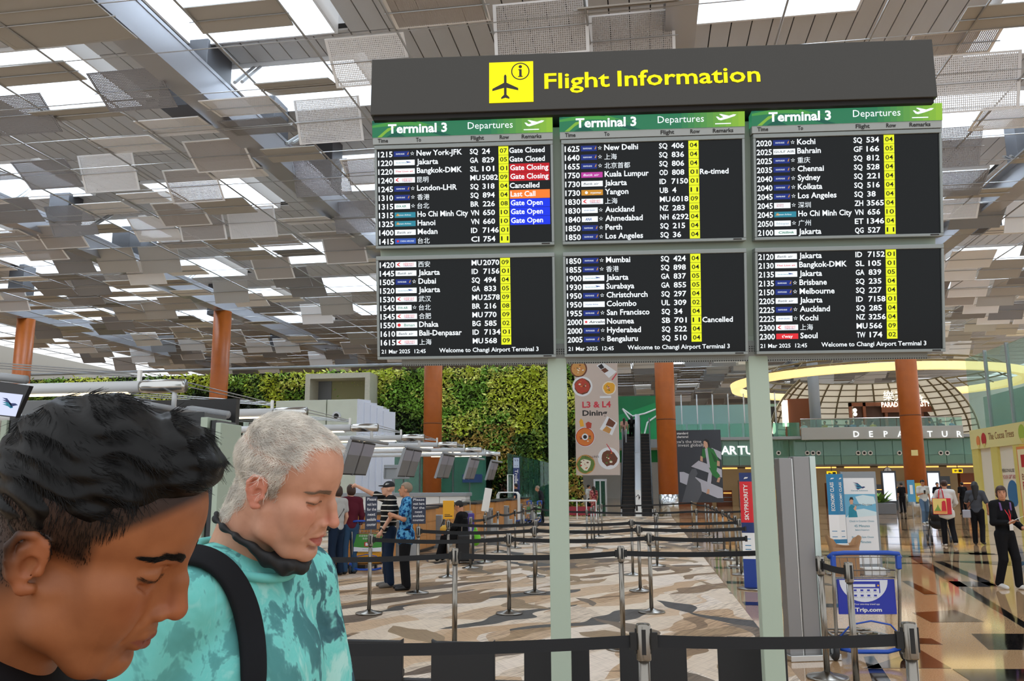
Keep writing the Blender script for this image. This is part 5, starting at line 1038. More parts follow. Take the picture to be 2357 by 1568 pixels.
# glowing ring
c = aty(2008, 884, YF+1.0); RC = Vector((c.x, c.y, c.z)); mb = MB(); N = 64; vs = []
for k in range(N):
    a = 2*pi*k/N
    for (r, dz) in ((9.75, -.25), (10.35, -.28), (10.45, .22), (9.85, .25)): vs.append((r*cos(a), r*sin(a), dz))
fs = [(i*4+k, i*4+(k+1) % 4, ((i+1) % N)*4+(k+1) % 4, ((i+1) % N)*4+k) for i in range(N) for k in range(4)]; mb.add(vs, fs, m_ring)
rg = thing('ring_light', 'huge glowing cream ring light above the restaurant', 'ring light', RC); mb.build('light_skin', rg)
mb = MB()
for rr, dz in ((9.2, .5), (8.6, .9)): mb.tube([(rr*cos(2*pi*k/48), rr*sin(2*pi*k/48), dz) for k in range(48)], .07, 5, m_lat, closed=True)
for k in range(24): a = 2*pi*k/24; mb.tube([(9.9*cos(a), 9.9*sin(a), .2), (9.2*cos(a), 9.2*sin(a), .5), (8.6*cos(a), 8.6*sin(a), .9)], .05, 4, m_lat)
mb.build('truss', rg)
# latticed bowl behind the diners
bo = thing('lattice_canopy', 'curved bronze lattice canopy with pale lining behind the diners', 'canopy', (RC.x+.2, YF+2.5, 5.15))
pr = lambda t: (7.6-2.4*(t**2.2), 4.6*t)
mb = MB(); M_, K_ = 10, 28; vs = []
for i in range(M_+1):
    r, z = pr(i/M_)
    for k in range(K_+1): a = pi*k/K_; vs.append(((r+.12)*cos(a), (r*.75+.12)*sin(a), z))
mb.add(vs, [(i*(K_+1)+k, i*(K_+1)+k+1, (i+1)*(K_+1)+k+1, (i+1)*(K_+1)+k) for i in range(M_) for k in range(K_)], m_shell); mb.build('lining', bo, smooth=True)
for k in range(0, K_+1, 2):
    a = pi*k/K_; MB().tube([(pr(i/M_)[0]*cos(a), pr(i/M_)[0]*.75*sin(a), pr(i/M_)[1]) for i in range(M_+1)], .07, 5, m_lat).build('rib', bo)
for i in range(1, M_+1):
    r, z = pr(i/M_); MB().tube([(r*cos(pi*k/K_), r*.75*sin(pi*k/K_), z) for k in range(K_+1)], .05, 5, m_lat).build('hoop', bo)
# grey round pillars and timber shopfront
for px, l_ in ((1875, 'slim grey pillar left of the restaurant'),): q = aty(px, 930, YF+1.5); tag(MB().lathe([(.42, 5.15), (.42, 11.9)], (q.x, q.y, 0), 16, m_gm).build('slim_pillar', smooth=True), l_, 'pillar')
m_glow = E_('sign_glow', '#fff4dc', 1.6)
X0, Zt, X1, Zb = R4(1955, 925, 2205, 972, YF+6.0); rf = thing('restaurant_front', 'brown timber restaurant front with glowing white sign letters', 'shop front', (X0, YF+6.0, 5.15)); w = X1-X0; h = Zt-5.15
for u in (0, .13, .33, .66, .80, .93): MB().bb((w*u, 0, 0), (w*u+.22, .25, h), m_wood2).build('timber_post', rf)
MB().bb((0, 0, h-.3), (w, .25, h), m_wood2).build('timber_beam', rf); MB().bb((w*.30, -.1, h-.85), (w*.88, .1, h-.1), m_wood2).build('sign_board', rf)
MB().bb((w*.05, .3, 0), (w*.95, .4, h-.3), S('restaurant_inside', '#5b3a26', .7)).build('inner_wall', rf)
mb = MB(); q = aty(2029, 937, YF+5.8); q2 = aty(2142, 937, YF+5.8); mb.text('PARADISE DYNASTY', (q.x-X0, -.2, q.z-5.15), X_, Z_, .38, m_glow, width=q2.x-q.x, bold=.03); mb.build('sign_letters', rf)
mb = MB()
for i, ch in enumerate('樂天皇朝'): q = aty(2046+i*27, 921, YF+5.8); mb.text(ch, (q.x-X0, -.2, q.z-5.15), X_, Z_, .62, m_glow, align='c')
mb.build('sign_characters', rf)
for px in (1968, 2190):
    q = aty(px, 948, YF+5.5); t = thing('globe_lamp', 'pair of small globe lamps at the %s of the restaurant front' % ('left' if px < 2000 else 'right'), 'lamp', (q.x, q.y, q.z-.3))
    for k in range(2): MB().sphere((0, 0, .1+.32*k), .16, m_glow).build('globe', t, smooth=True)
    MB().tube([(0, .1, -2.3), (0, .1, .6)], .02, 5, m_slot).build('stem', t)
X0, Zt, X1, Zb = R4(1800, 918, 1868, 975, YF+3.0); o = thing('timber_kiosk', 'brown timber booth with a lit square sign left of the restaurant', 'booth', (X0, YF+3.0, 5.15)); w = X1-X0
MB().bb((w*.2, 0, 0), (w, 1.5, Zt-5.15), m_wood2).build('body', o); MB().bb((0, -.1, 1.0), (w*.2, .1, Zt-5.25), m_glow).build('lit_sign', o); MB().bb((w*.25, -.05, .3), (w*.95, 0, 1.0), S('booth_counter', '#b0632c', .5)).build('counter', o)
X0, Zt, X1, Zb = R4(1772, 936, 1788, 965, YF+3.0); o = thing('lantern_panel', 'dark panel with a glowing lantern by the right board post', 'lantern', (X0, YF+3, 5.15)); MB().bb((0, 0, 0), (X1-X0, .2, Zt-5.15), m_dk).build('panel', o); MB().sphere(((X1-X0)*.35, -.15, .9), (.2, .12, .5), m_glow).build('lantern', o, smooth=True)
# teal back wall of the upper floor
o = MB().bb((0.5, YF+10, 5.15), (25, YF+10.2, 8.6), S('teal_wall', '#8fb3ae', .6)).build('wall_upper'); struct(o)
for k in range(7): q = aty(1568+k*36, 930, YF-1); tag(MB().tube([(q.x, q.y, 5.15), (q.x, q.y, 8.4)], .05, 6, m_lt).build('balcony_mast', smooth=True), 'thin pale mast on the balcony, %s from the left' % words[k], 'mast', 'balcony masts')

# ---- shops beneath the balcony
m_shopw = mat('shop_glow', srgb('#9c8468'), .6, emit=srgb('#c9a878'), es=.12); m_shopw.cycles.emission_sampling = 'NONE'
m_scrw = E_('advert_screen', '#dfe6f6', 1.0); m_warm = E_('warm_strip', '#ffb95e', 1.3); m_bl2 = E_('shop_blue', '#2c5fd0', 1.0)
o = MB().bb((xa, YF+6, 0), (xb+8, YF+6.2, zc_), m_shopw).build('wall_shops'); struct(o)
o = MB().bb((xa, YF, zc_-.02), (xb+8, YF+6, zc_+.1), S('soffit', '#6e6a60', .6)).build('ceiling_soffit'); struct(o)
rs = random.Random(3)
for k in range(14):
    x = xa+.8+k*1.62; mm = rs.choice([m_dk, m_wood2, m_gm, m_dk, m_wood2, m_dg]); hh = rs.uniform(1.2, 2.6); t = thing('shop_shelf', '%s shop display beneath the balcony, %s from the left' % ({m_dk: 'black', m_wood2: 'brown', m_gm: 'grey', m_shopw: 'cream', m_bl2: 'blue', m_dg: 'dark grey'}[mm], words[k] if k < 10 else ['eleventh', 'twelfth', 'thirteenth', 'fourteenth'][k-10]), 'display', (x, YF+3.5+rs.uniform(-1, 1), 0), group='shop displays under the balcony')
    MB().bb((-.6, 0, 0), (.6, .6, hh), mm).build('carcass', t)
    for j in range(3): MB().bb((-.55, -.05, .3+hh*j/3.6), (.55, 0, .36+hh*j/3.6), m_warm if j == 2 else m_gm).build('shelf', t)
for k in range(9): tag(MB().bb((xa+.6+k*2.4, YF+.8, zc_-.16), (xa+2.4+k*2.4, YF+.95, zc_-.06), m_warm).build('strip_light'), 'warm strip light under the balcony, %s from the left' % words[k], 'light', 'strip lights under the balcony')
for px0, px1, py0, py1, l_ in [(2030, 2064, 1087, 1146, 'white advert screen left of the terracotta column'), (2133, 2166, 1087, 1146, 'white advert screen right of the terracotta column')]:
    X0, Zt, X1, Zb = R4(px0, py0, px1, py1, 58.0); t = thing('advert_screen', l_, 'screen', (X0, 58.0, 0)); w = X1-X0
    MB().bb((0, 0, 0), (w, .15, Zt+.08), m_dk).build('housing', t); MB().bb((.1, -.02, Zb-.2), (w-.1, 0, Zt-.05), m_scrw).build('display', t)
for px, py, l_ in [(1915, 1090, 'yellow and black arrow sign by the poster stand'), (2205, 1084, 'yellow and black direction sign beside the yellow shop')]:
    X0, Zt, X1, Zb = R4(px-11, py-5, px+11, py+5, 66.5); t = thing('direction_sign', l_, 'sign', (X0, 66.5, Zb)); w, h = X1-X0, Zt-Zb
    MB().bb((0, 0, 0), (w, .2, h), E_('dir_yellow', '#f3c913', .9)).build('panel', t); mb = MB(); mb.prism([(.08*w, .5*h), (.25*w, .8*h), (.25*w, .6*h), (.45*w, .6*h), (.45*w, .4*h), (.25*w, .4*h), (.25*w, .2*h)], X_, Z_, (0, -.01, 0), 0, m_slot); mb.prism([(.55*w, .2*h), (.9*w, .2*h), (.9*w, .8*h), (.55*w, .8*h)], X_, Z_, (0, -.01, 0), 0, m_slot); mb.build('symbols', t); MB().tube([(w/2, .1, h), (w/2, .1, zc_-Zb)], .03, 5, m_slot).build('hanger', t)
q = aty(2043, 1085, 66.5); t = thing('hanging_clock', 'round white clock hanging above the advert screen', 'clock', q); mb = MB(); mb.tube([(0, -.08, 0), (0, .08, 0)], .26, 20, m_wht); mb.build('dial', t); mb = MB(); mb.tube([(0, -.06, 0), (0, .06, 0)], .30, 20, m_slot); mb.build('case', t); mb = MB(); mb.bb((-.015, -.1, 0), (.015, -.09, .2), m_slot).bb((0, -.1, -.012), (.13, -.09, .012), m_slot); mb.build('hands', t); MB().tube([(0, 0, .3), (0, 0, zc_-q.z)], .03, 5, m_slot).build('hanger', t)
# potted plant
p = aty(2022, 1150, 50.0); pt = thing('potted_plant', 'leafy green plant in a grey planter by the advert screen', 'plant', (p.x, 50.0, 0)); MB().bb((-.8, -.4, 0), (.8, .4, .6), m_dg).build('planter', pt, bevel=.03)
for k in range(26):
    a = rl.uniform(0, 6.28); L_ = rl.uniform(.5, 1.0); d = Vector((cos(a)*.8, sin(a)*.5, rl.uniform(.3, 1.1))).normalized(); c0 = Vector((rl.uniform(-.3, .3), 0, .6)); e = d.cross(Z_).normalized(); mid = c0+d*L_*.5
    MB().add([c0, mid+e*.16, c0+d*L_-Z_*.15, mid-e*.16], [(0, 1, 2, 3)], LEAF[rl.choice([3, 8, 4])]).build('leaf', pt)
# blue and yellow notice boards at the column foot, green mat
for px0, px1, py0, py1, m, l_ in [(2090, 2107, 1105, 1170, S('notice_sky', '#4f9fc8', .5), 'light blue notice panel on the terracotta column'), (2108, 2124, 1112, 1170, S('notice_lemon', '#d8c23a', .5), 'yellow notice panel beside the terracotta column')]:
    X0, Zt, X1, Zb = R4(px0, py0, px1, py1, 45.4); t = thing('notice_board', l_, 'notice', (X0, 45.4, 0)); MB().bb((0, 0, .75), (X1-X0, .06, Zt), m).build('panel', t); MB().bb(((X1-X0)*.45, .01, 0), ((X1-X0)*.55, .05, .75), m_ss).build('stand_leg', t); MB().bb(((X1-X0)*.3, -.01, Zt-.7), ((X1-X0)*.7, 0, Zt-.25), m_wht).build('print', t)
X0, Zt, X1, Zb = R4(2098, 1036, 2113, 1049, 45.9); t = tag(MB().bb((X0, 45.9, Zb), (X1, 45.97, Zt), S('cream_label', '#e0cf8a', .5)).build('column_label'), 'small cream label fixed to the terracotta column', 'label')

# ================================================================== YELLOW POP-UP SHOP AND GLASS BOX AT RIGHT
m_shy, m_shy2, m_cream = S('shop_yellow', '#ebe09a', .5), S('shop_yellow_trim', '#e2d273', .5), S('shop_cream', '#efe6d2', .6); m_or, m_rd, m_bu = S('shop_orange', '#e88a4a', .5), S('shop_red', '#c0272d', .5), S('shop_blue_disc', '#2f6f9f', .5)
XS_ = 13.6; sh = thing('popup_shop', 'yellow pop-up chocolate shop along the right side', 'shop', (XS_, 33.0, 0))
MB().bb((0, -6, 3.05), (.3, 5.6, 3.85), m_shy).build('fascia', sh)
MB().bb((.3, -6, 0), (4, 5.6, .05), m_cream).build('shop_floor', sh)
for y0, y1, m, nm in [(4.9, 5.6, m_shy2, 'pillar'), (2.95, 3.6, m_shy2, 'pillar'), (.9, 1.5, m_shy2, 'pillar'), (-1.2, -.6, m_shy2, 'pillar'), (3.6, 4.9, m_cream, 'shop_panel'), (1.5, 2.95, m_cream, 'shop_panel')]: MB().bb((0.02 if nm == 'pillar' else .12, y0, 0), (.28, y1, 3.05), m).build(nm, sh)
MB().bb((-.1, -.6, .1), (.05, .9, 2.95), m_or).build('poster_frame', sh); MB().bb((-.115, -.5, .2), (-.1, .8, 2.85), S('shop_poster', '#f2e2b4', .5)).build('poster', sh)
mb = MB(); mb.prism([(0, 0), (.9, 0), (.9, .45), (0, .45)], -Y_, Z_, (-.118, .55, 2.2), 0, m_rd); mb.text('BUY 3', (-.119, .6, 1.75), -Y_, Z_, .22, m_wood2, width=.9, bold=.01); mb.text('FREE 1', (-.119, .6, 1.40), -Y_, Z_, .28, m_rd, width=1.0, bold=.02); mb.text('买三送一', (-.119, .6, 1.05), -Y_, Z_, .24, m_wood2, width=1.0); mb.build('poster_lettering', sh)
mb = MB(); mb.text('The Cocoa Trees', (-.01, 3.6, 3.35), -Y_, Z_, .28, m_wood2, width=2.4); mb.build('fascia_lettering', sh)
mb = MB(); mb.text('PERSONALISE', (.11, 2.9, 2.05), -Y_, Z_, .13, m_blk, width=1.1); mb.text('YOUR GIFT BOX', (.11, 2.9, 1.8), -Y_, Z_, .15, m_rd, width=1.3); mb.prism([(.5*cos(2*pi*k/24), .5*sin(2*pi*k/24)) for k in range(24)], -Y_, Z_, (.11, 2.1, 1.25), 0, m_bu); mb.build('panel_print', sh)
for k, (yy, hh) in enumerate([(4.7, .5), (4.1, .6), (.5, .7), (-.4, .5)]):
    mb = MB(); mb.prism([(hh*.42*cos(2*pi*q/14), hh*.5+hh*.45*sin(2*pi*q/14)) for q in range(14)], -Y_, Z_, (-.012, yy, 3.05+.05), 0, [m_or, m_rd, LEAF[1], m_bu][k]); mb.prism([(-hh*.1, 0), (hh*.1, 0), (hh*.25, hh*.25), (-hh*.25, hh*.25)], -Y_, Z_, (-.014, yy, 3.08), 0, m_shy2); mb.build('balloon_print', sh)
gb = thing('glass_box', 'tall glass-walled upper storey above the yellow shop', 'glass wall', (14.2, 33.0, 0))
for k in range(5):
    y0 = -4+k*2.2; zt2 = 7.0+.03*k
    MB().bb((0, y0+.04, 3.9), (.04, y0+2.16, zt2), glass('smoke_green_glass', srgb('#a9c0b6'), .22)).build('pane', gb); MB().bb((-.04, y0-.05, 3.85), (.08, y0+.05, zt2+.05), m_gm).build('mullion', gb)
MB().bb((.6, -4, 3.9), (.8, 7, 5.4), S('box_green_lining', '#b4c6bc', .5)).build('lining', gb); MB().bb((-.05, -4, 3.84), (.9, 7, 3.92), m_gm).build('sill', gb)
# ================================================================== PEOPLE: one continuous surface grown from blended volumes
class SDF:
    def __init__(s): s.p = []
    def cap(s, a, b, ra, rb=None, k=0.02, op='u'): s.p.append(('c', np.array(a, float), np.array(b, float), ra, ra if rb is None else rb, k, op)); return s
    def ell(s, c, r, k=0.02, op='u', R=None): s.p.append(('e', np.array(c, float), np.array(r, float), R, None, k, op)); return s
    def chain(s, pts, r, k=0.02, op='u'):
        rs = r if isinstance(r, (list, tuple)) else [r]*len(pts)
        for i in range(len(pts)-1): s.cap(pts[i], pts[i+1], rs[i], rs[i+1], k, op)
        return s
    def bounds(s, infl):
        lo = np.full(3, 1e9); hi = -lo
        for q in s.p:
            if q[6] != 'u': continue
            if q[0] == 'c':
                m = max(q[3], q[4])+infl; lo = np.minimum(lo, np.minimum(q[1], q[2])-m); hi = np.maximum(hi, np.maximum(q[1], q[2])+m)
            else:
                m = (q[2] if q[3] is None else np.full(3, q[2].max()))+infl; lo = np.minimum(lo, q[1]-m); hi = np.maximum(hi, q[1]+m)
        return lo, hi
    def grid(s, vox, infl=0.0, disp=None):
        lo, hi = s.bounds(infl); lo -= 3*vox; hi += 3*vox
        n = np.ceil((hi-lo)/vox).astype(int)+1
        ax = [lo[i]+vox*np.arange(n[i]) for i in range(3)]
        D = np.full(n, 10.0)
        for (ty, A, B, C_, E2, k, op) in s.p:
            if ty == 'c': m = max(C_, E2); l_, h_ = np.minimum(A, B)-m, np.maximum(A, B)+m
            else: m = B if C_ is None else np.full(3, B.max()); l_, h_ = A-m, A+m
            mg = infl+2.2*k+3*vox
            i0 = np.clip(np.floor((l_-mg-lo)/vox).astype(int), 0, n); i1 = np.clip(np.ceil((h_+mg-lo)/vox).astype(int)+1, 0, n)
            if np.any(i1 <= i0): continue
            sl = tuple(slice(i0[i], i1[i]) for i in range(3))
            X, Y, Z = ax[0][sl[0]][:, None, None], ax[1][sl[1]][None, :, None], ax[2][sl[2]][None, None, :]
            if ty == 'c':
                ba = B-A; bb = max(1e-12, float(ba@ba)); x, y, z = X-A[0], Y-A[1], Z-A[2]
                h = np.clip((x*ba[0]+y*ba[1]+z*ba[2])/bb, 0, 1)
                d = np.sqrt((x-h*ba[0])**2+(y-h*ba[1])**2+(z-h*ba[2])**2)-(C_+(E2-C_)*h)
            else:
                x, y, z = X-A[0], Y-A[1], Z-A[2]
                if C_ is not None: x, y, z = [C_[0][i]*x+C_[1][i]*y+C_[2][i]*z for i in range(3)]
                k0 = np.sqrt((x/B[0])**2+(y/B[1])**2+(z/B[2])**2); k1 = np.sqrt((x/B[0]**2)**2+(y/B[1]**2)**2+(z/B[2]**2)**2)+1e-9
                d = k0*(k0-1)/k1
            if op == 'u':
                d = d-infl; a = D[sl]; h = np.clip(.5+.5*(a-d)/k, 0, 1); D[sl] = a*(1-h)+d*h-k*h*(1-h)
            elif op == 's':
                a = D[sl]; h = np.clip(.5-.5*(a+d)/k, 0, 1); D[sl] = a*(1-h)+(-d)*h+k*h*(1-h)
            else:   # intersect
                big = np.full_like(D, 10.0); big[sl] = d; a = D; d = big; h = np.clip(.5-.5*(d-a)/k, 0, 1); D = d*(1-h)+a*h+k*h*(1-h)
        if disp is not None:
            X, Y, Z = np.meshgrid(*ax, indexing='ij'); D = D+disp(X, Y, Z)
        return lo, vox, D
    def verts(s, vox, infl=0.0, disp=None, cut=None):
        lo, vox, D = s.grid(vox, infl, disp)
        if cut is not None:
            n = D.shape; X, Y, Z = np.meshgrid(*[lo[i]+vox*np.arange(n[i]) for i in range(3)], indexing='ij'); D = np.maximum(D, cut(X, Y, Z))
        return surface_nets(D, lo, vox)
def surface_nets(D, lo, vox):
    n = np.array(D.shape); S_ = D < 0; cn = n-1
    acc = np.zeros((*cn, 3)); cnt = np.zeros(cn)
    for ax in range(3):
        o1, o2 = [a for a in range(3) if a != ax]
        for d1 in (0, 1):
            for d2 in (0, 1):
                sa = [None]*3; sb = [None]*3
                sa[ax] = slice(0, n[ax]-1); sb[ax] = slice(1, n[ax])
                sa[o1] = sb[o1] = slice(d1, n[o1]-1+d1); sa[o2] = sb[o2] = slice(d2, n[o2]-1+d2)
                a, b = D[tuple(sa)], D[tuple(sb)]; m = (a < 0) != (b < 0)
                t = np.where(m, a/np.where(m, a-b, 1), 0)
                acc[..., ax] += np.where(m, t, 0); acc[..., o1] += m*d1; acc[..., o2] += m*d2; cnt += m
    act = cnt > 0; idx = -np.ones(cn, int); N = int(act.sum()); idx[act] = np.arange(N)
    base = np.argwhere(act); V = lo+vox*(base+acc[act]/cnt[act][:, None])
    F = []
    for ax in range(3):
        o1, o2 = (ax+1) % 3, (ax+2) % 3
        sa = [slice(1, n[i]-1) for i in range(3)]; sa[ax] = slice(0, n[ax]-1); sb = list(sa); sb[ax] = slice(1, n[ax])
        a, b = S_[tuple(sa)], S_[tuple(sb)]
        for flip, m in ((False, a & ~b), (True, b & ~a)):
            e = np.argwhere(m)
            if len(e) == 0: continue
            e = e + np.array([0 if i == ax else 1 for i in range(3)])
            u1 = np.zeros(3, int); u1[o1] = 1; u2 = np.zeros(3, int); u2[o2] = 1
            q = [idx[tuple(x.T)] for x in (e-u1-u2, e-u2, e, e-u1)]
            q = np.stack(q, 1)
            F.append(q[:, ::-1] if flip else q)
    F = np.concatenate(F) if F else np.zeros((0, 4), int)
    F = F[(F >= 0).all(1)]
    return V, F
def sdf_obj(name, VF, material, parent, smooth=1, facemat=None):
    V, F = VF; me = bpy.data.meshes.new(name)
    me.vertices.add(len(V)); me.vertices.foreach_set('co', V.astype(np.float32).ravel())
    me.loops.add(len(F)*4); me.loops.foreach_set('vertex_index', F.astype(np.int32).ravel())
    me.polygons.add(len(F)); me.polygons.foreach_set('loop_start', np.arange(len(F), dtype=np.int32)*4)
    try: me.polygons.foreach_set('loop_total', np.full(len(F), 4, dtype=np.int32))
    except Exception: pass
    for m in (material if isinstance(material, (list, tuple)) else [material]): me.materials.append(m)
    if facemat is not None:
        c = V[F].mean(1); me.polygons.foreach_set('material_index', facemat(c).astype(np.int32))
    me.polygons.foreach_set('use_smooth', [True]*len(F)); me.update(calc_edges=True); me.validate()
    o = bpy.data.objects.new(name, me); COL.objects.link(o); o.parent = parent
    if smooth:
        s = o.modifiers.new('smooth', 'SMOOTH'); s.iterations = smooth; s.factor = 0.5
    return o
J0 = dict(head=(0, .02, 1.585), neck=(0, -.01, 1.44), shR=(.175, -.01, 1.395), shL=(-.175, -.01, 1.395), elR=(.225, -.03, 1.11), elL=(-.225, -.03, 1.11), wrR=(.225, .06, .865), wrL=(-.225, .06, .865),
          hipR=(.085, 0, .90), hipL=(-.085, 0, .90), knR=(.095, .02, .49), knL=(-.095, .02, .49), anR=(.10, -.02, .085), anL=(-.10, -.02, .085), toR=(.125, .145, .028), toL=(-.125, .145, .028))
def hand(s, wr, d, up, side, k=.006, point=False, curl=.5, sc=1.0):
    """palm, four fingers of unequal length and a thumb; d = direction of the palm, up = back of the hand, side = +1 thumb towards d x up"""
    d = Vector(d).normalized(); up = (Vector(up)-d*Vector(up).dot(d)).normalized(); sd = d.cross(up)*side; w = Vector(wr)
    s.cap(w, w+d*.045*sc, .021*sc, .026*sc, k); s.ell(w+d*.055*sc, (.036*sc, .036*sc, .036*sc), k*1.5)
    for i, (off, L) in enumerate(((.030, .068), (.010, .075), (-.011, .070), (-.030, .055))):
        a = w+d*.078*sc+sd*off*sc; L *= sc
        cu = 0.05 if (point and i == 0) else (1.5 if point else curl)
        b_ = a+(d*cos(cu*.6)-up*sin(cu*.6))*L*.5; c = b_+(d*cos(cu*1.6)-up*sin(cu*1.6))*L*.5
        s.cap(a, b_, .0095*sc, .0085*sc, k*.6); s.cap(b_, c, .0085*sc, .007*sc, k*.6)
    a = w+d*.03*sc+sd*.026*sc; b_ = a+(d*.6+sd*.7-up*.2).normalized()*.04*sc; s.cap(a, b_, .011*sc, .0095*sc, k); s.cap(b_, b_+(d*.9+sd*.2-up*.3).normalized()*.032*sc, .0095*sc, .008*sc, k)
def head_vol(s, hc, look, sc=1.0):
    """small head: look = facing direction"""
    c = Vector(hc); f = Vector(look).normalized(); r = f.cross(Z_).normalized(); u = r.cross(f)
    P = lambda x, y, z: c+(r*x+f*y+u*z)*sc
    R = [tuple(r), tuple(f), tuple(u)]; Rm = [[R[j][i] for j in range(3)] for i in range(3)]
    s.ell(P(0, -.012, .035), (.074*sc, .092*sc, .085*sc), .02, R=Rm); s.ell(P(0, .03, -.035), (.058*sc, .062*sc, .078*sc), .025, R=Rm)
    s.cap(P(0, .088, .01), P(0, .108, -.022), .010*sc, .013*sc, .012); s.cap(P(.03, .05, -.095), P(-.03, .05, -.095), .018*sc, .018*sc, .02)
    s.cap(P(.022, .083, -.058), P(-.022, .083, -.058), .009*sc, .009*sc, .008)
    for q in (-1, 1): s.ell(P(q*.076, -.01, -.005), (.012*sc, .022*sc, .033*sc), .008, R=Rm)
    for q in (-1, 1): s.ell(P(q*.032, .096, .012), (.016*sc, .012*sc, .009*sc), .012, 's', R=Rm)
    return P, Rm
m_eye, m_lip = S('eye_dark', '#1a1310', .3), S('lip_tone', '#a05a4e', .5)
SK = {k: mat('skin_'+k, srgb(h), .5, noise=.05, nscale=14) for k, h in dict(tan='#c58a68', fair='#d8a58a', warm='#b87b58', brown='#9a6240').items()}
HR = {k: S('hair_'+k, h, .55, bump=.4, bscale=120) for k, h in dict(black='#14110f', brown='#3b2418', grey='#8d7a66').items()}
CL = {}
def cloth(name, h, **k):
    if name not in CL: CL[name] = mat('cloth_'+name, srgb(h), .85, spec=.2, noise=.06, nscale=6, bump=.15, bscale=25)
    return CL[name]
def t_inv(t, v):
    s_ = t.scale[0]; return Matrix.Rotation(-t.rotation_euler.z, 3, 'Z') @ (v-t.location)/s_
def person(label, loc, rz, H=1.72, J=None, shirt=('t', cloth('charcoal', '#2b2b2e'), .55), trousers=cloth('black', '#131316'), tl=1.0, shoes=S('shoe_black', '#1b1b1d', .5), hair=('short', 'black'), skin='tan', look=None, face=True,
           pointR=False, hdR=None, hdL=None, curl=.5, vox=.0125, fat=1.0, detail=True, group=None, belly=0.0, head_vf=None):
    j = {k: Vector(v) for k, v in J0.items()}
    for k, v in (J or {}).items(): j[k] = Vector(v)
    t = thing('person', label, 'person', loc, rz, group); t.scale = (H/1.72,)*3
    look = look or (0, 1, 0)
    b_ = SDF(); P, Rm = head_vol(SDF() if head_vf is not None else b_, j['head'], look)
    hipc = (j['hipR']+j['hipL'])/2; shc = (j['shR']+j['shL'])/2; up = (shc-hipc); tw = lambda q: hipc+up*q
    lat = (j['shR']-j['shL']).normalized()
    Rt = None
    def torso(s, e=0.0):
        wdt = fat
        for q, rx, ry, rz_ in ((.02, .158, .105, .10), (.32, .140, .098, .14), (.68, .158, .108, .17)):
            c = tw(q)+Vector((0, belly*(.03 if q < .5 else .01), 0)); yaw_ = atan2(lat.y, lat.x); ca, sa = cos(yaw_), sin(yaw_)
            s.ell(c, (rx*wdt+e, ry*wdt*(1+belly*.3)+e, rz_+e), .04, R=[[ca, -sa, 0], [sa, ca, 0], [0, 0, 1]])
        s.cap(j['shR']*.82+j['shL']*.18, j['shL']*.82+j['shR']*.18, .062+e, .062+e, .04)
        for q in ('shR', 'shL'): s.cap(j['neck']-Vector((0, 0, .015)), j[q], .045+e, .052+e, .04)
    torso(b_)
    if head_vf is None: b_.cap(j['neck']-Vector((0, 0, .05)), Vector(P(0, -.02, -.06)), .056, .052, .02)
    for q in 'RL':
        b_.cap(j['sh'+q], j['el'+q], .048*fat, .038, .03); b_.cap(j['el'+q], j['wr'+q], .038, .026, .015)
        hd = {'R': hdR, 'L': hdL}[q]; fd = (j['wr'+q]-j['el'+q]).normalized(); upv = Vector((1 if q == 'R' else -1, 0, 0.1))
        if hd is not None: fd, upv = Vector(hd[0]), Vector(hd[1])
        if detail: hand(b_, j['wr'+q], fd, upv, 1 if q == 'R' else -1, point=(pointR and q == 'R'), curl=curl)
        else: b_.ell(j['wr'+q]+fd*.08, (.035, .035, .05), .02)
        b_.cap(j['hip'+q], j['kn'+q], .088*fat, .056, .03); b_.cap(j['kn'+q], j['an'+q], .056, .036, .02)
        b_.cap(j['an'+q]-Vector((0, 0, .03)), j['to'+q], .036, .026, .02)
    vf = b_.verts(vox)
    if head_vf is not None:
        hv = np.array([(t_inv(t, Vector(v))) for v in head_vf[0]]); vf = (np.concatenate([vf[0], hv]), np.concatenate([vf[1], head_vf[1]+len(vf[0])]))
    bod = sdf_obj('body', vf, SK[skin] if isinstance(skin, str) else skin, t, 1 if head_vf is None else 4)
    if head_vf is not None:
        n0 = len(vf[0])-len(hv)
        for an, arr in head_vf[2].items():
            at = bod.data.attributes.new(an, 'FLOAT', 'POINT'); at.data.foreach_set('value', np.concatenate([np.zeros(n0), arr]).astype(np.float32))
    # shirt
    st_, sm, sl = shirt; s = SDF(); torso(s, .0)
    if st_ == 'long': s.ell(tw(-.10), (.180*fat, .128*fat, .13), .05); s.ell(tw(-.24), (.176*fat, .126*fat, .09), .05)
    for q in 'RL':
        e = j['el'+q]; a = j['sh'+q]
        if sl <= 1: s.cap(a, a.lerp(e, sl), .054*fat, .052*fat, .03)
        else: s.cap(a, e, .052*fat, .043, .03); s.cap(e, e.lerp(j['wr'+q], sl-1), .043, .034, .02)
    sdf_obj('shirt', s.verts(vox, .013), sm, t)
    s = SDF(); s.ell(tw(-.02), (.150*fat, .10*fat, .10), .03)
    for q in 'RL':
        s.cap(j['hip'+q], j['kn'+q], .088*fat, .060, .03)
        if tl > .5: s.cap(j['kn'+q], j['kn'+q].lerp(j['an'+q]-Vector((0, 0, .01)), (tl-.5)*2), .060, .052, .02)
    sdf_obj('trousers', s.verts(vox, .012), trousers, t)
    for q in 'RL':
        s = SDF(); an, to = j['an'+q], j['to'+q]; d = (to-an); s.cap(an-Vector((0, 0, .045))-d*.12, to, .036, .028, .02); s.cap(an-Vector((0, 0, .035)), an-Vector((0, 0, .01)), .036, .036, .02)
        sdf_obj('shoe', s.verts(min(vox, .011), .007), shoes, t)
    # hair
    hs, hc = hair
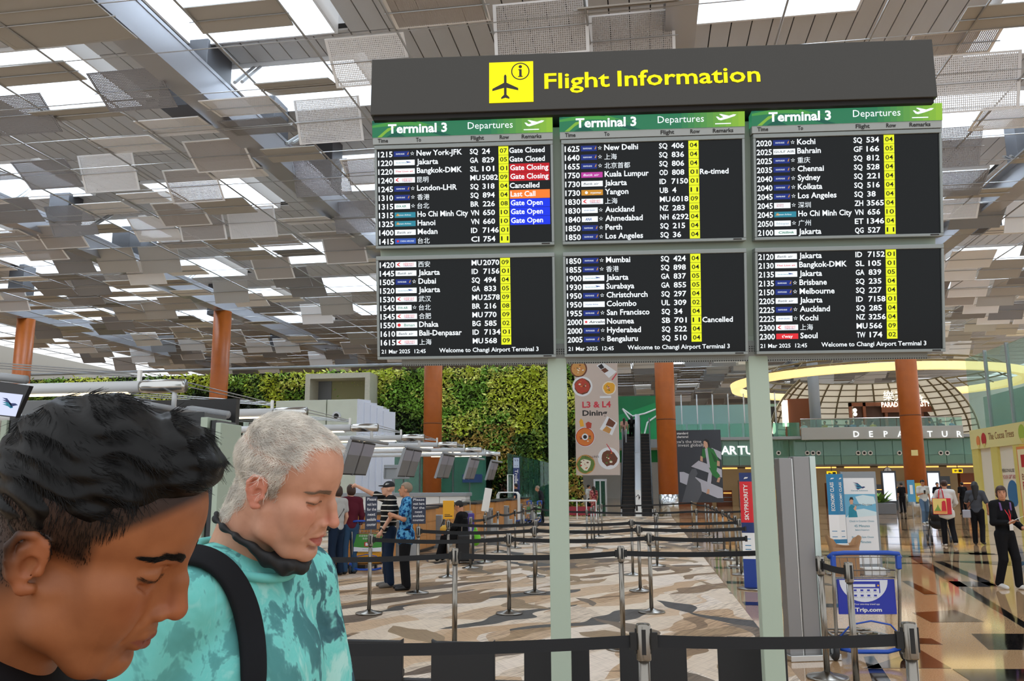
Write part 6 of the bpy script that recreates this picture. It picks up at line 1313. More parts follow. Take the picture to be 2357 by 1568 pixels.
    if hs:
        s = SDF(); s.ell(P(0, -.016, .042), (.078, .094, .088), .02, R=Rm)
        if hs in ('bob', 'long'): s.ell(P(0, -.035, -.01), (.082, .075, .085), .02, R=Rm)
        if hs == 'long': s.cap(P(0, -.08, 0), P(0.01, -.115, -.34), .07, .045, .03); s.cap(P(.05, -.05, -.02), P(.06, -.08, -.28), .05, .03, .03)
        if hs == 'bun': s.ell(P(0, -.10, .06), (.045, .045, .045), .01)
        f = Vector(look).normalized(); u_ = (f.cross(Z_)).cross(f); c = j['head']
        def cut(X, Y, Z):
            y = (X-c.x)*f.x+(Y-c.y)*f.y+(Z-c.z)*f.z; z = (X-c.x)*u_.x+(Y-c.y)*u_.y+(Z-c.z)*u_.z
            fl = .055+0*z
            return np.minimum(y-(.015+0.5*np.clip(z-.02, -.2, .1) if hs != 'bob' else .035+.25*np.clip(z, -.2, .1)), (.062 if hs != 'bob' else .048)-z)
        def low(X, Y, Z): return cut(X, Y, Z) if hs in ('bob', 'long') else np.maximum(cut(X, Y, Z), (-.055)-((X-c.x)*u_.x+(Y-c.y)*u_.y+(Z-c.z)*u_.z))
        sdf_obj('hair', s.verts(min(vox, .009), .006, cut=low), HR[hc], t)
    if face:
        for q in (-1, 1):
            MB().sphere(P(q*.032, .083, .012), (.011, .006, .006), m_eye, 8, 6).build('eye', t, smooth=True)
            MB().tube([P(q*.016, .092, .034), P(q*.034, .090, .038), P(q*.052, .078, .033)], .0042, 5, m_eye).build('eyebrow', t)
        MB().tube([P(-.022, .086, -.058), P(0, .093, -.058), P(.022, .086, -.058)], .004, 5, m_lip).build('mouth', t)
    return t, j, P
def g0(px, py): p = atz(px, py, 0); return (p.x, p.y, 0.004 if p.x < 1.2 else 0)
# patterned cloths
m_strp = mat('cloth_striped', rough=.85, spec=.2); nt, b = nodes_of(m_strp); tc = nt.nodes.new('ShaderNodeTexCoord'); sx = nt.nodes.new('ShaderNodeSeparateXYZ'); nt.links.new(tc.outputs['Object'], sx.inputs[0])
fr = nt.nodes.new('ShaderNodeMath'); fr.operation = 'MULTIPLY'; fr.inputs[1].default_value = 11.5; f2 = nt.nodes.new('ShaderNodeMath'); f2.operation = 'FRACT'; gt = nt.nodes.new('ShaderNodeMath'); gt.operation = 'LESS_THAN'; gt.inputs[1].default_value = .22
mx = nt.nodes.new('ShaderNodeMix'); mx.data_type = 'RGBA'; mx.inputs['A'].default_value = (*srgb('#17181a'), 1); mx.inputs['B'].default_value = (*srgb('#d9d3c6'), 1)
nt.links.new(sx.outputs['Z'], fr.inputs[0]); nt.links.new(fr.outputs[0], f2.inputs[0]); nt.links.new(f2.outputs[0], gt.inputs[0]); nt.links.new(gt.outputs[0], mx.inputs['Factor']); nt.links.new(mx.outputs['Result'], b.inputs['Base Color'])
def blotch(name, c1, c2, c3, sc, lo=.42, hi=.56):
    m = mat(name, rough=.85, spec=.2); nt, b = nodes_of(m); tc = nt.nodes.new('ShaderNodeTexCoord'); n1 = nt.nodes.new('ShaderNodeTexNoise'); n1.inputs['Scale'].default_value = sc; n1.inputs['Detail'].default_value = 3
    cr = nt.nodes.new('ShaderNodeValToRGB'); e = cr.color_ramp.elements; e[0].position = lo; e[0].color = (*srgb(c1), 1); e[1].position = hi; e[1].color = (*srgb(c3), 1); q = e.new((lo+hi)/2); q.color = (*srgb(c2), 1)
    nt.links.new(tc.outputs['Object'], n1.inputs['Vector']); nt.links.new(n1.outputs['Fac'], cr.inputs['Fac']); nt.links.new(cr.outputs['Color'], b.inputs['Base Color']); return m
m_flor = blotch('cloth_blue_floral', '#0f2f5c', '#1c5f9c', '#5fa6cf', 17)
m_dress = blotch('cloth_red_floral', '#7d2430', '#a8404a', '#d99a90', 14)
jean, djean, wht_s = cloth('jeans', '#34506f'), cloth('dark_jeans', '#1b2a40'), S('shoe_white', '#d9d9d6', .5); gsh = S('shoe_grey', '#6f6a64', .6)
# --- pair by the dark notices
person('man in a black and white striped top and cap pointing up to the left', g0(893, 1352), radians(118), 1.71, dict(elR=(.20, .26, 1.50), wrR=(.20, .50, 1.62), elL=(-.25, .02, 1.13), wrL=(-.20, .16, .90), head=(0, .03, 1.575)), ('t', m_strp, .75), djean, shoes=gsh, hair=(None, 'black'), look=(.15, .95, .22), pointR=True, skin='fair', vox=.0105, fat=1.05, belly=.6, hdR=((0, .96, .3), (0, -.2, 1)))
tcap = atz(914, 1118, 1.66)
t, j, P = person('man in a blue floral shirt standing with folded arms', g0(932, 1358), radians(112), 1.68, dict(elR=(.24, .06, 1.12), wrR=(.04, .23, 1.16), elL=(-.24, .06, 1.12), wrL=(-.04, .25, 1.20), anR=(.12, -.02, .085), toR=(.17, .145, .028)), ('long', m_flor, .7), cloth('black', '#131316'), hair=('short', 'grey'), look=(.05, .97, .12), skin='tan', vox=.0105, fat=1.05, hdR=((-.95, .25, .1), (0, 1, .2)), hdL=((.95, .25, -.05), (0, 1, .2)))
# black cap with white marks, worn by the striped man
sm = [o for o in bpy.data.objects if o.get('label', '').startswith('man in a black and white')][0]
s = SDF(); s.ell((0, .012, 1.625), (.083, .098, .085), .02); s.ell((.015, .12, 1.628), (.065, .075, .012), .015)
o = sdf_obj('cap', s.verts(.008, cut=lambda X, Y, Z: 1.605-.1*Y-Z), S('cap_black', '#17181b', .7), sm)
mb = MB()
for k in range(3): mb.box((-.06+.002*k, .07-.022*k, 1.655), (.05, .006, .028), m_wht, Matrix.Rotation(-.7, 3, 'Z') @ Matrix.Rotation(.5, 3, 'X'))
mb.build('cap_emblem', sm)
MB().tube([(-.212+.03*cos(2*pi*k/14), .145+.02*sin(2*pi*k/14), .925+.02*sin(2*pi*k/14)) for k in range(14)], .009, 6, m_slot, closed=True).build('wristwatch', sm)
# --- two women at the left with their backs turned
t, j, P = person('woman in a pale grey top and dark jeans with a shoulder bag', g0(772, 1326), radians(65), 1.64, None, ('t', cloth('pale_grey', '#b5b4b1'), .55), djean, hair=('bob', 'brown'), skin='fair', face=False, detail=False)
MB().tube([(.12, .03, 1.44), (.05, -.13, 1.25), (-.13, -.09, 1.0)], .008, 5, m_slot).build('bag_strap', t); MB().bb((-.24, -.02, .86), (-.14, .18, 1.06), m_slot).build('shoulder_bag', t, bevel=.02)
person('woman in a maroon top and blue jeans behind the green trolley', g0(803, 1322), radians(40), 1.66, None, ('t', cloth('maroon', '#5a1d2b'), 1.6), jean, hair=('bob', 'brown'), skin='fair', face=False, detail=False)
# --- seated traveller with luggage
p = g0(1066, 1296)
person('traveller in black seated on luggage, white shoes stretched out', p, radians(80), 1.68, dict(head=(0, .10, 1.20), neck=(0, .05, 1.06), shR=(.17, .03, 1.01), shL=(-.17, .03, 1.01), elR=(.22, .12, .76), elL=(-.22, .12, .76), wrR=(.16, .36, .66), wrL=(-.16, .36, .66), hipR=(.085, 0, .52), hipL=(-.085, 0, .52), knR=(.1, .42, .53), knL=(-.1, .42, .53), anR=(.11, .52, .09), anL=(-.11, .56, .09), toR=(.12, .70, .03), toL=(-.12, .74, .03)), ('t', cloth('black', '#131316'), 1.7), cloth('black', '#131316'), shoes=S('shoe_cream', '#d5c9b5', .6), look=(0, .9, -.45), face=False, detail=False)
def case(label, loc, rz, size, m, nm='suitcase'):
    t = thing(nm, label, 'suitcase', loc, rz); w, d, h = size
    MB().bb((-w/2, -d/2, .05), (w/2, d/2, h), m).build('shell', t, bevel=.03)
    for sx_ in (-1, 1):
        for sy in (-1, 1): mb = MB(); mb.lathe([(.025, -.012), (.025, .012)], (0, 0, 0), 10, m_rub); o = mb.build('wheel', t); o.rotation_euler = (0, pi/2, 0); o.location = (sx_*w*.38, sy*d*.35, .028)
    MB().tube([(-w*.25, d*.3, h), (-w*.25, d*.3, h+.32), (w*.25, d*.3, h+.32), (w*.25, d*.3, h)], .01, 6, m_ss).build('pull_handle', t)
    for k in range(3): MB().bb((-w/2+w*(k+.7)/3.4, -d/2-.006, .1), (-w/2+w*(k+.9)/3.4, -d/2, h-.05), m).build('rib', t)
case('black suitcase the seated traveller sits on', (p[0]+.02, p[1]+.02, .004), .3, (.36, .26, .40), m_rub)
case('black upright suitcase behind the seated traveller', g0(1072, 1298), .2, (.36, .26, .60), S('case_black', '#1d1d20', .4)); case('purple upright suitcase behind the seated traveller', g0(1072, 1272), .2, (.42, .28, .95), S('case_purple', '#4b3a8c', .4))
t = thing('carrier_bag', 'bright green carrier bag hanging by the black suitcase', 'bag', (atz(1094, 1290, 0).x, atz(1094, 1290, 0).y, .35)); s = SDF(); s.ell((0, 0, .12), (.12, .07, .16), .02); s.cap((-.06, 0, .22), (0, 0, .36), .02, .01, .03); s.cap((.06, 0, .22), (0, 0, .36), .02, .01, .03); sdf_obj('bag_body', s.verts(.012), S('bag_green', '#7ddb2e', .5), t)
t = thing('hand_bag', 'yellow bag on the lap of the seated traveller', 'bag', (p[0]-.40, p[1]+.02, .62)); s = SDF(); s.ell((0, 0, .08), (.12, .08, .09), .02); sdf_obj('bag_body', s.verts(.012), S('bag_yellow', '#d9a93a', .6), t); MB().tube([(-.1, 0, .12), (-.05, 0, .26), (.05, 0, .26), (.1, 0, .12)], .01, 6, m_slot).build('strap', t)
# --- people farther away
p = aty(1188, 1150, 38.0); person('man in dark blue at the far end of the check-in desks', (p.x, 38.0, .004), radians(75), 1.74, None, ('t', cloth('navy', '#1a2234'), .6), cloth('black', '#131316'), face=False, detail=False, vox=.02)
p = aty(1248, 1150, 38.0); person('man in a dark jacket bending beside the left board post', (p.x, 38.0, .004), radians(95), 1.72, dict(head=(0, .22, 1.50), neck=(0, .12, 1.38), shR=(.17, .08, 1.34), shL=(-.17, .08, 1.34)), ('t', cloth('jacket', '#26282c'), 1.8), cloth('black', '#131316'), hair=('short', 'grey'), face=False, detail=False, vox=.02)
p = aty(1355, 1150, 47.0); person('attendant in a white shirt by the glass door', (p.x, 47, 0), radians(-60), 1.7, None, ('t', cloth('white', '#d9d9d6'), .6), cloth('black', '#131316'), face=False, detail=False, vox=.022)
p = aty(1366, 1150, 46.0); person('woman in a red floral dress by the glass door', (p.x, 46.2, 0), radians(30), 1.62, None, ('long', m_dress, .6), m_dress, hair=('long', 'brown'), face=False, detail=False, vox=.022)
p = aty(1443, 1021, 54.5); person('woman in pink and white near the top of the left escalator', (p.x-.15, 54.5, p.z), 0, 1.65, None, ('t', cloth('pink', '#c99a88'), .6), cloth('white', '#d9d9d6'), hair=('long', 'brown'), face=False, detail=False, vox=.022); person('dark-haired woman with a red bag near the top of the left escalator', (p.x+.32, 54.9, p.z+.1), 0, 1.7, None, ('t', cloth('black', '#131316'), .6), cloth('black', '#131316'), hair=('long', 'black'), face=False, detail=False, vox=.022)
# --- right side of the walkway
t, j, P = person('woman in black with a red lanyard reading a sheet while walking', g0(2325, 1356), radians(205), 1.58, dict(elR=(.23, .02, 1.10), wrR=(.14, .26, 1.10), elL=(-.24, .02, 1.10), wrL=(-.15, .24, 1.00), knL=(-.09, .10, .50), anL=(-.10, .10, .085), toL=(-.12, .27, .028), anR=(.09, -.12, .10), toR=(.11, .05, .03)), ('t', cloth('black', '#131316'), 1.85), cloth('black', '#131316'), shoes=wht_s, hair=('bob', 'brown'), skin='tan', look=(.62, .75, .0), vox=.0105, hdR=((-.6, .6, .4), (0, 0, 1)), hdL=((.5, .7, .2), (0, -.3, 1)))
m_lan = S('lanyard_red', '#d21f2b', .6)
MB().tube([(-.07, .03, 1.43), (-.02, .14, 1.22), (0, .145, 1.12)], .009, 5, m_lan).build('lanyard', t); MB().tube([(.07, .03, 1.43), (.02, .14, 1.22), (0, .145, 1.12)], .009, 5, m_lan).build('lanyard', t); MB().box((0, .155, 1.03), (.075, .008, .12), m_wht).build('name_badge', t, bevel=.003)
MB().box((.10, .36, 1.16), (.24, .16, .003), m_wht, Matrix.Rotation(.35, 3, 'X') @ Matrix.Rotation(.3, 3, 'Y')).build('paper_sheet', t)
for q in (-1, 1): MB().tube([(q*.10, .085, 1.30), (q*.11, .07, 1.42), (q*.11, -.05, 1.44)], .018, 6, S('strap_purple', '#6a4a86', .6)).build('backpack_strap', t)
t, j, P = person('man in a white polo shirt and jeans looking at his phone', g0(2131, 1206), radians(185), 1.80, dict(elR=(.23, .02, 1.12), wrR=(.10, .24, 1.18), knR=(.09, .12, .50), anR=(.10, .08, .085), toR=(.12, .24, .028), anL=(-.10, -.2, .10), toL=(-.12, -.03, .03)), ('t', cloth('white', '#d9d9d6'), .65), cloth('light_jeans', '#5f7894'), shoes=wht_s, skin='tan', look=(.1, .9, -.3), vox=.015, detail=False)
MB().box((.07, .33, 1.24), (.07, .012, .14), m_slot).build('phone', t)
t, j, P = person('person in a white shirt seen from behind with a large red tote bag', g0(2186, 1257), radians(-8), 1.72, dict(elL=(-.30, .06, 1.18), wrL=(-.22, .26, 1.12), elR=(.26, .1, 1.12), wrR=(.22, .34, 1.0), knR=(.10, .02, .5), anR=(.11, -.22, .14), toR=(.12, -.12, .05)), ('long', cloth('white', '#d9d9d6'), 1.7), cloth('black', '#131316'), shoes=wht_s, hair=('bun', 'brown'), face=False, vox=.0125, detail=False)
m_tr2, m_ty = S('tote_red', '#cf2231', .5), S('tote_cream', '#e9cf7a', .5)
bt = thing('tote_bag', 'red and yellow printed tote bag on the shoulder of the person in white', 'bag', Vector(g0(2172, 1257))+Vector((-.0, -.14, .82)), radians(-12)); w_, h_ = .44, .42
MB().bb((-w_/2, -.06, 0), (w_/2, .06, h_), m_tr2).build('bag_body', bt, bevel=.012); mb = MB(); mb.bb((-w_/2+.005, -.064, .02), (w_/2-.11, -.061, h_-.01), m_ty); mb.build('print_field', bt); mb = MB(); mb.prism([(-.02, .09), (.0, .33), (.05, .36), (.09, .34), (.10, .09)], X_, Z_, (0, -.0645, 0), 0, m_tr2); mb.prism([(-.19, .09), (-.12, .2), (-.10, .27), (-.08, .2), (-.03, .09)], X_, Z_, (0, -.0645, 0), 0, LEAF[3]); mb.prism([(-.2, .04), (.1, .04), (.1, .09), (-.2, .09)], X_, Z_, (0, -.0645, 0), 0, m_or); mb.build('print_motif', bt)
for dy in (-.055, .055): MB().tube([(-.06, dy, h_), (-.04, dy, h_+.2), (0, dy*.5, h_+.26), (.04, dy, h_+.2), (.06, dy, h_)], .009, 6, m_tr2).build('bag_handle', bt)
p = g0(2176, 1250); sr = thing('stroller', 'black baby stroller pushed by the person in white', 'stroller', (p[0], p[1]+.45, 0), radians(-8))
for q in (-1, 1):
    MB().tube([(q*.22, -.30, 1.0), (q*.22, .0, .55), (q*.2, .45, .15)], .015, 6, m_slot).build('side_frame', sr); MB().tube([(q*.22, .25, .65), (q*.22, .0, .45), (q*.24, -.25, .12)], .014, 6, m_slot).build('rear_leg', sr)
    for yy in (-.25, .45): mb = MB(); mb.lathe([(.03, -.02), (.09, -.02), (.09, .02), (.03, .02)], (0, 0, 0), 14, m_rub); o = mb.build('wheel', sr); o.rotation_euler = (0, pi/2, 0); o.location = (q*.24, yy, .09)
MB().tube([(-.22, -.30, 1.0), (-.2, -.34, 1.02), (.2, -.34, 1.02), (.22, -.30, 1.0)], .017, 6, m_slot).build('push_bar', sr); s = SDF(); s.ell((0, .15, .5), (.2, .28, .16), .03); s.ell((0, .05, .72), (.2, .22, .2), .03); sdf_obj('seat_and_hood', s.verts(.02), S('stroller_black', '#1a1a1d', .8), sr)
t, j, P = person('woman with long black hair and a grey top seen from behind', g0(2256, 1254), radians(-28), 1.68, dict(elL=(-.27, .08, 1.13), wrL=(-.22, .3, 1.2), anR=(.10, -.16, .12), toR=(.12, -.02, .04), elR=(.28, -.05, 1.1), wrR=(.26, .1, .9)), ('t', cloth('slate', '#4a4d54'), .8), cloth('black', '#131316'), hair=('long', 'black'), face=False, vox=.0125, detail=False)
MB().bb((-.34, -.16, .72), (-.14, -.06, .94), S('bag_silver', '#a9aab4', .4)).build('shoulder_bag', t, bevel=.02); MB().tube([(-.24, -.11, .93), (-.05, -.14, 1.2), (.14, -.03, 1.45)], .008, 5, m_slot).build('bag_strap', t)
for i, (px, Y, l_, c_) in enumerate([(2077, 52, 'distant person in black between the advert screen and the column', 'black'), (2160, 50, 'distant person in black in front of the right advert screen', 'black'), (2217, 50, 'distant person in black beside the yellow shop', 'black'), (1800, 30, 'traveller in a yellow top behind the right board post', 'mustard')]):
    p = aty(px, 1150, Y); person(l_, (p.x, Y, 0), radians(180 if i % 2 else 10), 1.72, None, ('t', cloth(c_, '#c9a23a' if c_ == 'mustard' else '#131316'), .8), cloth('black', '#131316') if c_ != 'mustard' else cloth('beige', '#b09a80'), face=False, detail=False, vox=.022)
# diners on the balcony
dn = None; rs = random.Random(9)
dcol = [cloth('pale_grey', '#b5b4b1'), cloth('mustard', '#c9a23a'), cloth('slate', '#4a4d54'), cloth('navy', '#1a2234'), cloth('light_jeans', '#5f7894')]
pos = [1850, 1898, 1925, 1948, 1962, 1985, 2008, 2140, 2165, 2190]
vD = None
for i, px in enumerate(pos):
    q = aty(px, 970, YF+1.2); t = thing('person', 'seated diner on the restaurant balcony, %s from the left' % words[i], 'person', (q.x, q.y, 5.15), rs.uniform(0, 6), group='diners on the balcony')
    if vD is None:
        s = SDF(); s.ell((0, 0, .68), (.2, .13, .28), .05); s.ell((0, .02, 1.12), (.09, .1, .12), .02); s.cap((0, 0, .9), (0, 0, 1.05), .06, .05, .03); s.cap((-.1, 0, .45), (-.1, .45, .45), .08, .06, .03); s.cap((.1, 0, .45), (.1, .45, .45), .08, .06, .03); s.cap((-.1, .45, .45), (-.1, .45, 0), .06, .05, .03); s.cap((.1, .45, .45), (.1, .45, 0), .06, .05, .03); s.cap((-.2, 0, .85), (-.24, .2, .65), .05, .04, .03); s.cap((.2, 0, .85), (.24, .2, .65), .05, .04, .03); vB = s.verts(.03)
        s = SDF(); s.ell((0, 0, .68), (.2, .13, .28), .05); s.cap((-.2, 0, .85), (-.24, .2, .65), .05, .04, .03); s.cap((.2, 0, .85), (.24, .2, .65), .05, .04, .03); vS = s.verts(.03, .012); s = SDF(); s.ell((0, 0, 1.16), (.095, .105, .1), .02); vH = s.verts(.03); vD = True
    sdf_obj('body', vB, SK['tan'], t, 0); sdf_obj('shirt', vS, dcol[i % 5], t, 0); sdf_obj('hair', vH, HR['black'], t, 0)
    if i % 2 == 0:
        tb = thing('dining_table', 'small dining table on the balcony beside the %s diner' % words[i], 'table', (q.x+.75, q.y+.1, 5.15), group='balcony dining tables'); MB().bb((-.4, -.4, .72), (.4, .4, .76), m_wood2).build('table_top', tb); MB().tube([(0, 0, 0), (0, 0, .72)], .05, 8, m_slot).build('pedestal', tb); MB().lathe([(.25, 0), (.25, .03)], n=12, material=m_slot).build('foot', tb)

# --- white hooped cart and parked trolleys at the far end of the carpet
p = aty(1168, 1195, 36.0); hc = thing('hooped_cart', 'white tubular luggage cart with tall hoops near the trolley sign', 'cart', (p.x, 36.0, .004))
for k in range(3): MB().tube([(-.45, .25*k, .2), (-.45, .25*k, 1.25), (-.38, .25*k, 1.35), (.38, .25*k, 1.35), (.45, .25*k, 1.25), (.45, .25*k, .2)], .03, 6, m_wht).build('hoop', hc)
MB().tube([(-.0, .1, 1.35), (-.0, .1, 2.1), (.25, .1, 2.1), (.25, .1, 1.35)], .03, 6, m_wht).build('tall_hoop', hc); MB().bb((-.45, -.1, .14), (.45, .7, .2), m_tblue).build('deck', hc)
for sx_ in (-1, 1):
    for yy in (0, .6): mb = MB(); mb.lathe([(.03, -.02), (.07, -.02), (.07, .02), (.03, .02)], (0, 0, 0), 12, m_rub); o = mb.build('wheel', hc); o.rotation_euler = (0, pi/2, 0); o.location = (sx_*.4, yy, .07)
for i, px in enumerate((1216, 1240)):
    p = aty(px, 1195, 37.0); trolley('parked luggage trolley, %s of the pair beside the left board post' % ('left' if i == 0 else 'right'), (p.x, 37.0, .004), radians(80), 'green')
# ================================================================== THE TWO MEN IN FRONT
def rot3(y, p, r): return Matrix.Rotation(y, 3, 'Z') @ Matrix.Rotation(p, 3, 'Y') @ Matrix.Rotation(r, 3, 'X')
def head_sdf(cfg):
    """head in centimetres: x forward, y to the left, z up, origin between the ear canals"""
    s = SDF(); nw = cfg.get('nose_w', 1.0)
    s.ell((-1.0, 0, 4.8), (9.0, 7.45, 8.0), 1.0); s.ell((2.9, 0, 5.0), (6.4, 6.3, 6.9), 1.5); s.ell((3.4, 0, -2.0), (5.1, 5.7, 6.8), 1.5)
    for q in (-1, 1):
        s.ell((5.2, q*4.3, -0.8), (2.5, 1.9, 1.8), 2.2); s.ell((5.2, q*3.3, -4.3), (2.8, 2.4, 3.4), 2.4)
        s.chain([(0.4, q*5.4, -3.2), (1.5, q*5.0, -6.2), (5.6, q*2.9, -8.7), (7.6-cfg.get('chin', 0), q*.9, -9.3)], [1.3, 1.45, 1.35, 1.4], 2.2)
        s.cap((8.2, q*.6, 3.3), (6.9, q*3.9, 3.6), .85, .75, 1.1)
    s.ell((3.5, 0, -7.0), (4.6, 4.2, 2.6), 1.6); s.ell((7.9-cfg.get('chin', 0), 0, -9.1), (1.6, 1.9, 1.5), 1.2); s.ell((6.8, 0, -4.8), (2.7, 3.0, 2.9), 1.2)
    s.cap((-2.8, 0, -3), cfg['neck'][0], 5.9, cfg['neck'][1], 2.0)
    for q in (-1, 1):
        s.ell((9.3, q*3.55, 1.4), (1.45, 1.55, 1.1), .9, 's'); s.ell((6.85, q*3.25, 1.55), (1.42, 1.55, 1.30), .25)
        s.chain([(8.35, q*1.9, 1.25), (8.55, q*3.1, 0.98), (7.6, q*4.7, 1.2)], .09, .16, 's')            # closed lid line
        s.chain([(8.2, q*2.0, 2.45), (8.3, q*3.2, 2.55), (7.3, q*4.6, 2.2)], .10, .35, 's')                # lid crease
        s.chain([(8.0, q*2.0, .35), (8.05, q*3.2, 0.0), (7.1, q*4.4, .5)], .18, .6, 's')                   # below the eye
    tip = cfg['tip']
    s.chain([(7.6, 0, 3.2), (7.6, 0, 1.0), (8.1, 0, -2.0)], [1.25, 1.35, 1.75], .9); s.ell((8.6, 0, -3.6), (1.0, 2.2, 1.3), .9)
    s.chain([(8.7, 0, 2.6), (9.7, 0, .6), (tip[0]-1.0, 0, tip[1]+.35)], [.62, .72, .95*nw], .7); s.ell((tip[0]-.95, 0, tip[1]), (.95, 1.0*nw, .85), .5)
    for q in (-1, 1):
        s.ell((9.35, q*1.15*nw, tip[1]-.45), (1.05, .72, .75), .45); s.ell((tip[0]-1.35, q*.62*nw, tip[1]-1.0), (.55, .3, .3), .2, 's')
        s.chain([(9.2, q*1.9, -2.0), (8.6, q*2.7, -3.6), (8.0, q*3.2, -5.4)], cfg.get('fold', .12), .7, 's')
    op = cfg.get('open', 0.0)
    for q in (-1, 1):
        s.chain([(7.9, q*2.35, -5.65), (9.15, q*1.2, -5.2), (9.55, 0, -5.25)], [.32, .48, .50], .45); s.chain([(7.9, q*2.25, -5.8-op*.3), (8.95, q*1.2, -6.2-op), (9.25, 0, -6.35-op)], [.35, .58, .66], .45)
        s.chain([(7.7, q*2.5, -5.72), (9.3, q*1.2, -5.72-op*.35), (9.9, 0, -5.75-op*.4)], [.10, .12+op*.45, .14+op*.5], .18, 's')
    s.chain([(8.7, -1.2, -7.6), (8.95, 0, -7.5), (8.7, 1.2, -7.6)], .3, .8, 's')
    # ears
    ec, el, et = cfg['ear']
    for q in (-1, 1):
        def E(a, b, c): return (ec[0]+(a*cos(et)-b*sin(et))*el, q*(ec[1]+c*el), ec[2]+(a*sin(et)+b*cos(et))*el)
        rim = [(1.15, .5, -.5), (1.0, 1.9, 0), (.2, 2.8, .45), (-1.0, 2.75, .75), (-1.75, 1.6, .85), (-1.7, .2, .7), (-1.25, -1.2, .45), (-.6, -2.2, .15)]
        s.chain([E(*p) for p in rim], [.30, .34, .36, .38, .38, .36, .34, .4], .25); s.cap(E(-.35, -2.45, 0), E(.25, -2.35, -.2), .62, .55, .4)
        s.ell(E(-.35, .35, .1), (1.65, .5, 2.6), .4, R=[[cos(et), 0, sin(et)], [0, 1, 0], [-sin(et), 0, cos(et)]])
        s.chain([E(.2, 1.9, .35), E(-.7, 1.3, .5), E(-1.0, .1, .45), E(-.7, -1.0, .3)], .26, .3)
        s.ell(E(.15, -.15, .35), (.75, .42, 1.05), .3, 's'); s.ell(E(.95, -.55, .05), (.42, .4, .5), .3)
    return s
def head_attrs(V, cfg):
    x, y, z = V[:, 0], V[:, 1], V[:, 2]; op = cfg.get('open', 0)
    sm = lambda a, b, t: np.clip((t-a)/(b-a), 0, 1)**2*(3-2*np.clip((t-a)/(b-a), 0, 1))
    half = 2.45; u = np.clip(np.abs(y)/half, 0, 1); up = -4.78-.75*u**1.5; dn = -6.95-op+1.15*u**1.5+op*u
    lip = sm(0, .25, up-z)*sm(0, .25, z-dn)*(np.abs(y) < half)*(x > 7.6)
    stub = cfg['stub'](x, np.abs(y), z)
    lash = np.zeros_like(x)
    for q in (-1, 1):
        t = np.clip((q*y-1.9)/2.8, 0, 1); zz = 1.25-.27*np.sin(pi*np.clip(t*1.1, 0, 1)); lash = np.maximum(lash, np.exp(-((z-zz)/.17)**2)*(q*y > 1.8)*(q*y < 4.9)*(x > 6.8))
    return dict(lip=lip, stubble=stub, lash=lash, flush=np.exp(-(((x-10.8)/1.8)**2+(y/1.6)**2+((z+2)/1.6)**2))+.8*np.exp(-(((x-6.5)/2.6)**2+((np.abs(y)-4.2)/1.8)**2+((z+1.5)/1.8)**2))+cfg.get('earflush', .6)*(np.abs(y) > 7.3))
def face_mat(name, skin, lip, stub, flush):
    m = mat(name, srgb(skin), .48, spec=.35); nt, b = nodes_of(m); L = nt.links.new; tc = nt.nodes.new('ShaderNodeTexCoord'); n = nt.nodes.new('ShaderNodeTexNoise'); n.inputs['Scale'].default_value = 28; n.inputs['Detail'].default_value = 6; L(tc.outputs['Object'], n.inputs['Vector'])
    cr = nt.nodes.new('ShaderNodeValToRGB'); e = cr.color_ramp.elements; s = srgb(skin); e[0].position = .3; e[0].color = (s[0]*.86, s[1]*.82, s[2]*.80, 1); e[1].position = .7; e[1].color = (min(1, s[0]*1.08), min(1, s[1]*1.08), min(1, s[2]*1.08), 1); L(n.outputs['Fac'], cr.inputs['Fac']); cur = cr.outputs['Color']
    for an, c, f in (('flush', flush, .45), ('stubble', stub, .92), ('lip', lip, .85), ('lash', '#1a0f0a', .9)):
        at = nt.nodes.new('ShaderNodeAttribute'); at.attribute_name = an; mu = nt.nodes.new('ShaderNodeMath'); mu.operation = 'MULTIPLY'; mu.inputs[1].default_value = f; mu.use_clamp = True; L(at.outputs['Fac'], mu.inputs[0])
        mx = nt.nodes.new('ShaderNodeMix'); mx.data_type = 'RGBA'; L(mu.outputs[0], mx.inputs['Factor']); L(cur, mx.inputs['A']); mx.inputs['B'].default_value = (*srgb(c), 1); cur = mx.outputs['Result']
    L(cur, b.inputs['Base Color']); b.inputs['Subsurface Weight'].default_value = 0.0
    n3 = nt.nodes.new('ShaderNodeTexNoise'); n3.inputs['Scale'].default_value = 420; bp = nt.nodes.new('ShaderNodeBump'); bp.inputs['Strength'].default_value = .06; L(tc.outputs['Object'], n3.inputs['Vector']); L(n3.outputs['Fac'], bp.inputs['Height']); L(bp.outputs['Normal'], b.inputs['Normal'])
    return m
def strands(name, pts, dirs, nrm, length, rad, material, parent, rng, wave=.12, lift=.25, n=6, conv=None):
    """hair strands as real curves laid along the flow"""
    N = len(pts); pos = np.zeros((N, n, 3)); d = dirs.copy(); p = pts.copy(); L = length*rng.uniform(.6, 1.25, N); ph = rng.uniform(0, 6.28, N); sd = np.cross(nrm, d)
    for i in range(n):
        t = i/(n-1); pos[:, i] = p+d*(L*t)[:, None]+nrm*(lift*L*t*(1-.55*t))[:, None]+sd*(wave*L*np.sin(ph+t*4.5))[:, None]
    if conv is not None: pos = conv(pos.reshape(-1, 3)).reshape(N, n, 3)
    cu = bpy.data.hair_curves.new(name); cu.add_curves([n]*N); cu.attributes['position'].data.foreach_set('vector', pos.astype(np.float32).ravel())
    ra = cu.attributes.get('radius') or cu.attributes.new('radius', 'FLOAT', 'POINT'); rr = np.tile(rad*np.linspace(1, .35, n), N); ra.data.foreach_set('value', rr.astype(np.float32))
    cu.materials.append(material); o = bpy.data.objects.new(name, cu); COL.objects.link(o); o.parent = parent; o['kind'] = 'stuff'; return o
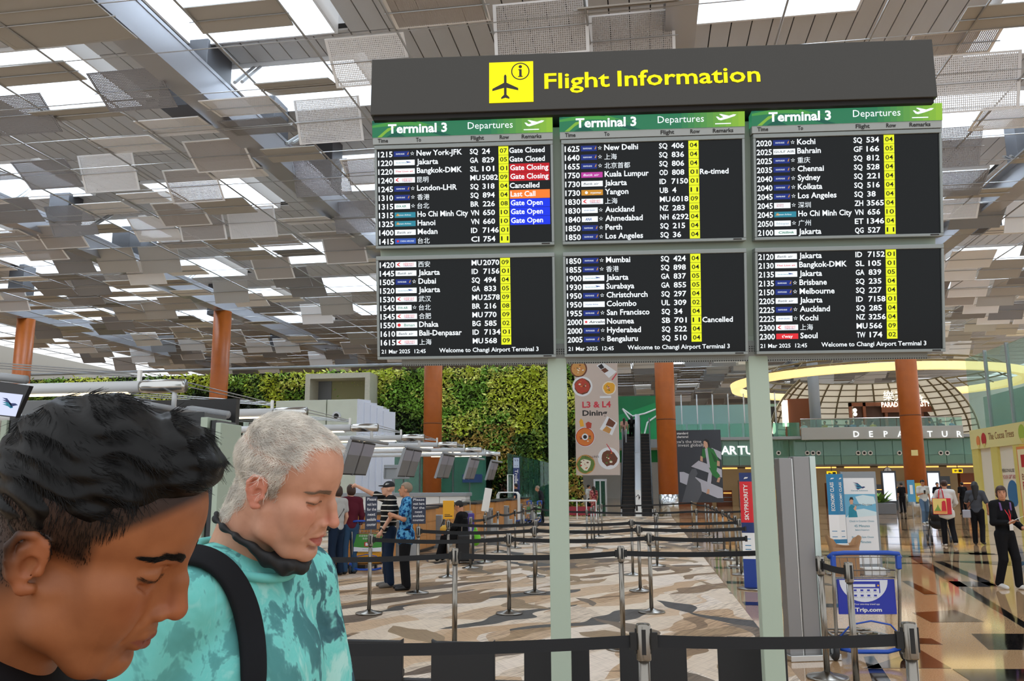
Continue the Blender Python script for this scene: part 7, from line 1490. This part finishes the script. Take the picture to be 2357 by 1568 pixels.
def vnorm(V, F):
    fn = np.cross(V[F[:, 2]]-V[F[:, 0]], V[F[:, 3]]-V[F[:, 1]]); N = np.zeros_like(V)
    for k in range(4): np.add.at(N, F[:, k], fn)
    return N/(np.linalg.norm(N, axis=1)[:, None]+1e-9)
rg = np.random.default_rng(4)
def npc(Rm, pos): A = np.array(Rm); P = np.array(pos); return lambda V: (V/100.0)@A.T+P

# ---------------- dark-haired man, nearest, at the left edge
P1, R1 = Vector((-.538, .761, 1.55)), rot3(radians(19.2), radians(27.3), radians(14.9))
def stub1(x, y, z):
    edge = 3.4+(np.maximum(x, 1.6)-1.6)*1.06
    h = np.clip((z-edge+1.5)/1.5, 0, 1); side = np.clip((z+.3)/1.6, 0, 1)*np.clip((3.2-x)/1.3, 0, 1)*(y > 4.5)*(y < 7.5)
    back = np.clip((-1.5-x)/2.0, 0, 1)*np.clip((z+6.5)/3.0, 0, 1)
    jaw = .10*np.exp(-((z+6.2)/2.5)**2)*(x > 6.5)
    return np.clip(np.maximum.reduce([h, side, back, jaw]), 0, 1)
cf1 = dict(neck=((-3.4, .3, -17), 6.4), tip=(11.6, -2.2), nose_w=1.12, chin=.5, ear=((-1.5, 7.3, -.6), .98, .30), stub=stub1, fold=.05, earflush=.5)
V, F = head_sdf(cf1).verts(.2); A1 = head_attrs(V, cf1); cv1 = npc(R1, P1); Vw = cv1(V)
m_f1 = face_mat('skin_bronze', '#9a613e', '#7d443a', '#120d0b', '#a85a3c')
nb = R1 @ Vector((-.033, 0, -.165)) + P1; sc1 = 1.72/1.72; rz1 = radians(-71)
off = Matrix.Rotation(rz1, 3, 'Z') @ Vector((0, -.01, 0)); H1_ = 1.72*nb.z/1.445
man1, j1, _ = person('dark-haired man in profile at the left edge, looking down', (nb.x-off.x, nb.y-off.y, 0), rz1, H1_, None, ('t', cloth('black', '#131316'), .6), cloth('dark_jeans', '#1b2a40'), hair=(None, 'black'), skin=m_f1, face=False, head_vf=(Vw, F, A1), vox=.014)
loc1 = lambda W: np.array([t_inv(man1, Vector(w)) for w in W])
# hair volume with combed waves
s = SDF(); s.ell((-1.0, 0, 5.6), (9.7, 7.75, 8.6), 1.0); s.ell((3.6, 0, 10.6), (4.7, 5.6, 3.9), 1.6); s.ell((6.2, -.6, 11.2), (2.7, 4.4, 2.2), 1.0)
def wav1(X, Y, Z): return .20*np.sin(1.9*Z+.55*X+.8*np.sin(.55*X+.7*Y)) + .13*np.sin(3.3*Z-.9*X+1.3*np.sin(.9*X+.4*Y)) + .10*np.sin(2.1*Y+1.1*X)
def thin1(X, Y, Z):
    e = 3.2+(np.maximum(X, 1.4)-1.4)*1.0; eb = -3.6-(X+9)*.5; h = np.where(X > -1.8, Z-e, np.maximum(Z-e, np.minimum(Z-eb, -1.0-X+1.2))); w = np.clip((3.2-h)/3.2, 0, 1); front = np.clip((X-4.5)/3, 0, 1); return wav1(X, Y, Z)*(1-w)+1.9*w*w*(1-.6*front)
def cut1(X, Y, Z):
    e = 3.2+(np.maximum(X, 1.4)-1.4)*1.0; a = e-Z; back = np.maximum(X+1.8, -3.6-Z-(X+9)*.5)
    return np.minimum(a, back)
hv, hf = s.verts(.2, 0, thin1, cut1); m_h1 = mat('hair_raven', srgb('#070606'), .42, spec=.22, bump=.35, bscale=90)
sdf_obj('hair', (loc1(cv1(hv)), hf), m_h1, man1, 1)
nn = vnorm(hv, hf); edge_ = 3.9+(np.maximum(hv[:, 0], 1.6)-1.6)*.98; ok = (hv[:, 2] > edge_+1.3) & (hv[:, 2] > 3) & (hv[:, 0] < 7.2); idx = rg.choice(np.where(ok)[0], 6500)
pp_ = hv[idx]-nn[idx]*.15; fl = np.stack([.8+0*pp_[:, 0], .35*np.sin(pp_[:, 0]*.5+pp_[:, 2]), -.25+.5*np.sin(pp_[:, 0]*.8+pp_[:, 1]*.6)], 1); fl -= nn[idx]*(fl*nn[idx]).sum(1)[:, None]; fl /= np.linalg.norm(fl, axis=1)[:, None]+1e-6
strands('hair_strands', pp_, fl, nn[idx], 2.0, .00030, m_h1, man1, rg, .06, .06, 7, lambda W: loc1(cv1(W)))
# side fade: very short hairs
ok = (A1['stubble'] > .45) & (V[:, 2] > -5) & (np.abs(V[:, 1]) < 7.6) & (V[:, 0] < 4.2); idx = rg.choice(np.where(ok)[0], 9000); n1_ = vnorm(V, F); dd = np.tile(np.array([.25, 0, -.95]), (len(idx), 1)); dd -= n1_[idx]*(dd*n1_[idx]).sum(1)[:, None]
strands('short_side_hair', V[idx], dd, n1_[idx], .9*(.25+.75*np.clip((V[idx, 2]-.5)/4, 0, 1)), .00022, m_h1, man1, rg, .05, .22, 4, lambda W: loc1(cv1(W)))
def brow(Vh, Fh, cv, locf, parent, pts, material, n, ln, rad, nm='eyebrow'):
    from mathutils.bvhtree import BVHTree
    T = BVHTree.FromPolygons([tuple(v) for v in Vh], [tuple(f) for f in Fh])
    P_, D_, N_ = [], [], []
    for q in (-1, 1):
        for _ in range(n):
            t = rg.uniform(0, 1); k = min(int(t*(len(pts)-1)), len(pts)-2); f = t*(len(pts)-1)-k; a = np.array(pts[k])*(1-f)+np.array(pts[k+1])*f; wdt = .38*(1-.6*t)
            o = Vector((a[0], q*a[1], a[2]+rg.uniform(-wdt, wdt))); h = T.find_nearest(o)
            if h[0] is None: continue
            tg = np.array(pts[k+1])-np.array(pts[k]); tg = np.array([tg[0], q*tg[1], tg[2]+.3*(1-t)]); nq = np.array(h[1]); tg = tg-nq*(tg@nq); tg = tg/np.linalg.norm(tg); P_.append(h[0]+h[1]*.03); N_.append(h[1]); D_.append(tg)
    return strands(nm, np.array(P_), np.array(D_), np.array(N_), ln, rad, material, parent, rg, .05, .22, 4, lambda W: locf(cv(W)))
brow(V, F, cv1, loc1, man1, [(9.0, 1.0, 3.2), (8.7, 2.3, 3.65), (7.9, 3.6, 3.9), (6.6, 4.8, 3.5)], m_h1, 900, .9, .00024)
brow(V, F, cv1, loc1, man1, [(8.5, 2.0, 1.2), (8.5, 3.0, 1.02), (7.9, 4.1, 1.05), (7.4, 4.8, 1.3)], m_h1, 45, .45, .00016, 'eyelash')

# ---------------- grey-haired man in the tie-dye shirt
P2, R2 = Vector((-.642, 1.447, 1.602)), rot3(radians(.3), radians(23.6), radians(13.9))
def stub2(x, y, z):
    lim = np.where(z > 9.2, 4.4, np.where(z > .6, 2.3, -3.0)); hz = np.clip((lim-x)/1.0, 0, 1)*np.clip((z-np.where(x < -5, -7.0, np.where(x < -2, -3.5, .6)))/1.0, 0, 1)*np.where((y > 7.0) & (z < 3.4), 0, 1)
    return np.clip(.7*hz+.10*np.exp(-((z+7.5)/2.5)**2)*(x > 4), 0, 1)
cf2 = dict(neck=((-3.8, .2, -17.5), 6.3), tip=(12.0, -2.3), nose_w=.95, ear=((-.9, 7.4, .3), 1.02, .12), stub=stub2, fold=.3, open=.6, earflush=1.0)
V2, F2 = head_sdf(cf2).verts(.2); A2 = head_attrs(V2, cf2); cv2 = npc(R2, P2); Vw2 = cv2(V2)
m_f2 = face_mat('skin_ruddy', '#c9967d', '#b05c54', '#b0a498', '#cf7264')
nb = R2 @ Vector((-.037, 0, -.17)) + P2; rz2 = radians(-104); H2_ = 1.72*nb.z/1.445
m_td = mat('cloth_tie_dye', rough=.85, spec=.2); nt, b = nodes_of(m_td); L = nt.links.new; tc = nt.nodes.new('ShaderNodeTexCoord')
n1 = nt.nodes.new('ShaderNodeTexNoise'); n1.inputs['Scale'].default_value = 12; n1.inputs['Detail'].default_value = 4; n1.inputs['Roughness'].default_value = .62; n1.inputs['Distortion'].default_value = .5
mp = nt.nodes.new('ShaderNodeMapping'); mp.inputs['Scale'].default_value = (1.35, 1.35, .8); L(tc.outputs['Object'], mp.inputs[0]); L(mp.outputs[0], n1.inputs['Vector'])
cr = nt.nodes.new('ShaderNodeValToRGB'); e = cr.color_ramp.elements; e[0].position = .40; e[0].color = (*srgb('#2a3c50'), 1); e[1].position = .64; e[1].color = (*srgb('#b5e6e0'), 1)
for p_, c_ in ((.455, '#3f5868'), (.495, '#83d8d3'), (.56, '#74d2cc')): q = e.new(p_); q.color = (*srgb(c_), 1)
L(n1.outputs['Fac'], cr.inputs['Fac'])
n2 = nt.nodes.new('ShaderNodeTexNoise'); n2.inputs['Scale'].default_value = 2.2; L(tc.outputs['Object'], n2.inputs['Vector']); sx = nt.nodes.new('ShaderNodeSeparateXYZ'); L(tc.outputs['Object'], sx.inputs[0])
ad_ = nt.nodes.new('ShaderNodeMath'); ad_.operation = 'MULTIPLY_ADD'; ad_.inputs[1].default_value = -1.3; ad_.inputs[2].default_value = .62; L(sx.outputs['X'], ad_.inputs[0])   # the sleeve side is plainer than the chest
ad_.use_clamp = True
mx = nt.nodes.new('ShaderNodeMix'); mx.data_type = 'RGBA'; L(ad_.outputs[0], mx.inputs['Factor']); mx.inputs['A'].default_value = (*srgb('#74cfca'), 1); L(cr.outputs['Color'], mx.inputs['B']); L(mx.outputs['Result'], b.inputs['Base Color'])
n4 = nt.nodes.new('ShaderNodeTexNoise'); n4.inputs['Scale'].default_value = 7; n4.inputs['Distortion'].default_value = 1.5; bp = nt.nodes.new('ShaderNodeBump'); bp.inputs['Strength'].default_value = .35; bp.inputs['Distance'].default_value = .03; L(tc.outputs['Object'], n4.inputs['Vector']); L(n4.outputs['Fac'], bp.inputs['Height']); L(bp.outputs['Normal'], b.inputs['Normal'])
off = Matrix.Rotation(rz2, 3, 'Z') @ Vector((0, -.01, 0))
man2, j2, _ = person('grey-haired man in a teal tie-dye shirt with a black backpack strap', (nb.x-off.x, nb.y-off.y, 0), rz2, H2_, dict(elL=(-.24, .02, 1.12), wrL=(-.17, .25, .98), elR=(.27, -.08, 1.13), wrR=(.24, .10, .93)), ('t', m_td, .85), cloth('dark_jeans', '#1b2a40'), hair=(None, 'grey'), skin=m_f2, face=False, head_vf=(Vw2, F2, A2), vox=.011, fat=1.12)
loc2 = lambda W: np.array([t_inv(man2, Vector(w)) for w in W])
m_h2 = mat('hair_silver', srgb('#e2dcd2'), .5, spec=.4, noise=.3, nscale=35); m_h2b = S('hair_pale_scalp', '#b9a596', .6)
n2_ = vnorm(V2, F2); x, y, z = V2[:, 0], np.abs(V2[:, 1]), V2[:, 2]
hl = np.where(z > 9.2, 4.6+1.6*np.clip((3.2-y)/2.0, -1, 1), np.where(z > 3, 2.3+.18*(z-3), np.where(z > .6, 2.2, np.where(z > -1, -2.6, -3.2))))
ok = (x < hl) & (z > np.where(x < -5, -7.0, np.where(x < -2, -3.5, .6))) & ~((y > 7.0) & (z < 3.4) & (z > -4) & (x > -3.6))
dens = np.where((z > 9) & (x > -4), .75, 1.0); ok &= rg.uniform(0, 1, len(ok)) < dens
c_i = np.where(ok)[0]; idx = rg.choice(c_i, 15000)
flow = np.where((V2[idx, 2] > 7)[:, None], np.array([[.85, .25, -.1]]), np.array([[-.45, 0, -.85]])); flow = flow+rg.normal(0, .22, flow.shape); flow -= n2_[idx]*(flow*n2_[idx]).sum(1)[:, None]; flow /= np.linalg.norm(flow, axis=1)[:, None]
jit = rg.normal(0, .12, (len(idx), 3)); pt0 = V2[idx]+jit-n2_[idx]*((jit*n2_[idx]).sum(1)[:, None]+.05)
strands('hair', pt0, flow, n2_[idx], 2.5, .00027, m_h2, man2, rg, .10, .26, 6, lambda W: loc2(cv2(W)))
m_br2 = S('brow_brown', '#8d7460', .6)
brow(V2, F2, cv2, loc2, man2, [(9.0, 1.0, 3.1), (8.7, 2.3, 3.4), (7.9, 3.6, 3.6), (6.6, 4.8, 3.2)], m_br2, 420, .8, .00022)
brow(V2, F2, cv2, loc2, man2, [(8.5, 2.0, 1.2), (8.5, 3.0, 1.02), (7.9, 4.1, 1.05), (7.4, 4.8, 1.3)], m_br2, 30, .4, .00016, 'eyelash')
s = SDF(); s.chain([(7.2, -1.8, -5.95), (8.55, -.9, -6.0), (8.8, 0, -6.0), (8.55, .9, -6.0), (7.2, 1.8, -5.95)], .22, .1); tv, tf = s.verts(.08); sdf_obj('teeth', (loc2(cv2(tv)), tf), S('teeth', '#e8e0d2', .3), man2, 1)
# black mask pulled under the chin
m_mask = S('mask_black', '#16171a', .6, bump=.3, bscale=40)
s = SDF(); s.chain([(-9.5, -3.0, -8.6), (-8.0, -5.2, -8.6), (-5.5, -6.6, -8.7), (-2.5, -6.9, -8.9), (1.0, -6.2, -9.8), (3.6, -4.9, -11.2)], [.4, .42, .45, .5, .75, 1.15], .5); s.chain([(3.6, -4.9, -11.2), (6.2, -3.0, -12.0), (8.2, -.6, -11.9), (8.0, 1.5, -11.8)], [1.15, 1.5, 1.25, .9], .8); s.ell((5.5, -3.0, -11.2), (2.6, 1.6, 1.5), .8)
mv, mf = s.verts(.22, 0, lambda X, Y, Z: .12*np.sin(2.2*X+1.7*Z)+.1*np.sin(3*Y-X)); sdf_obj('face_mask', (loc2(cv2(mv)), mf), m_mask, man2, 1)
# backpack strap lying on the shirt
from mathutils.bvhtree import BVHTree
sh2 = [o for o in man2.children if o.name.startswith('shirt')][0]; me = sh2.data
Mw = Matrix.Translation(man2.location) @ Matrix.Rotation(rz2, 4, 'Z') @ Matrix.Scale(man2.scale[0], 4)
T = BVHTree.FromPolygons([Mw @ v.co for v in me.vertices], [tuple(p.vertices) for p in me.polygons])
def on_shirt(px, py):
    d = sight(px, py).normalized(); h = T.ray_cast(CP, d); return (h[0], h[1]) if h[0] is not None else (None, None)
path = [(366, 1308), (400, 1292), (440, 1287), (480, 1297), (518, 1325), (548, 1375), (568, 1440), (578, 1510), (576, 1600)]; wds = [14, 16, 20, 24, 27, 29, 30, 29, 28]
vs, ns = [], []
for i, (a, w_) in enumerate(zip(path, wds)):
    q0, q1 = path[max(i-1, 0)], path[min(i+1, len(path)-1)]; d = Vector((q1[0]-q0[0], q1[1]-q0[1])).normalized(); n = Vector((-d.y, d.x))
    row = []
    for k in (-1, -.5, 0, .5, 1):
        h, nn_ = on_shirt(a[0]+n.x*w_*k, a[1]+n.y*w_*k)
        row.append((h, nn_))
    if any(r[0] is None for r in row):
        good = [r for r in row if r[0] is not None]
        if not good: continue
        row = [r if r[0] is not None else (good[0][0]+(atd(a[0], a[1], 1.0)-atd(a[0], a[1], 1.0)), good[0][1]) for r in row]
    vs.append([r[0]+r[1]*.010 for r in row])
mb = MB(); N = len(vs)
Wi = Mw.inverted()
mb.add([Wi @ p for row in vs for p in row], [(i*5+k, i*5+k+1, (i+1)*5+k+1, (i+1)*5+k) for i in range(N-1) for k in range(4)], cloth('strap_black', '#191b1f'))
o = mb.build('backpack_strap', man2, smooth=True); so = o.modifiers.new('thick', 'SOLIDIFY'); so.thickness = .014; so.offset = 0; ss_ = o.modifiers.new('sub', 'SUBSURF'); ss_.levels = 2; ss_.render_levels = 2
# backpack behind him and the ribbed collar
s = SDF(); s.ell((.0, -.235, 1.16), (.15, .10, .24), .05); s.ell((0, -.30, 1.05), (.12, .06, .13), .04); sdf_obj('backpack', s.verts(.014), cloth('strap_black', '#191b1f'), man2)
MB().tube([(.092*cos(2*pi*k/28), .004+.080*sin(2*pi*k/28), 1.452-.030*sin(2*pi*k/28)) for k in range(28)], .0085, 8, S('collar_teal', '#6cc4bf', .85), closed=True).build('collar', man2, smooth=True)
